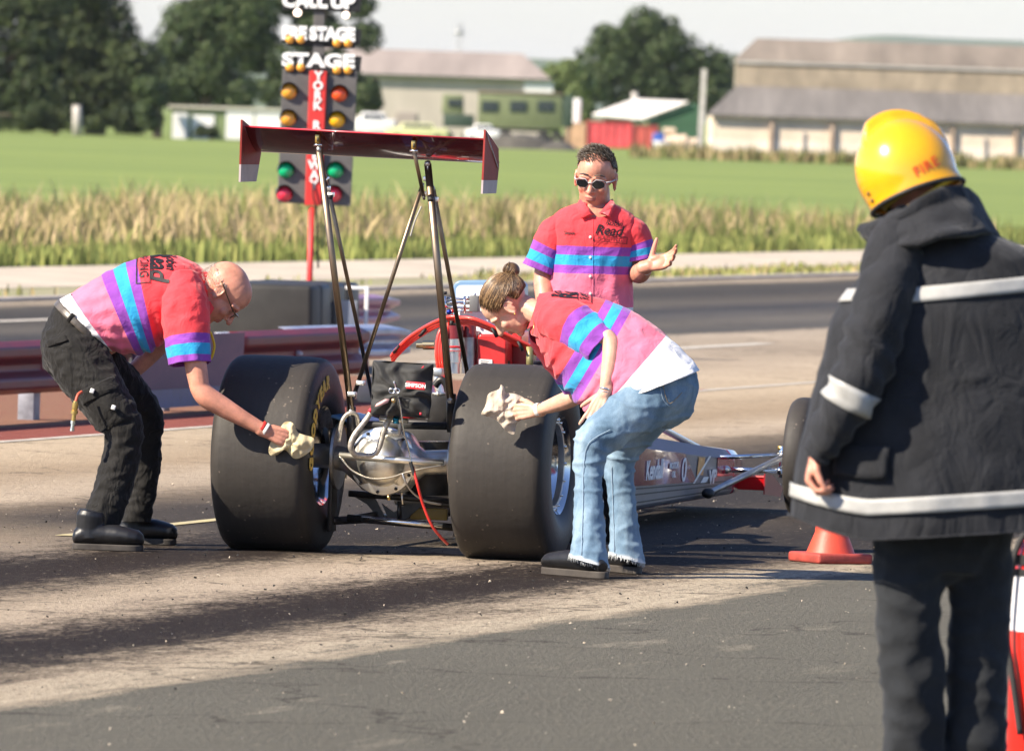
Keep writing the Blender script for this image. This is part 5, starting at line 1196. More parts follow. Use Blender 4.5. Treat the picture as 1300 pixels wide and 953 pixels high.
# lettering on the right flank
def side_text(tx, y, a, size, bold=.002, sx=.6, shear=.15, m=None):
    hw, zb, zt = bsec(y); me = textmesh(tx, size, bold, shear); ex = Vector((0, 1, 0)); hw2 = bsec(y+.5)[0]; ex = Vector((hw2-hw, .5, 0)).normalized(); ez = Vector((1, 0, 0)); ey = Vector((0, 0, 1))
    for v in me.vertices: v.co.x *= sx
    M = Matrix((ex, ey, ex.cross(ey))).transposed().to_4x4(); M.translation = (hw+.013, y, zb+(zt-zb)*a); me.transform(M); o = link('lettering', me, car_, m or letter, False); md = o.modifiers.new('t', 'SOLIDIFY'); md.thickness = .002
side_text('Kendall', 4.22, .52, .125, .003, 1.15); side_text('MOTOR', 4.72, .60, .040, .001, 1.6); side_text('0', 4.98, .52, .16, .001, 1.6); side_text('YORK', 3.0, .14, .03, .001, 3.0); side_text('VP', 5.75, .40, .09, .003, 2.0)
side_text('OIL', 4.72, .46, .040, .001, 1.6)
# frame rails on the far side and top
mb = MB(); mb.tube([cp(800, 520, 4.2), cp(838, 542.5, 5.0), cp(908, 580, 6.45)], .0165, 12); B(mb, 'top_rail', alu)
mb = MB(); mb.ell(cp(825, 561, 4.6), (.02, .03, .03)); mb.box(cp(822, 563, 4.5), (.03, .08, .04)); B(mb, 'filler_cap', chrome, bevel=.004)
mb = MB(); mb.ell((0, 2.75, .74), (.19, .30, .17)); mb.box((0, 2.9, .60), (.42, .7, .16)); B(mb, 'cockpit_cowl', plum, bevel=.03)
for sx in (-1, 1):
    mb = MB(); mb.tube(smoothpts([(sx*.27, 1.7, .5), (sx*.24, 2.0, .82), (sx*.10, 2.1, .98), (0, 2.12, 1.0)], 5), .02, 10); mb.tube([(sx*.22, 2.05, .85), (sx*.26, 3.3, .52)], .018, 10); B(mb, 'roll_cage', steel_dk)
    mb = MB(); mb.tube([(sx*.27, -.0, .13), (sx*.29, 1.8, .10)], .018, 10); mb.tube([(sx*.27, .05, .55), (sx*.28, 1.8, .58)], .016, 10); B(mb, 'frame_rail', steel_dk)

# ---- front axle
def fwheel(q, n='front_tyre'):
    R_, w_ = .288, .055; mb = MB()
    prof = [(.232, -w_+.012), (.250, -w_+.002), (.270, -w_+.004), (.282, -w_+.02), (.287, -.02), (R_, 0)]; prof = prof+[(r, -x) for r, x in reversed(prof[:-1])]+[(.222, .03), (.222, -.03)]
    mb.lathe(prof, None, 72); t = B(mb, n, [tyre_m]); t.location = q
    mb = MB(); mb.lathe([(.226, -.045), (.233, -.045), (.233, .045), (.226, .045), (.220, .03), (.220, -.03)], None, 60); rim = B(mb, 'rim', chrome, t, autos=40)
    mb = MB()
    for k in range(24):
        a = k*2*PI/24; s = 1 if k % 2 else -1; mb.tube([(s*.03, math.cos(a)*.03, math.sin(a)*.03), (0, math.cos(a+.35*s)*.222, math.sin(a+.35*s)*.222)], .003, 5)
    B(mb, 'spokes', chrome, rim); mb = MB(); mb.tube([(-.05, 0, 0), (.05, 0, 0)], .032, 16); B(mb, 'hub', alu, rim); return t
fr_q = cp(1020, 583, 6.2); fr_q.z = .285
FA = fr_q.y
fwheel(fr_q); fwheel(Vector((-fr_q.x+.0, FA, .285)), 'front_tyre')
def fb(p0, p1, r, m, n='suspension_arm'):
    mb = MB(); mb.tube([p0, p1], r, 12); B(mb, n, m)
for sx in (1, -1):
    mir = lambda v: Vector((v.x*sx, v.y, v.z))
    a = cp(907, 580.5, FA-.2); b = cp(994, 577.5, FA-.02); c2 = cp(922, 596, FA-.1); d2 = cp(991, 597.5, FA-.05); e = cp(899, 626, FA-.75); f2 = cp(994, 580, FA-.04)
    fb(mir(a), mir(b), .0105, chrome); fb(mir(c2), mir(d2), .0125, chrome, 'tie_rod'); fb(mir(e), mir(f2), .0155, alu_d, 'radius_rod')
    for q_ in (a, c2):
        mb = MB(); mb.ell(mir(q_), .020, nu=12, nv=8); B(mb, 'rod_end', alu)
    mb = MB()
    for q_ in (b, d2): mb.ell(mir(q_), .020, nu=12, nv=8)
    mb.tube([mir(cp(993.5, 566, FA)), mir(cp(993.5, 606, FA))], .017, 12); mb.tube([mir(cp(993, 586, FA)), mir(cp(1006, 586, FA))], .014, 10); B(mb, 'king_pin', chrome, bevel=.003)
    mb = MB(); mb.box(mir(cp(992, 568.5, FA)), (.03, .03, .02)); B(mb, 'gold_cap', brassm)
    mb = MB(); mb.ell(mir(cp(899, 626, FA-.78)), (.03, .05, .025)); B(mb, 'rod_socket', blackp)
# front wing
fwm = mat('front_wing_red', (.62, .012, .018), .2, coat=.8)
FA2 = FA; FA = 6.5; a0 = cp(975, 603.5, FA+.1); zt = a0.z; xo = a0.x
zb_ = cp(975, 622, FA+.1).z
for sx in (-1, 1):
    xi = .10; mb = MB(); mb.prism([(sx*xi, FA+.02, zt), (sx*xi, FA+.04, zb_-.0), (sx*xi, FA+.42, zb_-.005), (sx*xi, FA+.44, zb_+.02)], (sx*(xo-xi), 0, 0)); fw_ = B(mb, 'front_wing', fwm, smooth=False, bevel=.003)
    mb = MB(); mb.prism([(sx*xo, FA+.0, zt+.012), (sx*xo, FA+.0, zb_-.018), (sx*xo, FA+.40, zb_-.04), (sx*xo, FA+.46, zb_+.0), (sx*xo, FA+.2, zt)], (sx*.006, 0, 0)); B(mb, 'end_plate', mat('wing_plate_red', (.32, .02, .03), .3, coat=.6), fw_, smooth=False)
    mb = MB(); mb.prism([(sx*xi, FA+.018, zt+.001), (sx*xi, FA+.018, zt-.007), (sx*xi, FA+.024, zt-.007), (sx*xi, FA+.024, zt+.001)], (sx*(xo-xi), 0, 0)); B(mb, 'wing_lip', mat('lip_pink', (.7, .15, .15), .3), fw_, smooth=False)
FA = FA2; mb = MB(); mb.box(((fr_q.x+.0)*0, FA, .15), (.34, .18, .05)); B(mb, 'front_crossmember', steel_dk, bevel=.01)
# ------------------------------------------------------------------ people: builders
skin = mat('skin', (.64, .37, .26), .5, var=.16, vscale=22, bump=.25, bscale=260, sss=.12, bdist=.0012); skin_red = mat('skin_ruddy', (.62, .275, .185), .45, var=.20, vscale=18, bump=.25, bscale=240, sss=.12, bdist=.0012)
lips_m = mat('lips', (.42, .16, .13), .45, sss=.1)
nail = mat('nail', (.62, .38, .32), .3)
red_c, purp, cyan, pink, whit = (.84, .055, .070), (.26, .058, .40), (.025, .33, .62), (.80, .17, .27), (.80, .79, .80)
shirt_m = attr_mat('team_shirt', [(0, whit), (.1, pink), (.2, purp), (.3, cyan), (.4, purp), (.5, red_c)], wrinkle=.6)
trouser_blk = mat('black_cotton', (.011, .010, .009), .8, var=.25, vscale=10, bump=.35, bscale=30, sheen=.08, bdist=.006, spec=.25, wr=.5, wrs=7)
boot_blk = mat('black_leather', (.010, .010, .011), .42, bump=.25, bscale=50, var=.3, vscale=14, bdist=.003); sole_m = mat('boot_sole', (.045, .038, .032), .8, var=.3, vscale=30)
ink = mat('print_black', (.012, .008, .010), .6)
def V3(*a): return Vector(a)
def frame(fwd, up):
    y = Vector(fwd).normalized(); z = Vector(up); z = (z-y*z.dot(y)).normalized(); x = y.cross(z); return Matrix((x, y, z)).transposed()
def limb(mb, pts, radii, n=16, sub=5, ref=None, caps=True):
    pts = [Vector(p) for p in pts]; R = [Vector((r[0], r[1], 0)) if isinstance(r, tuple) else Vector((r, r, 0)) for r in radii]; P_ = []; Q = []
    m_ = (len(pts)-1)*sub
    for i in range(m_+1):
        t = i/sub; t = min(t, len(pts)-1-1e-6); P_.append(crs(pts, t)); q = crs(R, t); Q.append((max(q.x, .002), max(q.y, .002)))
    mb.tube(P_, Q, n, ref=ref, round_caps=caps); return mb
def head_shapes(mb, O, R, s=1.0, female=False, ears=True, lean=0.0):
    """O: point between the ears; R: 3x3 (x: their right, y: forward, z: up)"""
    def T_(x, y, z): return O+R @ (Vector((x, y, z))*s)
    def E_(x, y, z, a, b, c, ang=None): mb.ell(T_(x, y, z), (a*s, b*s, c*s), R if ang is None else R @ ang, nu=24, nv=16)
    w = .94 if female else 1.0
    E_(0, -.012, .036, .077*w, .099, .086); E_(0, .010, .045, .070*w, .088, .074)
    E_(0, .032, -.028, .060*w, .064, .084); E_(0, .038, -.075, .046*w, .048, .036); E_(0, .070, -.098, .018, .018, .016)
    for sd in (-1, 1):
        E_(sd*.034*w, .066, -.026, .024, .024, .022); E_(sd*.045*w, .018, -.068, .012, .034, .028)
        E_(sd*.031, .0755, .004, .0135, .0115, .0105)
        mb.tube([T_(sd*.012, .092, .022), T_(sd*.034, .088, .026), T_(sd*.053, .070, .016)], [.008*s, .0095*s, .006*s], 8, round_caps=True)
        E_(sd*.012, .098, -.034, .0085, .010, .0075)
        if ears:
            A_ = Matrix.Rotation(sd*.30, 3, 'Z'); E_(sd*.077*w, -.006, -.008, .006, .016, .028, A_)
            arc = [T_(sd*(.083*w), -.008+.019*math.cos(t), -.004+.030*math.sin(t)) for t in [PI*(-.35+1.35*i/10) for i in range(11)]]
            mb.tube(arc, .0042*s, 6, round_caps=True); mb.ell(T_(sd*.079*w, .004, -.032), (.005*s, .007*s, .010*s), R); mb.ell(T_(sd*.080*w, .010, -.010), (.004*s, .005*s, .009*s), R)
    mb.tube([T_(0, .088, .016), T_(0, .104, -.008), T_(0, .118, -.030)], [.008*s, .0095*s, .0125*s], 10, round_caps=True)
    E_(0, .088, -.0570, .024, .012, .0062); E_(0, .087, -.0680, .021, .012, .0072); E_(0, .080, -.048, .028, .016, .014)
    return T_
def hand_shapes(mb, wr, M, s=1.0, curls=(.3, .35, .4, .45), thumb=(.5, .4), spread=.10, width=1.0, fists=1.0, bend=(1.0, 1.1, .7)):
    """M: 3x3 (x: towards the fingers, y: thumb side, z: palm normal); curl bends the fingers to the palm"""
    T_ = lambda x, y, z: wr+M @ (Vector((x, y, z))*s)
    ys = (.027, .0095, -.0085, -.026); L = ((.040, .024, .018), (.044, .028, .019), (.041, .026, .018), (.033, .019, .016)); bx = (.088, .092, .088, .080)
    for y, b in zip(ys, bx): mb.tube([T_(.0, y*.55, 0), T_(.03, y*.75, -.001), T_(b*.75, y*.98, -.002), T_(b, y, -.001)], [.014*s, .0135*s, .0125*s, .0110*s], 10, round_caps=True)
    mb.ell(T_(.045, 0, .004), (.045*s, .034*s*width, .012*s), M); mb.ell(T_(.035, .022, .008), (.030*s, .016*s, .014*s), M)
    mb.tube([T_(-.03, 0, 0), T_(.01, 0, 0)], [(.030*s, .022*s)]*2, 14, ref=M @ Vector((0, 1, 0)), round_caps=True)
    for k, (y, b, ln, c) in enumerate(zip(ys, bx, L, curls)):
        a = 0.0; p = Vector((b, y, 0)); sp = spread*(1.5-k); pts = [p.copy()]; 
        for j, l in enumerate(ln):
            a += c*bend[j]; d = Vector((math.cos(a), math.sin(sp)*math.cos(a*.8), math.sin(a))); p = p+d*l; pts.append(p.copy())
        rr = [.0100, .0092, .0084, .0070]; pp = [T_(*q) for q in pts]
        mb.tube([pp[0], (pp[0]+pp[1])/2, pp[1], (pp[1]+pp[2])/2, pp[2], pp[3]], [.0100*s, .0090*s, .0095*s, .0082*s, .0086*s, .0068*s], 10, round_caps=True)
    t0, t1 = thumb; base = Vector((.022, .024, .006)); d0 = Vector((math.cos(t0), math.sin(t0), .35)).normalized(); p1 = base+d0*.040
    d1 = Vector((math.cos(t0-t1*.5), math.sin(t0-t1*.5), .35+t1*.5)).normalized(); p2 = p1+d1*.032; d2 = Vector((math.cos(t0-t1), math.sin(t0-t1), .35+t1)).normalized(); p3 = p2+d2*.022
    mb.tube([T_(*base), T_(*p1), T_(*p2), T_(*p3)], [.0145*s, .0120*s, .0108*s, .0080*s], 10, round_caps=True)
def body_obj(mb, base, mats, voxel=.0045, smooth=3, pfn=None, **tg):
    me = remesh(mb, voxel, smooth); me.transform(Matrix.Translation(-Vector(base)))
    o = link('person', me, None, mats, True); o.location = base
    if pfn: paint(me, lambda c, n: pfn(c+Vector(base)))
    tag(o, cat='person', **tg); return o
def openhem(me, cuts):
    """cut the trouser legs open: cuts are (point, downward normal, reach)"""
    bm = bmesh.new(); bm.from_mesh(me)
    for p, n_, rc in cuts:
        gv = [v for v in bm.verts if (v.co-p).length < rc]; s_ = set(gv); ge = [e for e in bm.edges if e.verts[0] in s_ and e.verts[1] in s_]; gf = [f for f in bm.faces if all(v in s_ for v in f.verts)]
        bmesh.ops.bisect_plane(bm, geom=gv+ge+gf, plane_co=p, plane_no=n_, clear_outer=True)
    bm.to_mesh(me); bm.free()
def cloth_obj(name, mb, m, parent, voxel=.008, smooth=4, fn=None, pfn=None, cuts=None):
    me = remesh(mb, voxel, smooth)
    if fn: setverts(me, fn)
    if cuts: openhem(me, cuts)
    me.transform(wm(parent).inverted()); o = link(name, me, parent, m, True)
    if cuts: q_ = o.modifiers.new('cloth', 'SOLIDIFY'); q_.thickness = .004; q_.offset = -1
    return o
class Loft:
    """garment tube through stations (centre, U, V, ru, rv) with optional displacement; U x V is the section plane"""
    def __init__(s, st, n=64, rows=12, disp=None, cmap=None, pw=2.0, a0=0.0, a1=2*PI):
        s.st = st; s.n = n; s.rows = rows; s.disp = disp; s.cmap = cmap; s.pw = pw; s.a0 = a0; s.a1 = a1; s.zf = None
    def at(s, t, ang, off=0.0):
        st = s.st; t = max(0.0, min(t, len(st)-1-1e-6))
        c = crs([q[0] for q in st], t); U = crs([q[1] for q in st], t).normalized(); V_ = crs([q[2] for q in st], t).normalized()
        ru = crs([q[3] for q in st], t); rv = crs([q[4] for q in st], t)
        ca, sa = math.cos(ang), math.sin(ang); e = 2/s.pw
        d = U*(ru*math.copysign(abs(ca)**e, ca))+V_*(rv*math.copysign(abs(sa)**e, sa))
        p = c+d; nrm = d.normalized() if d.length > 1e-9 else U
        if s.disp: off = off+s.disp(t, ang, p)
        if s.zf: p = p+Vector((0, 0, s.zf(t, ang)))
        return p+nrm*off
    def into(s, mb, t0=0, t1=None, off=0.0, a0=None, a1=None, n=None, rows=None, mi=0):
        t1 = len(s.st)-1 if t1 is None else t1; a0 = s.a0 if a0 is None else a0; a1 = s.a1 if a1 is None else a1
        full = abs((a1-a0)-2*PI) < 1e-6; rows = rows or int(s.rows*(t1-t0))+2
        def f(a, b):
            t = t0+(t1-t0)*b; an = a0+(a1-a0)*a; return s.at(t, an, off), (s.cmap(t, an) if s.cmap else 0)
        mb.grid(f, n or s.n, rows, wrapu=full, mi=mi); return mb
def pw(t, ks, vs):
    if t <= ks[0]: return vs[0]
    for i in range(len(ks)-1):
        if t <= ks[i+1]: return vs[i]+(vs[i+1]-vs[i])*(t-ks[i])/(ks[i+1]-ks[i])
    return vs[-1]
def bvh_of(o):
    M = wm(o); return BVHTree.FromPolygons([M @ v.co for v in o.data.vertices], [tuple(p.vertices) for p in o.data.polygons])
def section(b, f, Y, w):
    """station from two photo contour points b (back) and f (front) at distance Y; w: half width sideways"""
    B_, F_ = P(*b, Y), P(*f, Y); c = (B_+F_)/2; return (c, Vector((0, -1, 0)), (B_-F_).normalized(), w, (B_-F_).length/2)
def shoe_obj(name, heel, toe, parent, h=.11, wd=.048, ank=None, m=None, clog=False, solem=None):
    heel, toe = Vector(heel), Vector(toe); d = toe-heel; L = d.length; x = d.normalized(); y = Vector((0, 0, 1)).cross(x).normalized(); z = x.cross(y)
    T_ = lambda a, b, c: heel+x*(a*L)+y*b+z*c
    sh = .030 if clog else .027
    prof = ((.045, .030, .66), (.13, .042, .78), (.30, .046, .80), (.46, .044, .84), (.62, .044, .98), (.78, .039, 1.08), (.90, .034, 1.0), (.965, .024, .74))
    if clog: prof = tuple((a, r*(.72 if a < .35 else .95), w_*(.8 if a < .35 else 1)) for a, r, w_ in prof)
    mb = MB(); mb.tube([T_(a, 0, sh+r*.86) for a, r, w_ in prof], [(wd*w_, r) for a, r, w_ in prof], 22, ref=y)
    for a, r, w_ in ((prof[-1],) if clog else (prof[0], prof[-1])): mb.ell(T_(a, 0, sh+r*.8), (r*.55, wd*w_*.96, r*.92), Matrix((x, y, z)).transposed())
    if not clog: mb.tube([T_(.24, 0, sh+.02), T_(.23, 0, h*.6), T_(.24, 0, h), T_(.25, 0, h+.02)], [(.062, .044), (.056, .041), (.060, .045), (.050, .038)], 20, ref=x)
    o = cloth_obj(name, mb, m or boot_blk, parent, .0045, 3)
    mb = MB(); out = []; N = 40; ws = [(0, .05), (.02, .45), (.08, .72), (.2, .82), (.4, .80), (.6, .95), (.78, 1.10), (.90, .98), (.97, .66), (1.0, .05)]
    for i in range(N):
        t = 2*PI*i/N; a = .5-.5*math.cos(t); w_ = pw(a, [q_[0] for q_ in ws], [q_[1] for q_ in ws])*wd; out.append(T_(a*1.0, w_ if t < PI else -w_, 0))
    mb.prism(out, Vector((0, 0, sh))); s_o = build(mb, 'sole', solem or sole_m, o, bevel=.004, autos=45)
    if not clog:
        mb = MB()
        for k in range(5): mb.tube([T_(.38+.055*k, -.026, sh+.070-.005*k), T_(.385+.055*k, 0, sh+.085-.007*k), T_(.39+.055*k, .026, sh+.070-.005*k)], .0032, 6)
        build(mb, 'laces', ink, o)
    return o
def ringband(name, c, d, r, w_, m, parent, flat=1.0, ref=None):
    mb = MB(); d = Vector(d).normalized(); ref = ref or d.orthogonal(); c = Vector(c)
    mb.tube([c-d*w_/2, c-d*w_/2*.6, c+d*w_/2*.6, c+d*w_/2], [(r*.97, r*flat*.97), (r, r*flat), (r, r*flat), (r*.97, r*flat*.97)], 22, ref=ref, caps=False); return build(mb, name, m, parent, thick=.002, fix=False)
def rag(name, c, pts, m, label, seed, normal=(0, -1, 0)):
    """crumpled cloth: outline in photo px round c, puffed and folded"""
    N = 44; mb = MB(); Y = c[2]; C0 = P(c[0], c[1], Y); n_ = Vector(normal)
    pl = [P(x, y, Y)-C0 for x, y in pts]
    def f(a, b):
        t = a*len(pl); q = crs([pl[-1]]+pl+[pl[0], pl[1]], 1+t % len(pl)) if True else None
        p = C0+q*b; w_ = .012*fold(p, 26, seed)*(1 if b > .05 else 0)+.010*nz(p, 40, seed+3); an = math.atan2(q.z, q.x)
        h = .026*(1-b**3)+.010*math.sin(an*5+seed)*b*(1.2-b); return p+n_*(h+w_*.9), 0
    mb.grid(f, 90, 26, wrapu=True)
    def g(a, b):
        t = a*len(pl); q = crs([pl[-1]]+pl+[pl[0], pl[1]], 1+t % len(pl)); p = C0+q*b; return p-n_*(.004*(1-b)), 0
    mb.grid(g, 90, 4, wrapu=True)
    return tag(build(mb, name, m, fix=False), label, 'rag', 'cleaning rags')
rag_w = mat('rag_cotton', (.58, .50, .42), .9, var=.22, vscale=26, bump=.6, bscale=180, col2=(.46, .38, .29)); rag_y = mat('rag_cream', (.66, .56, .34), .9, var=.3, vscale=24, bump=.6, bscale=180, col2=(.52, .42, .24))
wire = mat('frame_metal', (.10, .07, .04), .3, metal=.8)
# ------------------------------------------------------------------ man bending at the left slick
YM = 46.62
def q(x, y, d=0.0): return P(x, y, YM+d)
baseA = V3(q(150, 690).x, YM, 0)
HR = frame((.50, -.06, -.85), (.85, 0, .50)); HO = q(281, 371.5, -.02)
mb = MB()
T_ = head_shapes(mb, HO, HR, 1.07)
limb(mb, [q(236, 378), q(256, 374), T_(0, -.035, -.035)], [.075, .062, .060])
limb(mb, [q(95, 440), q(140, 410), q(190, 385), q(236, 376)], [.11, .12, .12, .08])
# reaching arm and hand on the rag
limb(mb, [q(232, 378, -.15), q(242, 425, -.22), q(251, 478, -.245), q(254, 493, -.25)], [.058, .052, .045, .040], sub=6)
limb(mb, [q(252, 490, -.25), q(262, 503, -.25), q(284, 517, -.24), q(310, 532, -.235), q(334, 545, -.23)], [.041, .047, .043, .034, (.029, .024)], sub=6)
d = (q(362, 556, -.215)-q(336, 546, -.23)).normalized(); pn = Vector((0, 1, -.15)); pn = (pn-d*pn.dot(d)).normalized(); M = Matrix((d, (pn.cross(d)).normalized(), pn)).transposed()
if (M @ Vector((0, 1, 0))).z < 0: M = Matrix((d, -(pn.cross(d)).normalized(), pn)).transposed()
hand_shapes(mb, q(338, 547, -.232), M, 1.0, curls=(.22, .75, .95, 1.0), thumb=(.2, .3), spread=.10)
# far arm braced on the far thigh
limb(mb, [q(225, 385, .15), q(214, 415, .24), q(200, 440, .27), q(170, 470, .26), q(150, 482, .24)], [.055, .048, .042, .034, .028], sub=4)
mb.ell(q(145, 485, .24), (.05, .02, .03))
# legs
for pts in (((98, 445, -.1), (160, 545, -.22), (132, 645, -.25)), ((105, 448, .14), (178, 523, .26), (176, 640, .28))): limb(mb, [q(*p) for p in pts], [.08, .05, .036], sub=5)
def pa(c):
    l = HR.transposed() @ (c-HO); return 2 if (abs(l.x) < .024 and l.y > .090 and -.078 < l.z < -.060) else (1 if (c-HO).length < .16 else 0)
man = body_obj(mb, baseA, [skin_red, skin_red, lips_m], .0042, 3, pa, label='bald man in glasses and black trousers bending forward to wipe the left rear tyre')
# shirt
def dispA(t, ang, p):
    s = math.sin(ang); return .006*fold(p, 9, 3)+.004*nz(p, 22, 5)+.007*math.sin(t*13+ang*2.2+nz(p, 5)*4)*max(0, -s+.25)*.7+.004*math.sin(ang*16+t*3)*(1 if t < 1.6 else .35)*(.5+.5*math.cos(ang))
st_ = [section((72, 383), (131, 442), YM, .175), section((99, 369), (150, 447), YM, .185), section((146, 341), (184, 448), YM, .20), section((190, 327), (207, 434), YM, .205), section((226, 327), (229, 414), YM, .195), section((248, 336), (246, 402), YM, .135), section((263, 346), (260, 396), YM, .070)]
cmA = lambda t, a: pw(t, [0, .74, 1.66, 1.96, 2.30, 2.62, 6], [0, .1, .2, .3, .4, .5, .95])
LA = Loft(st_, 96, 16, dispA, cmA, 2.15); mb = MB(); LA.into(mb, .25)
def sleeve(mb, pts, U, V_, r0, cm, disp=None, pwv=2.0, n=48, rows=14):
    st = []
    for i, (c, (ru, rv)) in enumerate(zip(pts, r0)):
        dd = (pts[min(i+1, len(pts)-1)]-pts[max(i-1, 0)]).normalized(); u_ = (Vector(U)-dd*Vector(U).dot(dd)).normalized(); v_ = dd.cross(u_); st.append((c, u_, v_, ru, rv))
    L = Loft(st, n, rows, disp, cm, pwv); L.into(mb); return L
cmS = lambda t, a: pw(t/3, [0, .70, .79, .90, 1.0], [.9, .5, .4, .3, .21])
sd = lambda t, ang, p: .005*fold(p, 16, 9)+.006*math.sin(ang*7+t*2)*(t/3)**2+.004*nz(p, 30, 2)
sleeve(mb, [q(229, 360, -.10), q(234, 388, -.17), q(238, 424, -.205), q(241, 462, -.225)], (1, 0, 0), 0, [(.088, .095), (.100, .095), (.094, .085), (.084, .080)], cmS, sd)
sleeve(mb, [q(225, 372, .12), q(222, 388, .18), q(216, 412, .23), q(210, 428, .25)], (1, 0, 0), 0, [(.08, .09), (.085, .08), (.08, .075), (.075, .07)], cmS, sd)
shirt = build(mb, 'shirt', shirt_m, man, attr=True, thick=.003, fix=True)
# collar
mb = MB(); cst = [(q(257, 371), V3(0, -1, 0), V3(-.05, 0, 1), .078, .092), (q(263, 372), V3(0, -1, 0), V3(0, 0, 1), .068, .086)]
def colf(a, b):
    an = a*2*PI; c = q(252+12*b, 371+1.5*b); w_ = .088-.018*b; h = .094-.010*b; front = max(0, -math.sin(an)); return c+V3(-.045*(1-b)*(1-front)+(-.02+.05*b)*front, -math.cos(an)*w_, math.sin(an)*h-.015*front), .95
mb.grid(colf, 48, 5, wrapu=True); build(mb, 'collar', shirt_m, shirt, attr=True, thick=.004, fix=False)
mb = MB()
i0 = mb.addv([q(255, 385, -.17), q(266, 382, -.14), q(271, 391, -.12), q(264, 403, -.12), q(254, 402, -.16)], .95); mb.addf([(0, 1, 2, 3, 4)], i0); i0 = mb.addv([q(246, 388, -.20), q(256, 384, -.18), q(259, 396, -.17), q(250, 408, -.18), q(243, 400, -.20)], .95); mb.addf([(0, 1, 2, 3, 4)], i0); build(mb, 'collar_flap', shirt_m, shirt, attr=True, thick=.005, fix=False, smooth=False)
bv = bvh_of(shirt)
marks = [(textmesh('Robin', .062, .0012, .35, sub=.015), (-.005, .048), 0), (textmesh('Read', .115, .003, .3, sub=.015), (0, -.002), 0), (textmesh('RACING', .052, .0006, 0, 1.1, sub=.015), (.0, -.066), 0), (rect2d(.26, .062, .004), (0, -.066), 0)]
wrap_marks('lettering', marks, bv, q(202, 333, -.10), (.03, -.72, -.70), (1, 0, 0), (0, .70, -.71), ink, shirt, .005)
# trousers
mb = MB()
limb(mb, [q(92, 450), q(95, 436), q(101, 415), q(104, 409)], [(.178, .135), (.180, .146), (.172, .140), (.168, .132)], ref=(0, 1, 0), n=28)
limb(mb, [q(92, 440, -.075), q(108, 470, -.12), q(136, 512, -.19), q(158, 545, -.225), q(151, 590, -.235), q(139, 635, -.255), q(123, 672, -.265), q(119, 690, -.27)], [.135, .130, .108, .086, .082, .080, .086, .086], n=22)
limb(mb, [q(100, 443, .08), q(125, 470, .15), q(158, 500, .22), q(180, 526, .26), q(182, 570, .28), q(180, 615, .28), q(173, 657, .27), q(171, 676, .27)], [.128, .122, .105, .090, .080, .070, .066, .066], n=22)
def wrk(p, n): 
    return .008*max(0, fold(p, 10, 4)-.35)+.006*fold(V3(p.x*1.0, p.y, p.z*2.2), 12, 8)-.007+.003*nz(p, 40, 1)
trs = cloth_obj('trousers', mb, trouser_blk, man, .0075, 3, wrk, cuts=[(q(122, 676, -.26), V3(.25, 0, -1).normalized(), .17), (q(173, 662, .27), V3(0, 0, -1), .14)])
# belt, pocket, flap studs
Bst = [section((70, 388), (132, 446), YM, .180), section((76, 381), (137, 439), YM, .178)]
mb = MB(); LB = Loft(Bst, 72, 3, None, None, 2.1); LB.into(mb, 0, 1, .004, rows=3); build(mb, 'belt', mat('worn_leather_belt', (.10, .085, .07), .4, var=.4, vscale=20, bump=.4, bscale=60), man, thick=.004, fix=False)
mb = MB()
for a in (-.5, .35): 
    for t in (0,): p0 = LB.at(0, a, .010); p1 = LB.at(.99, a, .010); mb.tube([p0-(p1-p0)*.2, p1+(p1-p0)*.2], [(.010, .003)]*2, 6, ref=(p1-p0).cross(V3(0, -1, 0)))
build(mb, 'belt_loop', trouser_blk, trs)
bt = bvh_of(trs)
def patch(name, poly, parent, m, off=.012, bulge=.010):
    """sewn-on patch: photo outline projected on the trousers"""
    mb = MB(); c = (sum(p[0] for p in poly)/len(poly), sum(p[1] for p in poly)/len(poly)); N = len(poly); K = 6; base = []
    for r in range(K+1):
        for k in range(N*4):
            t = k/4; i = int(t) % N; f = t-int(t); x = poly[i][0]*(1-f)+poly[(i+1) % N][0]*f; y = poly[i][1]*(1-f)+poly[(i+1) % N][1]*f; s_ = 1-r/K
            x = c[0]+(x-c[0])*s_; y = c[1]+(y-c[1])*s_; dd = pdir(x, y).normalized(); h = bt.ray_cast(CAMP, dd, 200); p = h[0] if h[0] is not None else P(x, y, YM-.3); base.append(p-dd*(off+bulge*(1-s_)+(0 if r else -off-.004)))
    b = mb.addv(base); W_ = N*4; mb.addf([(r*W_+k, r*W_+(k+1) % W_, (r+1)*W_+(k+1) % W_, (r+1)*W_+k) for r in range(K) for k in range(W_)], b); return build(mb, name, m, parent, fix=True)
patch('cargo_pocket', [(101, 500), (150, 480), (165, 510), (171, 532), (128, 549), (121, 546)], trs, trouser_blk, .010, .012)
patch('pocket_flap', [(95, 498), (148, 474), (156, 492), (104, 515)], trs, trouser_blk, .020, .006)
patch('back_pocket_flap', [(56, 432), (84, 424), (88, 432), (60, 441)], trs, trouser_blk, .012, .004)
for x, y in ((117, 496), (144, 517)):
    dd = pdir(x, y).normalized(); h = bt.ray_cast(CAMP, dd, 200); p = (h[0] if h[0] is not None else q(x, y, -.3))-dd*.036; mb = MB(); mb.box(p, (.018, .014, .020), R=Matrix.Rotation(.3, 3, 'Y')); build(mb, 'snap_tag', whp, trs, bevel=.003)
s1 = shoe_obj('boot', gnd(92, 697), gnd(182, 700), man, .145, .052); s2 = shoe_obj('boot', gnd(150, 689.5), gnd(224, 692), man, .165, .05)
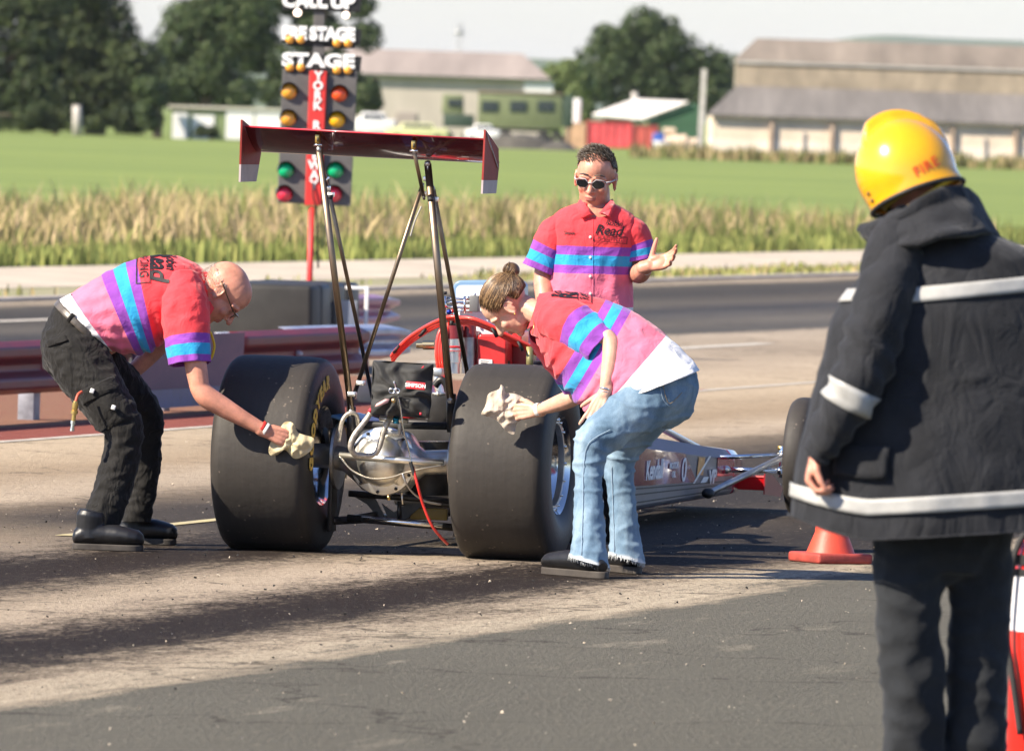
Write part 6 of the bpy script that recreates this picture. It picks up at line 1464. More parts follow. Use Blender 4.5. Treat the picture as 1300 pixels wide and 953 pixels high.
# glasses, neck cord, wrist bands
gx = T_(.088, .000, .004); mb = MB(); mb.tube([T_(.087, -.035, .024), T_(.088, -.010, .022), T_(.085, .030, .016), T_(.066, .092, .008)], .0026, 6)
mb.tube([T_(-.087, -.01, .018), T_(-.066, .092, .008)], .0022, 6)
mb.tube([T_(.066, .092, .008), T_(.055, .104, .010), T_(.030, .110, .012), T_(0, .116, .012), T_(-.03, .110, .012), T_(-.066, .092, .008)], .0030, 6)
for s_ in (-1, 1): mb.tube([T_(s_*.034+.022*math.cos(t), .106, -.002+.014*math.sin(t)) for t in [i*PI/8 for i in range(16)]], .0018, 6, closed=True)
gls = build(mb, 'glasses', wire, man)
mb = MB()
for s_ in (-1, 1): mb.ell(T_(s_*.034, .106, -.002), (.022, .0012, .014), HR, nu=16, nv=8)
build(mb, 'lens', mat('clear_lens', (.5, .5, .5), .05, trans=.8), gls)
for (n_, x, y, m_, r) in (('wrist_band', 332.5, 543, mat('red_band', (.72, .04, .03), .5), .0315), ('wrist_band', 337, 545.5, mat('white_band', (.78, .76, .70), .5), .0310)): ringband(n_, q(x, y, -.232), q(345, 551, -.23)-q(325, 539, -.232), r, .013, m_, man, .84, ref=V3(0, 0, 1))
mb = MB(); mb.tube(smoothpts([q(259, 402, -.1), q(262, 415, -.08), q(268, 424, -.06), q(272, 438, -.06), q(270, 450, -.06), q(267, 456, -.05)], 6), .0058, 8); mb.tube(smoothpts([q(259, 402, -.1), q(257, 420, -.06), q(262, 440, -.02), q(267, 456, -.05)], 6), .004, 8); build(mb, 'yellow_lanyard', mat('lanyard_yellow', (.78, .52, .02), .5), man)
# grey stubble of hair at the nape, and ear plug
mb = MB(); rg = random.Random(3)
for k in range(520):
    th_ = rg.uniform(-2.1, 2.1); zz = rg.uniform(-.035, .035); rr = Vector((.082*math.sin(th_), -.014-.100*math.cos(th_), zz))
    if rr.y > .012: continue
    p = T_(*rr); dn = (HR @ V3(math.sin(th_)*.5, -math.cos(th_)*.5, -1.0)).normalized(); mb.tube([p, p+dn*.010], [.0011, .0004], 3)
build(mb, 'hair', mat('grey_hair', (.42, .37, .32), .6), man, fix=False)
# air line with brass coupling hanging from the pocket
al = empty('air_line', q(100, 500, -.35), label='short red air line with a brass coupling hanging out of the thigh pocket', cat='air line')
mb = MB(); mb.tube(smoothpts([q(104, 497, -.34), q(99, 501, -.36), q(96, 510, -.37)], 5), .0062, 8); build(mb, 'hose', mat('air_hose_red', (.55, .10, .05), .5), al)
mb = MB(); a, b = q(96, 509, -.37), q(93, 535, -.37); k = b-a; mb.tube([a, a+k*.08, a+k*.1, a+k*.25, a+k*.45, a+k*.47, a+k*.62, a+k*.63, a+k], [.010, .011, .013, .0135, .012, .015, .015, .009, .009], 12); build(mb, 'brass_coupling', brassm, al, autos=35)
mb = MB(); a, b = q(93, 534, -.37), q(91.5, 547, -.37); k = b-a; mb.tube([a, a+k*.3, a+k*.32, a+k*.7, a+k*.72, a+k], [.011, .011, .008, .008, .0095, .0095], 12); build(mb, 'steel_plug', chrome, al, autos=35)
rag('cleaning_rag', (370, 563, YM-.195), [(341, 572), (344, 560), (352, 550), (361, 536), (372, 537), (379, 549), (398, 556), (397, 568), (388, 577), (374, 582), (362, 571), (352, 577), (344, 578)], rag_y, 'cream rag under the hand of the bald man on the left tyre', 2.0)
# ------------------------------------------------------------------ woman bending at the right slick
YW = 45.45
def q(x, y, d=0.0): return P(x, y, YW+d)
baseW = V3(q(765, 700).x, 45.1, 0)
HR = frame((-.50, .14, -.86), (-.86, 0, .50)); HO = q(647, 388, .18)
mb = MB(); T_ = head_shapes(mb, HO, HR, 1.0, True)
limb(mb, [q(712, 405, .10), q(688, 400, .13), T_(0, -.03, -.045)], [.065, .050, .048])
limb(mb, [q(845, 488, -.15), q(800, 455, -.1), q(750, 425, .0), q(705, 402, .1)], [.10, .10, .10, .07])
limb(mb, [q(700, 404, -.03), q(738, 416, -.14), q(773, 430, -.22)], [.048, .040, .034], sub=6)
limb(mb, [q(772, 428, -.22), q(776, 438, -.23), q(775, 458, -.25), q(771, 480, -.27), q(768, 497, -.28)], [.033, .037, .036, .029, (.025, .021)], sub=6)
d = (q(749, 536, -.30)-q(766, 500, -.28)).normalized(); pn = V3(.35, .9, .15); pn = (pn-d*pn.dot(d)).normalized(); yv = V3(-1, 0, 0); yv = (yv-d*yv.dot(d)-pn*yv.dot(pn)).normalized()
hand_shapes(mb, q(767, 499, -.285), Matrix((d, yv, pn)).transposed(), .92, curls=(.10, .12, .10, .15), thumb=(.75, .1), spread=.16)
limb(mb, [q(705, 425, .28), q(722, 455, .36), q(742, 486, .42), q(742, 496, .42)], [.046, .042, .037, .035], sub=6)
limb(mb, [q(744, 492, .42), q(728, 504, .46), q(708, 512, .52), q(684, 520, .60)], [.036, .038, .034, (.025, .020)], sub=6)
d = (q(650, 523, .66)-q(682, 521, .61)).normalized(); pn = V3(0, 1, -.1); pn = (pn-d*pn.dot(d)).normalized(); yv = V3(0, 0, 1); yv = (yv-d*yv.dot(d)-pn*yv.dot(pn)).normalized()
hand_shapes(mb, q(681, 521, .605), Matrix((d, yv, pn)).transposed(), .95, curls=(.65, .6, .6, .65), thumb=(.55, .5), spread=.08)
for pts in (((845, 495, -.2), (750, 562, -.32), (748, 690, -.44)), ((840, 500, .0), (788, 572, .10), (792, 690, .05))): limb(mb, [q(*p) for p in pts], [.08, .045, .032], sub=5)
def pa(c):
    l = HR.transposed() @ (c-HO); return 1 if (abs(l.x) < .024 and l.y > .085 and -.078 < l.z < -.052) else 0
wom = body_obj(mb, baseW, [skin, lips_m], .0040, 3, pa, label='woman with a hair bun and blue jeans bending over to wipe the right rear tyre')
def dispW(t, ang, p): return .007*fold(p, 8, 13)+.004*nz(p, 20, 15)+.006*math.sin(t*11+ang*2.5+nz(p, 5)*5)*max(0, -math.sin(ang)+.2)+.003*math.sin(ang*14+t*2)*(1 if t < 1.8 else .2)
def sc(b, f, d_, w_): return section(b, f, YW+d_, w_)
st_ = [sc((887, 470), (783, 509), -.17, .190), sc((850, 431), (763, 522), -.14, .182), sc((814, 404), (742, 517), -.10, .172), sc((782, 387), (720, 494), -.04, .170), sc((750, 377), (696, 462), .02, .172), sc((710, 371), (682, 432), .09, .160), sc((684, 374), (671, 414), .14, .075)]
cmW = lambda t, a: pw(t, [0, 1.12, 2.42, 2.74, 3.12, 3.46, 6], [0, .1, .2, .3, .4, .5, .95])
mb = MB(); Loft(st_, 96, 16, dispW, cmW, 2.1).into(mb)
cmSW = lambda t, a: pw(t/3, [0, .48, .64, .82, 1.0], [.9, .5, .4, .3, .21])
sd = lambda t, ang, p: .006*fold(p, 14, 19)+.005*math.sin(ang*5+t*2)*(t/3)**2+.004*nz(p, 28, 2)
L_ = [q(702, 404, -.02), q(722, 411, -.08), q(743, 424, -.13), q(766, 444, -.18)]
sleeve(mb, L_, (0, 0, 1), 0, [(.080, .095), (.098, .090), (.094, .085), (.086, .080)], cmSW, sd)
sleeve(mb, [q(695, 418, .25), q(706, 440, .31), q(722, 465, .36), q(735, 488, .40)], (1, 0, 0), 0, [(.080, .085), (.088, .080), (.078, .072), (.070, .065)], cmS, sd)
shirtW = build(mb, 'shirt', shirt_m, wom, attr=True, thick=.003)
mb = MB()
def colw(a, b):
    an = a*2*PI; c = q(690-9*b, 397-3*b, .135+.01*b); w_ = .085-.020*b; h = .082-.016*b; return c+V3(.018*(1-b), -math.cos(an)*w_, math.sin(an)*h-.01), .95
mb.grid(colw, 48, 5, wrapu=True); build(mb, 'collar', shirt_m, shirtW, attr=True, thick=.004, fix=False)
bv = bvh_of(shirtW)
marks = [(textmesh('Robin', .062, .0012, .35, sub=.015), (-.005, .052), 0), (textmesh('Read', .105, .003, .3, sub=.015), (0, .0), 0), (textmesh('RACING', .054, .0012, 0, 1.1, sub=.015), (.0, -.066), 0), (rect2d(.27, .064, .004), (0, -.066), 0)]
wrap_marks('lettering', marks, bv, q(722, 380, .075), (-.10, -.50, -.30) if False else (0, .84, .54), (-.93, 0, .25), (0, .54, -.84), ink, shirtW, .005)
# jeans
def jeans_mat():
    M = bpy.data.materials.new('denim'); M.use_nodes = True; nt = M.node_tree; b = nt.nodes['Principled BSDF']; co = ncoord(nt)
    n1 = noi(nt, mapping(nt, co, (7, 7, 2.2)), 1, 4, .6); n2 = noi(nt, mapping(nt, co, (420, 420, 90)), 1, 2, .6)
    c = ramp(nt, [(.25, (.075, .135, .20)), (.42, (.14, .22, .305)), (.6, (.25, .345, .43)), (.8, (.40, .48, .54))]); nt.links.new(n1, c.inputs[0])
    c2 = mixc(nt, 1.0, c.outputs[0], mixc(nt, n2, (.65, .65, .65), (1.35, 1.35, 1.35)), 'MULTIPLY')
    a = nt.nodes.new('ShaderNodeAttribute'); a.attribute_name = 'fade'; c3 = mixc(nt, a.outputs['Fac'], c2, (.66, .68, .68)); nt.links.new(c3, b.inputs['Base Color'])
    b.inputs['Roughness'].default_value = .85; b.inputs['Specular IOR Level'].default_value = .2
    bp = nt.nodes.new('ShaderNodeBump'); bp.inputs['Strength'].default_value = .35; bp.inputs['Distance'].default_value = .003; nt.links.new(mth(nt, 'ADD', n2, noi(nt, co, 45, 4, .6)), bp.inputs['Height']); nt.links.new(bp.outputs[0], b.inputs['Normal']); return M
denim = jeans_mat(); mb = MB()
limb(mb, [q(848, 505, -.13), q(846, 490, -.14), q(838, 472, -.14)], [(.165, .122), (.172, .132), (.160, .125)], ref=(0, 1, 0), n=28)
limb(mb, [q(844, 494, -.20), q(812, 515, -.25), q(778, 540, -.30), q(752, 563, -.33), q(747, 600, -.36), q(748, 650, -.41), q(748, 705, -.46), q(748, 725, -.48)], [.128, .118, .094, .078, .060, .061, .080, .09], n=24)
limb(mb, [q(840, 500, -.02), q(815, 530, .03), q(795, 560, .08), q(786, 590, .09), q(790, 640, .07), q(795, 704, .04), q(796, 722, .04)], [.120, .108, .086, .066, .058, .070, .078], n=24)
def wrj(p, n): return (.012 if .42 < p.z < .62 else .007)*max(0, fold(V3(p.x+.5*p.z, p.y, p.z*2.8), 6, 24)-.5)*1.6+.004*fold(V3(p.x*1.6, p.y, p.z*.5), 11, 28)-.005+.002*nz(p, 50, 1)
me = remesh(mb, .0075, 3); setverts(me, wrj); openhem(me, [(q(748, 713, -.46), V3(-.24, 0, -1).normalized(), .17), (q(795, 709, .04), V3(-.22, 0, -1).normalized(), .15)])
HZC = lambda c_: (q(748, 713, -.46).z-.24*(c_.x-q(748, 713, -.46).x)) if c_.y < YW-.2 else (q(795, 709, .04).z-.22*(c_.x-q(795, 709, .04).x))
zz = np.array([v.co.z for v in me.vertices]); fd = me.attributes.new('fade', 'FLOAT', 'POINT')
fd.data.foreach_set('value', [max(0.0, min(.85, (HZC(v.co)+.016+.010*nz(v.co, 25)-v.co.z)*80)) for v in me.vertices])
me.transform(wm(wom).inverted()); jns = link('jeans', me, wom, denim, True); _m = jns.modifiers.new('cloth', 'SOLIDIFY'); _m.thickness = .004; _m.offset = -1
bt = bvh_of(jns)
def seam(name, pts, parent, m, r=.0016, off=.004):
    P_ = []
    for x, y in [(a.x, a.y) for a in smoothpts([V3(*p, 0) for p in pts], 8)]:
        dd = pdir(x, y).normalized(); h = bt.ray_cast(CAMP, dd, 200)
        if h[0] is not None: P_.append(h[0]-dd*off)
    mb = MB(); mb.tube(P_, r, 5); return build(mb, name, m, parent)
stitch = mat('denim_seam', (.30, .40, .50), .9)
seam('side_seam', [(775, 545), (748, 562), (741, 590), (740, 640), (738, 704)], jns, stitch); seam('back_pocket_stitch', [(842, 488), (845, 503), (851, 512), (866, 498)], jns, mat('stitch_brown', (.30, .22, .12), .8), .0012); seam('back_pocket_stitch', [(838, 490), (842, 507), (850, 516)], jns, stitch, .0012); seam('inside_seam', [(776, 592), (778, 640), (780, 700)], jns, stitch)
# frayed hems
mb = MB(); rg = random.Random(8)
for cx, cy, dd_, r in ((748, 712, -.46, .083), (795, 708, .04, .073)):
    c = q(cx, cy, dd_)
    for k in range(170):
        a = rg.uniform(0, 2*PI); p = c+V3(math.cos(a)*r, math.sin(a)*r, rg.uniform(-.004, .01)-.23*math.cos(a)*r); mb.tube([p, p+V3(rg.uniform(-.006, .006), 0, -rg.uniform(.010, .022))], .0011, 3)
build(mb, 'frayed_hem', mat('denim_threads', (.62, .64, .64), .9), jns, fix=False)
clog_s = mat('clog_sole', (.055, .045, .036), .7, var=.2, vscale=20)
shoe_obj('clog', gnd(769, 735), gnd(692, 728), wom, .08, .048, clog=True, solem=clog_s); shoe_obj('clog', gnd(811, 729), gnd(742, 721), wom, .08, .046, clog=True, solem=clog_s)
# hair: shell, combed strands running to the bun
hair_m = mat('brown_hair', (.155, .090, .042), .38, var=.5, vscale=60, stretch=(1, 1, 1), col2=(.065, .036, .018)); hair_l = mat('hair_highlight', (.34, .21, .10), .36); hair_d = mat('hair_dark', (.055, .030, .015), .4)
SK = V3(0, -.014, .040); RK = V3(.084, .107, .094)
def sk(x, y, z, k=1.0):
    v = V3(x/RK.x, y/RK.y, z/RK.z).normalized(); return T_(SK.x+v.x*RK.x*k, SK.y+v.y*RK.y*k, SK.z+v.z*RK.z*k)
bun = q(649, 343, .18); bdir = ((HR.transposed() @ (bun-HO))-SK); bdir.x = 0; bdir.normalize()
mb = MB()
def shell(a, b):
    an = a*2*PI; ph = b; e = V3(1, 0, 0); f = bdir.cross(e)
    lim = 2.05+.12*math.cos(an)*1; t = ph*lim; v = bdir*math.cos(t)+(e*math.cos(an)+f*math.sin(an))*math.sin(t)
    # hairline: keep the face and the area below the ears clear
    while (v.y > .62 and v.z < -.12) or (abs(v.x) > .55 and v.z < -.10 and -.30 < v.y < .30) or (v.y > .25 and v.z < -.42) or v.z < -.55:
        t -= .03; v = bdir*math.cos(t)+(e*math.cos(an)+f*math.sin(an))*math.sin(t)
        if t < .2: break
    return T_(SK.x+v.x*RK.x, SK.y+v.y*RK.y, SK.z+v.z*RK.z), 0
mb.grid(shell, 72, 24, wrapu=True); mb.ell(bun, (.036, .034, .033), nu=20, nv=14)
hair = build(mb, 'hair', hair_m, wom, thick=.004, fix=True)
mb = MB(); rg = random.Random(5)
for k in range(1500):
    an = rg.uniform(0, 2*PI); e = V3(1, 0, 0); f = bdir.cross(e); tm = rg.uniform(1.5, 2.2); pts = []; hj = .03*rg.random()
    for i in range(9):
        t = tm*i/8; v = bdir*math.cos(t)+(e*math.cos(an+.10*math.sin(t*3+k))+f*math.sin(an+.10*math.sin(t*3+k)))*math.sin(t)
        if (v.y > .62 and v.z < -.18+.1*math.sin(k)) or (abs(v.x) > .6 and v.z < -.10 and -.30 < v.y < .30) or (v.y > .25 and v.z < -.48) or v.z < -.56: break
        kk = 1.012+hj*math.sin(PI*i/8)
        pts.append(T_(SK.x+v.x*RK.x*kk, SK.y+v.y*RK.y*kk, SK.z+v.z*RK.z*kk))
    if len(pts) > 3: mb.tube(pts, [.0012]+[.0016]*(len(pts)-2)+[.0006], 4, mi=rg.choice((0, 0, 1, 2)))
for k in range(260):
    a0 = rg.uniform(0, 2*PI); rr = rg.uniform(.018, .037); zz_ = rg.uniform(-.5, .8); Rb = frame((0, 1, 0), bdir); tl = rg.uniform(-.5, .5)
    pts = [bun+HR @ (V3(math.cos(a0+t)*rr*math.sqrt(max(.05, 1-zz_*zz_*.6)), math.sin(a0+t)*rr*.7, zz_*.026+tl*.02*math.sin(t))) for t in [i*.32 for i in range(9)]]; mb.tube(pts, .0016, 4, mi=rg.choice((0, 1, 2, 0)))
for k in range(60):
    v = V3(rg.uniform(-1, 1), rg.uniform(-1, -.2), rg.uniform(-.6, .6)).normalized(); p = T_(SK.x+v.x*RK.x, SK.y+v.y*RK.y, SK.z+v.z*RK.z); mb.tube([p, p+HR @ V3(v.x*.01, -.018, rg.uniform(-.01, .03))], [.0008, .0003], 3, mi=1)
build(mb, 'hair_strands', [hair_m, hair_l, hair_d], hair, fix=False)
mb = MB(); c = bun-HR @ (bdir*.026); mb.tube([c+HR @ (V3(math.cos(t)*.024, math.sin(t)*.024*.7, math.sin(t)*.024*.7)) for t in [i*PI/10 for i in range(20)]], .005, 8, closed=True); build(mb, 'hair_band', mat('band_cream', (.75, .62, .38), .6), hair)
ringband('wrist_band', q(683, 520, .60), q(660, 523, .64)-q(700, 515, .56), .0285, .018, mat('paper_band', (.78, .76, .72), .5), wom, .85, ref=V3(0, 0, 1)); ringband('bracelet', q(690, 518, .585), q(660, 523, .64)-q(700, 515, .56), .0285, .008, chrome, wom, .85, ref=V3(0, 0, 1))
ringband('bracelet', q(768.5, 494, -.28), q(770, 484, -.27)-q(767, 502, -.28), .0275, .007, chrome, wom, .9, ref=V3(0, 1, 0)); ringband('bracelet', q(768, 498, -.28), q(770, 484, -.27)-q(767, 502, -.28), .0270, .004, chrome, wom, .9, ref=V3(0, 1, 0))
mb = MB(); mb.ell(T_(-.080, .006, -.036), .004); mb.tube([q(676, 400, .06), q(678, 412, .02), q(676, 424, .0)], .0015, 5); build(mb, 'earring', brassm, wom)
rag('cleaning_rag', (640, 521, YW+.70), [(611, 525), (616, 515), (620, 500), (633, 494), (636, 488), (640, 492), (642, 498), (655, 500), (666, 506), (668, 516), (664, 530), (656, 538), (652, 551), (642, 546), (630, 533), (616, 528)], rag_w, 'pale rag under the hand of the woman on the right tyre', 5.0)
# ------------------------------------------------------------------ man in sunglasses standing beside the engine
YC = 48.0
def q(x, y, d=0.0): return P(x, y, YC+d)
sC = FPX/YC; baseC = V3(q(750, 690).x, YC, 0)
HR = frame((-.20, -.955, -.20), (.04, -.2, .98)); HO = q(756.5, 227, .02)
mb = MB(); T_ = head_shapes(mb, HO, HR, 1.09)
limb(mb, [q(756, 275, .05), q(757, 258, .05), T_(0, -.03, -.05)], [.075, .062, .058])
limb(mb, [q(751, 440), q(752, 370), q(753, 310), q(755, 285)], [(.15, .10), (.15, .10), (.17, .10), (.15, .09)], ref=(1, 0, 0))
limb(mb, [q(707, 292), q(696, 318), q(690, 350), q(691, 372, -.04), q(695, 410, -.12), q(698, 425, -.15)], [.044, .045, .042, .042, .032, .028], sub=5)
mb.ell(q(700, 438, -.18), (.03, .04, .05))
limb(mb, [q(800, 292), q(806, 318, .02), q(807, 346, .0)], [.044, .045, .043], sub=5)
limb(mb, [q(806, 345, .0), q(812, 347, -.07), q(817, 343, -.17), q(822, 338, -.25)], [.044, .044, .036, (.030, .025)], sub=6)
d = V3(.93, -.22, .28).normalized(); pn = V3(-.25, -.85, .45); pn = (pn-d*pn.dot(d)).normalized(); yv = V3(-.1, .3, 1); yv = (yv-d*yv.dot(d)-pn*yv.dot(pn)).normalized()
hand_shapes(mb, q(822, 337.5, -.26), Matrix((d, yv, pn)).transposed(), .98, curls=(.35, .45, .5, .55), thumb=(1.05, .1), spread=.10)
for s_ in (-1, 1): limb(mb, [q(751+s_*26, 450), q(751+s_*30, 560), V3(baseC.x+s_*.12, YC, .08)], [.08, .055, .045], sub=4)
def pa(c):
    l = HR.transposed() @ (c-HO); return 1 if (abs(l.x) < .024 and l.y > .093 and -.079 < l.z < -.061) else 0
manc = body_obj(mb, baseC, [skin_red, lips_m], .0042, 3, pa, label='dark haired man in sunglasses standing by the engine with one palm turned up')
def hs(cx, y, hw, dp, d_=0.0): return (q(cx, y, d_), V3(1, 0, 0), V3(0, -1, 0), hw/sC, dp)
st_ = [hs(750, 445, 54, .135), hs(750, 395, 52, .130), hs(751, 345, 50, .128), hs(753, 306, 52, .130), hs(754, 284, 55, .115), hs(756, 268, 43, .090), hs(757, 258, 21, .066)]
def disp(t, ang, p): return .006*fold(V3(p.x*1.3, p.y, p.z*.6), 9, 33)+.003*nz(p, 24, 3)+.004*math.sin(ang*9+nz(p, 4)*5)*(1 if t < 2.6 else .2)
ycuts = [q(750, y).z for y in (389, 347, 337, 324, 313)]
zt = [s_[0].z for s_ in st_]
def tz(z):
    for i in range(6):
        if zt[i] <= z <= zt[i+1]: return i+(z-zt[i])/(zt[i+1]-zt[i])
    return 0
kc = [tz(z) for z in ycuts]
mb = MB(); LC = Loft(st_, 96, 16, disp, lambda t, a: pw(t, [0]+kc+[6], [0, .1, .2, .3, .4, .5, .95]), 2.4)
def fC(a, b):
    an = a*2*PI; fr = max(0, math.sin(an)-.80)/.20; t = b*(6-1.5*fr**.7); p = LC.at(t, an); return p, pw(tz(p.z) if t < 5 else 5.5, [0]+kc+[6], [0, .1, .2, .3, .4, .5, .95])
mb.grid(fC, 120, 96, wrapu=True)
cs = lambda t, a: pw(t/3, [0, .60, .73, .87, 1.0], [.9, .5, .4, .3, .21])
sd = lambda t, ang, p: .005*fold(p, 14, 39)+.005*math.sin(ang*5+t)*(t/3)**2
sleeve(mb, [q(722, 279), q(708, 294), q(695, 319), q(685, 343)], (1, 0, 0), 0, [(.040, .060), (.074, .078), (.076, .076), (.074, .072)], cs, sd)
sleeve(mb, [q(786, 279), q(800, 294, .0), q(809, 315, .0), q(812, 333, -.01)], (1, 0, 0), 0, [(.040, .060), (.070, .078), (.070, .072), (.066, .068)], cs, sd)
sh = build(mb, 'shirt', shirt_m, manc, attr=True, thick=.003)
mb = MB()
def colc(a, b):
    an = PI*.5+ (a*2-1)*(PI-.42)+PI; c = q(757, 262-9*b, .01-.0*b); w_ = .086-.014*b; return c+V3(math.cos(an-PI/2+PI/2)*w_, .02+math.sin(an)*.066, -.008*(1 if b < .5 else 0)), .95
def colc(a, b):
    an = -PI/2+.55+a*(2*PI-1.10); return q(757, 266-11*b)+V3(math.cos(an)*(.090-.014*b), .012+math.sin(an)*(.075-.010*b), .010*math.sin(an)), .95
mb.grid(colc, 40, 4)
for s_ in (-1, 1):
    i0 = mb.addv([q(757+s_*20, 253, -.06), q(757+s_*25, 262, -.075), q(757+s_*19, 277, -.125), q(757+s_*7, 271, -.125), q(757+s_*3, 272, -.11)], .95); mb.addf([(0, 1, 2, 3, 4)], i0)
build(mb, 'collar', shirt_m, sh, attr=True, thick=.005, fix=False)
bv = bvh_of(sh); dr = (0, 1, -.05)
wrap_marks('lettering', [(textmesh('Robin', .032, .0004, .3, sub=.015), (.01, .034), 0), (textmesh('Read', .060, .0008, .3, sub=.015), (-.01, .0), 0), (textmesh('RACING', .024, .0, 0, 1.3, sub=.015), (.0, -.036), 0), (rect2d(.15, .030, .0022), (0, -.036), 0)], bv, q(776, 291, -.3), (1, 0, -.05), (.05, 0, 1), dr, ink, sh, .004)
wrap_marks('lettering', [(textmesh('Steve', .022, .0004, .0, sub=.01), (0, 0), 0)], bv, q(723, 293.5, -.3), (1, 0, 0), (0, 0, 1), dr, ink, sh, .004)
mb = MB()
for y in (302, 328, 352, 374):
    h = bv.ray_cast(q(750, y, -.4), V3(0, 1, 0)); mb.ell((h[0] if h[0] is not None else q(750, y, -.14))-V3(0, .003, 0), (.0065, .003, .0065))
build(mb, 'buttons', whp, sh)
mb = MB()
for x0, x1, y in ((700, 722, 268), (790, 812, 268)): pass
plk = []
for i in range(24):
    y = 272+i*6; h = bv.ray_cast(q(753.5, y, -.4), V3(0, 1, 0)); 
    if h[0] is not None: plk.append(h[0]-V3(0, .001, 0))
mb.tube(plk, .0018, 5); mb.a = [pw(tz(v.z), [0]+kc+[6], [0, .1, .2, .3, .4, .5, .95]) for v in mb.v]; build(mb, 'placket', shirt_m, sh, attr=True)
mb = MB(); limb(mb, [q(751, 452), q(751, 430), q(751, 415)], [(.17, .12), (.165, .12), (.155, .11)], ref=(1, 0, 0), n=24)
for s_ in (-1, 1): limb(mb, [q(751+s_*24, 450), q(751+s_*27, 510), q(751+s_*29, 570), V3(baseC.x+s_*.115, YC, .22), V3(baseC.x+s_*.12, YC, .07)], [.105, .09, .075, .068, .07], n=18)
cloth_obj('trousers', mb, trouser_blk, manc, .010, 3, wrk)
for s_ in (-1, 1): shoe_obj('boot', V3(baseC.x+s_*.12, YC+.08, 0), V3(baseC.x+s_*.14, YC-.19, 0), manc, .12, .05)
# hair
hm = [mat('dark_hair', (.085, .066, .050), .6), mat('grey_streak', (.30, .27, .24), .6), mat('mid_hair', (.14, .11, .085), .6)]
mb = MB(); rg = random.Random(12)
def okh(v): return v.z > .14+(.30*v.y if v.y > 0 else .75*v.y) and not (v.y > .40 and v.z < .50-.10*v.x)
SK2 = V3(0, -.012, .036)*1.09; RK2 = V3(.080, .102, .090)*1.08
def shc(a, b):
    an = a*2*PI; t = b*1.75; v = V3(math.cos(an)*math.sin(t), math.sin(an)*math.sin(t), math.cos(t))
    while not okh(v) and t > .1: t -= .02; v = V3(math.cos(an)*math.sin(t), math.sin(an)*math.sin(t), math.cos(t))
    return HO+HR @ V3(SK2.x+v.x*RK2.x, SK2.y+v.y*RK2.y, SK2.z+v.z*(RK2.z+.004)), 0
mb.grid(shc, 60, 16, wrapu=True); hc = build(mb, 'hair', hm[0], manc, thick=.004)
mb = MB()
for k in range(3400):
    v = V3(rg.gauss(0, 1), rg.gauss(0, 1), rg.gauss(.4, 1)).normalized()
    if not okh(v): continue
    p = HO+HR @ V3(SK2.x+v.x*RK2.x, SK2.y+v.y*RK2.y, SK2.z+v.z*RK2.z); L = .030 if v.z > .5 else .012
    dd = HR @ ((v*.50+V3(.40+rg.uniform(-.12, .12), .60+rg.uniform(-.12, .12), .15)) if v.z > .35 else (v*.22+V3(0, -.35, -.75))).normalized(); side = abs(v.x) > .72 and v.z < .45
    mb.tube([p, p+dd*L*rg.uniform(.6, 1.1)], [.0022, .0006], 3, mi=(rg.choice((1, 2, 1, 0)) if side else rg.choice((0, 2, 2, 0, 1))))
build(mb, 'hair_strands', hm, hc, fix=False)
# sunglasses
lensm = mat('dark_lens', (.010, .011, .013), .08); mb = MB()
for s_ in (-1, 1):
    poly = [(s_*x, .111-.20*abs(x)**1.3*1.0, z) for x, z in ((.008, .010), (.022, .017), (.045, .016), (.058, .009), (.055, -.008), (.040, -.016), (.020, -.015), (.009, -.006))]
    mb.prism([T_(*p) for p in poly], (HR @ V3(0, .004, 0)))
sg = build(mb, 'sunglasses', lensm, manc, smooth=False, bevel=.0015)
mb = MB()
for s_ in (-1, 1):
    mb.tube([T_(s_*.008, .113, .006), T_(s_*.022, .111, .020), T_(s_*.046, .104, .019), T_(s_*.062, .094, .010)], .0022, 6); mb.tube([T_(s_*.061, .096, .010), T_(s_*.074, .060, .008), T_(s_*.082, -.005, .006)], .0038, 6)
    mb.tube([T_(s_*.009, .113, -.006), T_(s_*.022, .111, -.018), T_(s_*.042, .104, -.019), T_(s_*.058, .094, -.009), T_(s_*.062, .094, .008)], .0010, 6)
mb.tube([T_(-.009, .114, .006), T_(.009, .114, .006)], .003, 6); build(mb, 'frame', mat('white_plastic_frame', (.45, .42, .42), .3), sg)
mb = MB()
for s_ in (-1, 1): mb.tube([T_(s_*.012, .101, .034), T_(s_*.032, .098, .038), T_(s_*.052, .080, .030)], [.003, .0036, .002], 6)
build(mb, 'eyebrow', hm[0], manc)
ringband('wrist_band', q(820, 340, -.215), q(825, 336, -.30)-q(817, 343, -.17), .0325, .013, mat('white_wrist_band', (.78, .77, .75), .5), manc, .86, ref=V3(0, 0, 1))
# ------------------------------------------------------------------ firefighter in the foreground
YF = 31.1; sF = FPX/YF
def q(x, y, d=0.0): return P(x, y, YF+d)
baseF = V3(q(1195, 700).x, YF, 0)
coat_m = mat('fire_coat', (.0165, .0175, .021), .85, var=.3, vscale=7, bump=.5, bscale=120, sheen=.12, bdist=.003, spec=.25, wr=.55, wrs=4.5); refl = mat('reflective_tape', (.38, .375, .355), .45, var=.12, vscale=20, bump=.15, bscale=60); trs_m = mat('fire_trousers', (.020, .022, .025), .9, var=.3, vscale=6, bump=.5, bscale=60, sheen=.1, bdist=.004, spec=.2)
mb = MB(); HR = frame((-.55, .80, -.30), (-.42, -.12, .90)); HO = q(1152, 228)
head_shapes(mb, HO, HR, 1.0)
limb(mb, [q(1195, 330), q(1185, 290), q(1168, 255)], [.10, .07, .062])
limb(mb, [q(1210, 640), q(1215, 500), q(1210, 400), q(1200, 330)], [(.16, .11)]*4, ref=(1, 0, 0))
limb(mb, [q(1140, 345, -.05), q(1100, 450, -.2), q(1080, 500, -.22), q(1055, 540, -.2), q(1038, 574, -.18)], [.05, .042, .040, .034, (.026, .030)], sub=5)
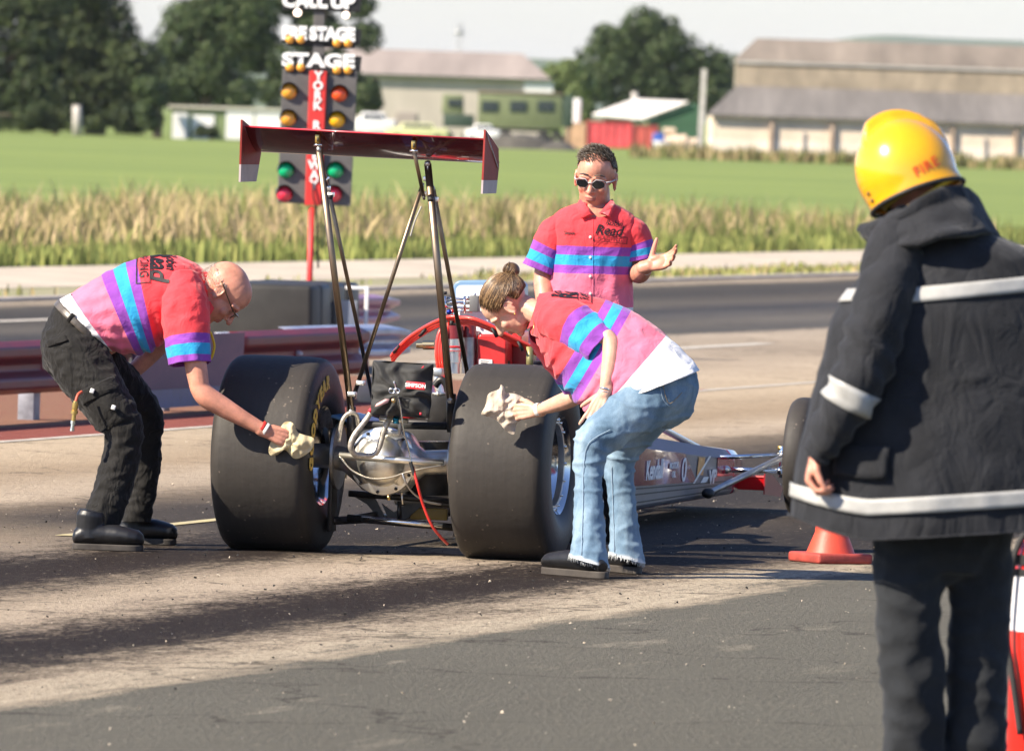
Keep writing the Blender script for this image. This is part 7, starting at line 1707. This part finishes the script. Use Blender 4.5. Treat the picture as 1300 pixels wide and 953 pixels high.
limb(mb, [q(1300, 350), q(1335, 480), q(1330, 600)], [.05, .04, .03], sub=5); mb.ell(q(1330, 620), (.03, .04, .05))
d = V3(-.18, -.1, -.97).normalized(); pn = V3(.95, -.15, 0); pn = (pn-d*pn.dot(d)).normalized(); yv = V3(-.3, .9, 0); yv = (yv-d*yv.dot(d)-pn*yv.dot(pn)).normalized()
d2 = V3(-.10, -.45, -.87).normalized(); hand_shapes(mb, q(1036, 574, -.19), Matrix((d, -yv, pn)).transposed(), .95, curls=(.85, .9, .95, 1.0), thumb=(.35, .6), spread=.05)
for s_, cx, dy in ((-1, 1153, -.02), (1, 1241, .06)): limb(mb, [q(cx, 640, dy), q(cx, 800, dy), V3(q(cx, 800).x, YF+dy, .08)], [.06, .045, .035], sub=4)
ff = body_obj(mb, baseF, [skin_red], .0048, 3, None, label='firefighter seen from behind in a dark coat with reflective bands and a yellow helmet')
# coat body
ls_ = [(690, 1002, 1372, .27), (640, 1006, 1370, .27), (560, 1018, 1366, .26), (480, 1034, 1358, .24), (400, 1052, 1348, .23), (355, 1078, 1338, .21), (325, 1114, 1316, .19), (302, 1142, 1276, .15), (284, 1158, 1244, .115)]
st_ = [(q((a+b)/2, y), V3(1, 0, tl_), V3(0, -1, 0), (b-a)/2/sF, dp) for (y, a, b, dp), tl_ in zip(ls_, (.085, .09, .10, .11, .12, .125, .09, .03, 0))]
def disp(t, ang, p):
    v = .007*math.sin(ang*7+1.2+nz(p, 3)*3)*max(0, 1-t/4)+.008*fold(V3(p.x*1.2, p.y, p.z*.55), 4.2, 41)+.004*fold(p, 9, 44)-.008
    return v
CF_ = Loft(st_, 110, 12, disp, None, 2.15); CF_.zf = lambda t, a: (.028+.078*max(0, min(1, (-math.cos(a)-.45)/.55))**1.3)*max(0, 1-t/3.5); mb = MB(); CF_.into(mb); coat = build(mb, 'coat', coat_m, ff, thick=.008)
mb = MB(); CF_.into(mb, .0, .09, .006, rows=3); build(mb, 'hem', coat_m, coat, thick=.006, fix=False)
# sections use V = towards the camera: the back seen in the photo is the half round ang = +90 degrees
mb = MB(); CF_.into(mb, 4.42, 4.90, .006, a0=.15, a1=PI/2+.42, n=60, rows=4); build(mb, 'reflective_band', refl, coat, thick=.002, fix=False)
mb = MB(); CF_.into(mb, .76, 1.10, .007, a0=-.1, a1=PI+.1, n=90, rows=4); build(mb, 'reflective_band', refl, coat, thick=.002, fix=False)
mb = MB(); CF_.into(mb, 4.62, 5.02, .007, a0=PI-.55, a1=PI-.05, n=14, rows=3); build(mb, 'reflective_band', refl, coat, thick=.002, fix=False)
mb = MB(); CF_.into(mb, 1.45, 1.95, .012, a0=PI/2+.35, a1=PI/2+.80, n=14, rows=5); build(mb, 'pocket_flap', coat_m, coat, thick=.006, fix=False)
# arm
apts = [q(1146, 330, -.10), q(1128, 365, -.17), q(1114, 410, -.21), q(1101, 455, -.24), q(1079, 505, -.25), q(1053, 548, -.22), q(1038, 577, -.20)]
ar = [(.075, .10), (.085, .10), (.085, .095), (.082, .09), (.070, .08), (.058, .07), (.040, .055)]
AL = None; mb = MB(); ad = lambda t, ang, p: .006*fold(V3(p.x, p.y, p.z*1.8), 8, 51)+.006*math.sin(t*9+ang*2+nz(p, 5)*3)*(1 if t > 2 else .3)-.004
ll = sleeve(mb, apts, (1, 0, .2), 0, ar, None, ad, n=56, rows=8); slv = build(mb, 'sleeve', coat_m, coat, thick=.007)
mb = MB(); ll.into(mb, 3.72, 4.20, .006, rows=4); build(mb, 'reflective_band', refl, slv, thick=.002, fix=False)
mb = MB(); ll.into(mb, 5.8, 6.0, .006, rows=2); build(mb, 'cuff', coat_m, slv, thick=.006, fix=False)
mb = MB(); apr = [q(1295, 335), q(1325, 400, -.05), q(1345, 480, -.08), q(1345, 600, -.05)]; sleeve(mb, apr, (1, 0, .2), 0, [(.085, .10), (.085, .09), (.075, .085), (.055, .06)], None, ad, n=40); build(mb, 'sleeve', coat_m, coat, thick=.006)
mb = MB(); limb(mb, [q(1163, 300, -.05), q(1140, 322, -.09), q(1126, 352, -.14)], [(.060, .11), (.085, .11), (.080, .10)], ref=(1, 0, .5)); limb(mb, [q(1232, 322, .0), q(1276, 340, .0), q(1308, 372, .0)], [(.050, .08), (.075, .10), (.080, .10)], ref=(1, 0, -.5)); build(mb, 'shoulder', coat_m, coat)
# collar: thick folded band round the neck, pointed at the left
top = [(1094, 291, .02), (1118, 283, -.08), (1148, 268, -.13), (1180, 246, -.13), (1212, 240, -.06), (1236, 252, .05), (1243, 274, .14), (1225, 280, .2)]
bot = [(1110, 306, .0), (1138, 316, -.16), (1166, 313, -.22), (1200, 304, -.23), (1235, 300, -.17), (1262, 302, -.02), (1262, 312, .10), (1240, 310, .2)]
mid = [(1096, 294, .0), (1126, 296, -.12), (1154, 287, -.15), (1188, 272, -.15), (1222, 266, -.10), (1246, 274, .02), (1252, 288, .13), (1233, 292, .21)]
mb = MB(); tp, md, bt_ = [[q(*p) for p in L] for L in (top, mid, bot)]
def colf(a, b):
    t = a*7; t = min(t, 6.9999); A1, B1, C1 = crs(tp, t), crs(md, t), crs(bt_, t); w_ = (1-b)**2; m2 = 2*b*(1-b); p = A1*w_+(B1*2-(A1+C1)*.5)*m2+C1*b*b; return p+V3(0, -.010*fold(p, 12, 61)-.004*math.sin(b*14), .006*nz(p, 14, 8)), 0
mb.grid(colf, 70, 14); build(mb, 'collar', coat_m, coat, thick=.016, fix=False)
mb = MB()
for k, (a, b) in enumerate(((( 1150, 383), (1141, 450)), ((1141, 450), (1128, 520)))): pass
# trousers and boots
mb = MB(); gl_ = lambda x, z: V3(q(x, 800).x, YF, z)
limb(mb, [q(1195, 690), q(1195, 660), q(1195, 640)], [(.17, .12)]*3, ref=(1, 0, 0), n=24)
limb(mb, [q(1158, 660, -.02), q(1154, 720, -.03), q(1152, 780, -.03), q(1158, 850, -.02), q(1160, 930), gl_(1162, .06)], [.112, .102, .096, .092, .088, .09], n=24)
limb(mb, [q(1240, 660, .03), q(1243, 720, .05), q(1243, 780, .06), q(1240, 850, .06), q(1240, 930, .06), gl_(1240, .06)+V3(0, .06, 0)], [.105, .092, .088, .086, .086, .088], n=24)
cloth_obj('trousers', mb, trs_m, ff, .010, 4, lambda p, n: .012*max(0, fold(V3(p.x, p.y, p.z*2), 7, 71)-.3)+.006*fold(p, 11, 74)-.008)
for x, dy in ((1160, 0), (1240, .06)): shoe_obj('boot', gl_(x, 0)+V3(.03, -.08+dy, 0), gl_(x, 0)+V3(-.08, .18+dy, 0), ff, .13, .055)
# helmet
yel = mat('helmet_yellow', (.84, .40, .004), .22, coat=1.0, var=.06, vscale=12); hfr = frame((.87, .0, .49), (-.47, .22, .84))      # y: along the brim towards the right, z: helmet top
hc = q(1150, 219); Ra, Rb, Rc = .132, .141, .157; cn_ = V3(.90, .43, 0).normalized()     # comb plane normal in helmet frame
HT = lambda v: hc+hfr @ v
mb = MB()
def hel(a, b):
    an = a*2*PI; t = b*(PI*.5+.48+.10*math.sin(an)); v = V3(math.cos(an)*math.sin(t), math.sin(an)*math.sin(t), math.cos(t))
    p = V3(v.x*Ra, v.y*Rb, v.z*Rc); dcomb = abs(p.dot(cn_)); c = max(0, min(1, (.040-dcomb)/.010)); c = c*c*(3-2*c); up_ = max(0, min(1, (v.z+.10)*2))*max(0, min(1, (v.y+.55)*3))
    fl = max(0, b-.88)/.12; k = 1+.17*c*up_+(.06+.09*max(0, v.y))*fl*fl
    return HT(p*k), 0
mb.grid(hel, 96, 48, wrapu=True); hm_ = build(mb, 'helmet', yel, ff, thick=.006)
mb = MB(); mb.tube([hel(i/96, 1.0)[0] for i in range(96)], .0065, 8, closed=True); build(mb, 'rim', blackp, hm_)
mb = MB()
def lin(a, b):
    an = a*2*PI; t = b*(PI*.5+.62); v = V3(math.cos(an)*math.sin(t)*.120, math.sin(an)*math.sin(t)*.124, math.cos(t)*.13); return HT(v), 0
mb.grid(lin, 40, 16, wrapu=True); build(mb, 'liner', mat('liner_olive', (.30, .22, .02), .8, bump=.6, bscale=60), hm_)
mb = MB(); mb.tube(smoothpts([HT(V3(.03, .115, -.085)), HT(V3(.075, .075, -.095)), HT(V3(.095, .02, -.105)), HT(V3(.09, -.04, -.11))], 6), [(.018, .007)]*19, 10); build(mb, 'neck_curtain', mat('curtain_yellow', (.62, .38, .02), .8, bump=.5, bscale=50), hm_)
bh = bvh_of(hm_)
wrap_marks('lettering', [(textmesh('FIRE', .040, .0008, 0, 1.1, sub=.01), (0, 0), 0)], bh, q(1179, 212, -.3), (.85, 0, .50), (-.50, 0, .85), (0, 1, 0), mat('fire_lettering', (.80, .10, .01), .4), hm_, .0025)
mb = MB()
for x, y in ((1103, 246), (1108, 255), (1115, 266)):
    h = bh.ray_cast(CAMP, pdir(x, y).normalized(), 100); 
    if h[0] is not None: mb.ell(h[0], .006)
build(mb, 'strap_stud', steel_dk, hm_)
# ------------------------------------------------------------------ thin summer haze over the whole place
hz_m = bpy.data.materials.new('haze_air'); hz_m.use_nodes = True; nt = hz_m.node_tree; nt.nodes.clear()
pv = nt.nodes.new('ShaderNodeVolumePrincipled'); pv.inputs['Color'].default_value = (.86, .90, .96, 1); pv.inputs['Density'].default_value = 0.00003; pv.inputs['Anisotropy'].default_value = 0.0
om = nt.nodes.new('ShaderNodeOutputMaterial'); nt.links.new(pv.outputs[0], om.inputs['Volume'])
mb = MB(); mb.box((0, 0, 59), (42000, 42000, 122)); hz = build(mb, 'haze', hz_m, smooth=False); hz['kind'] = 'stuff'
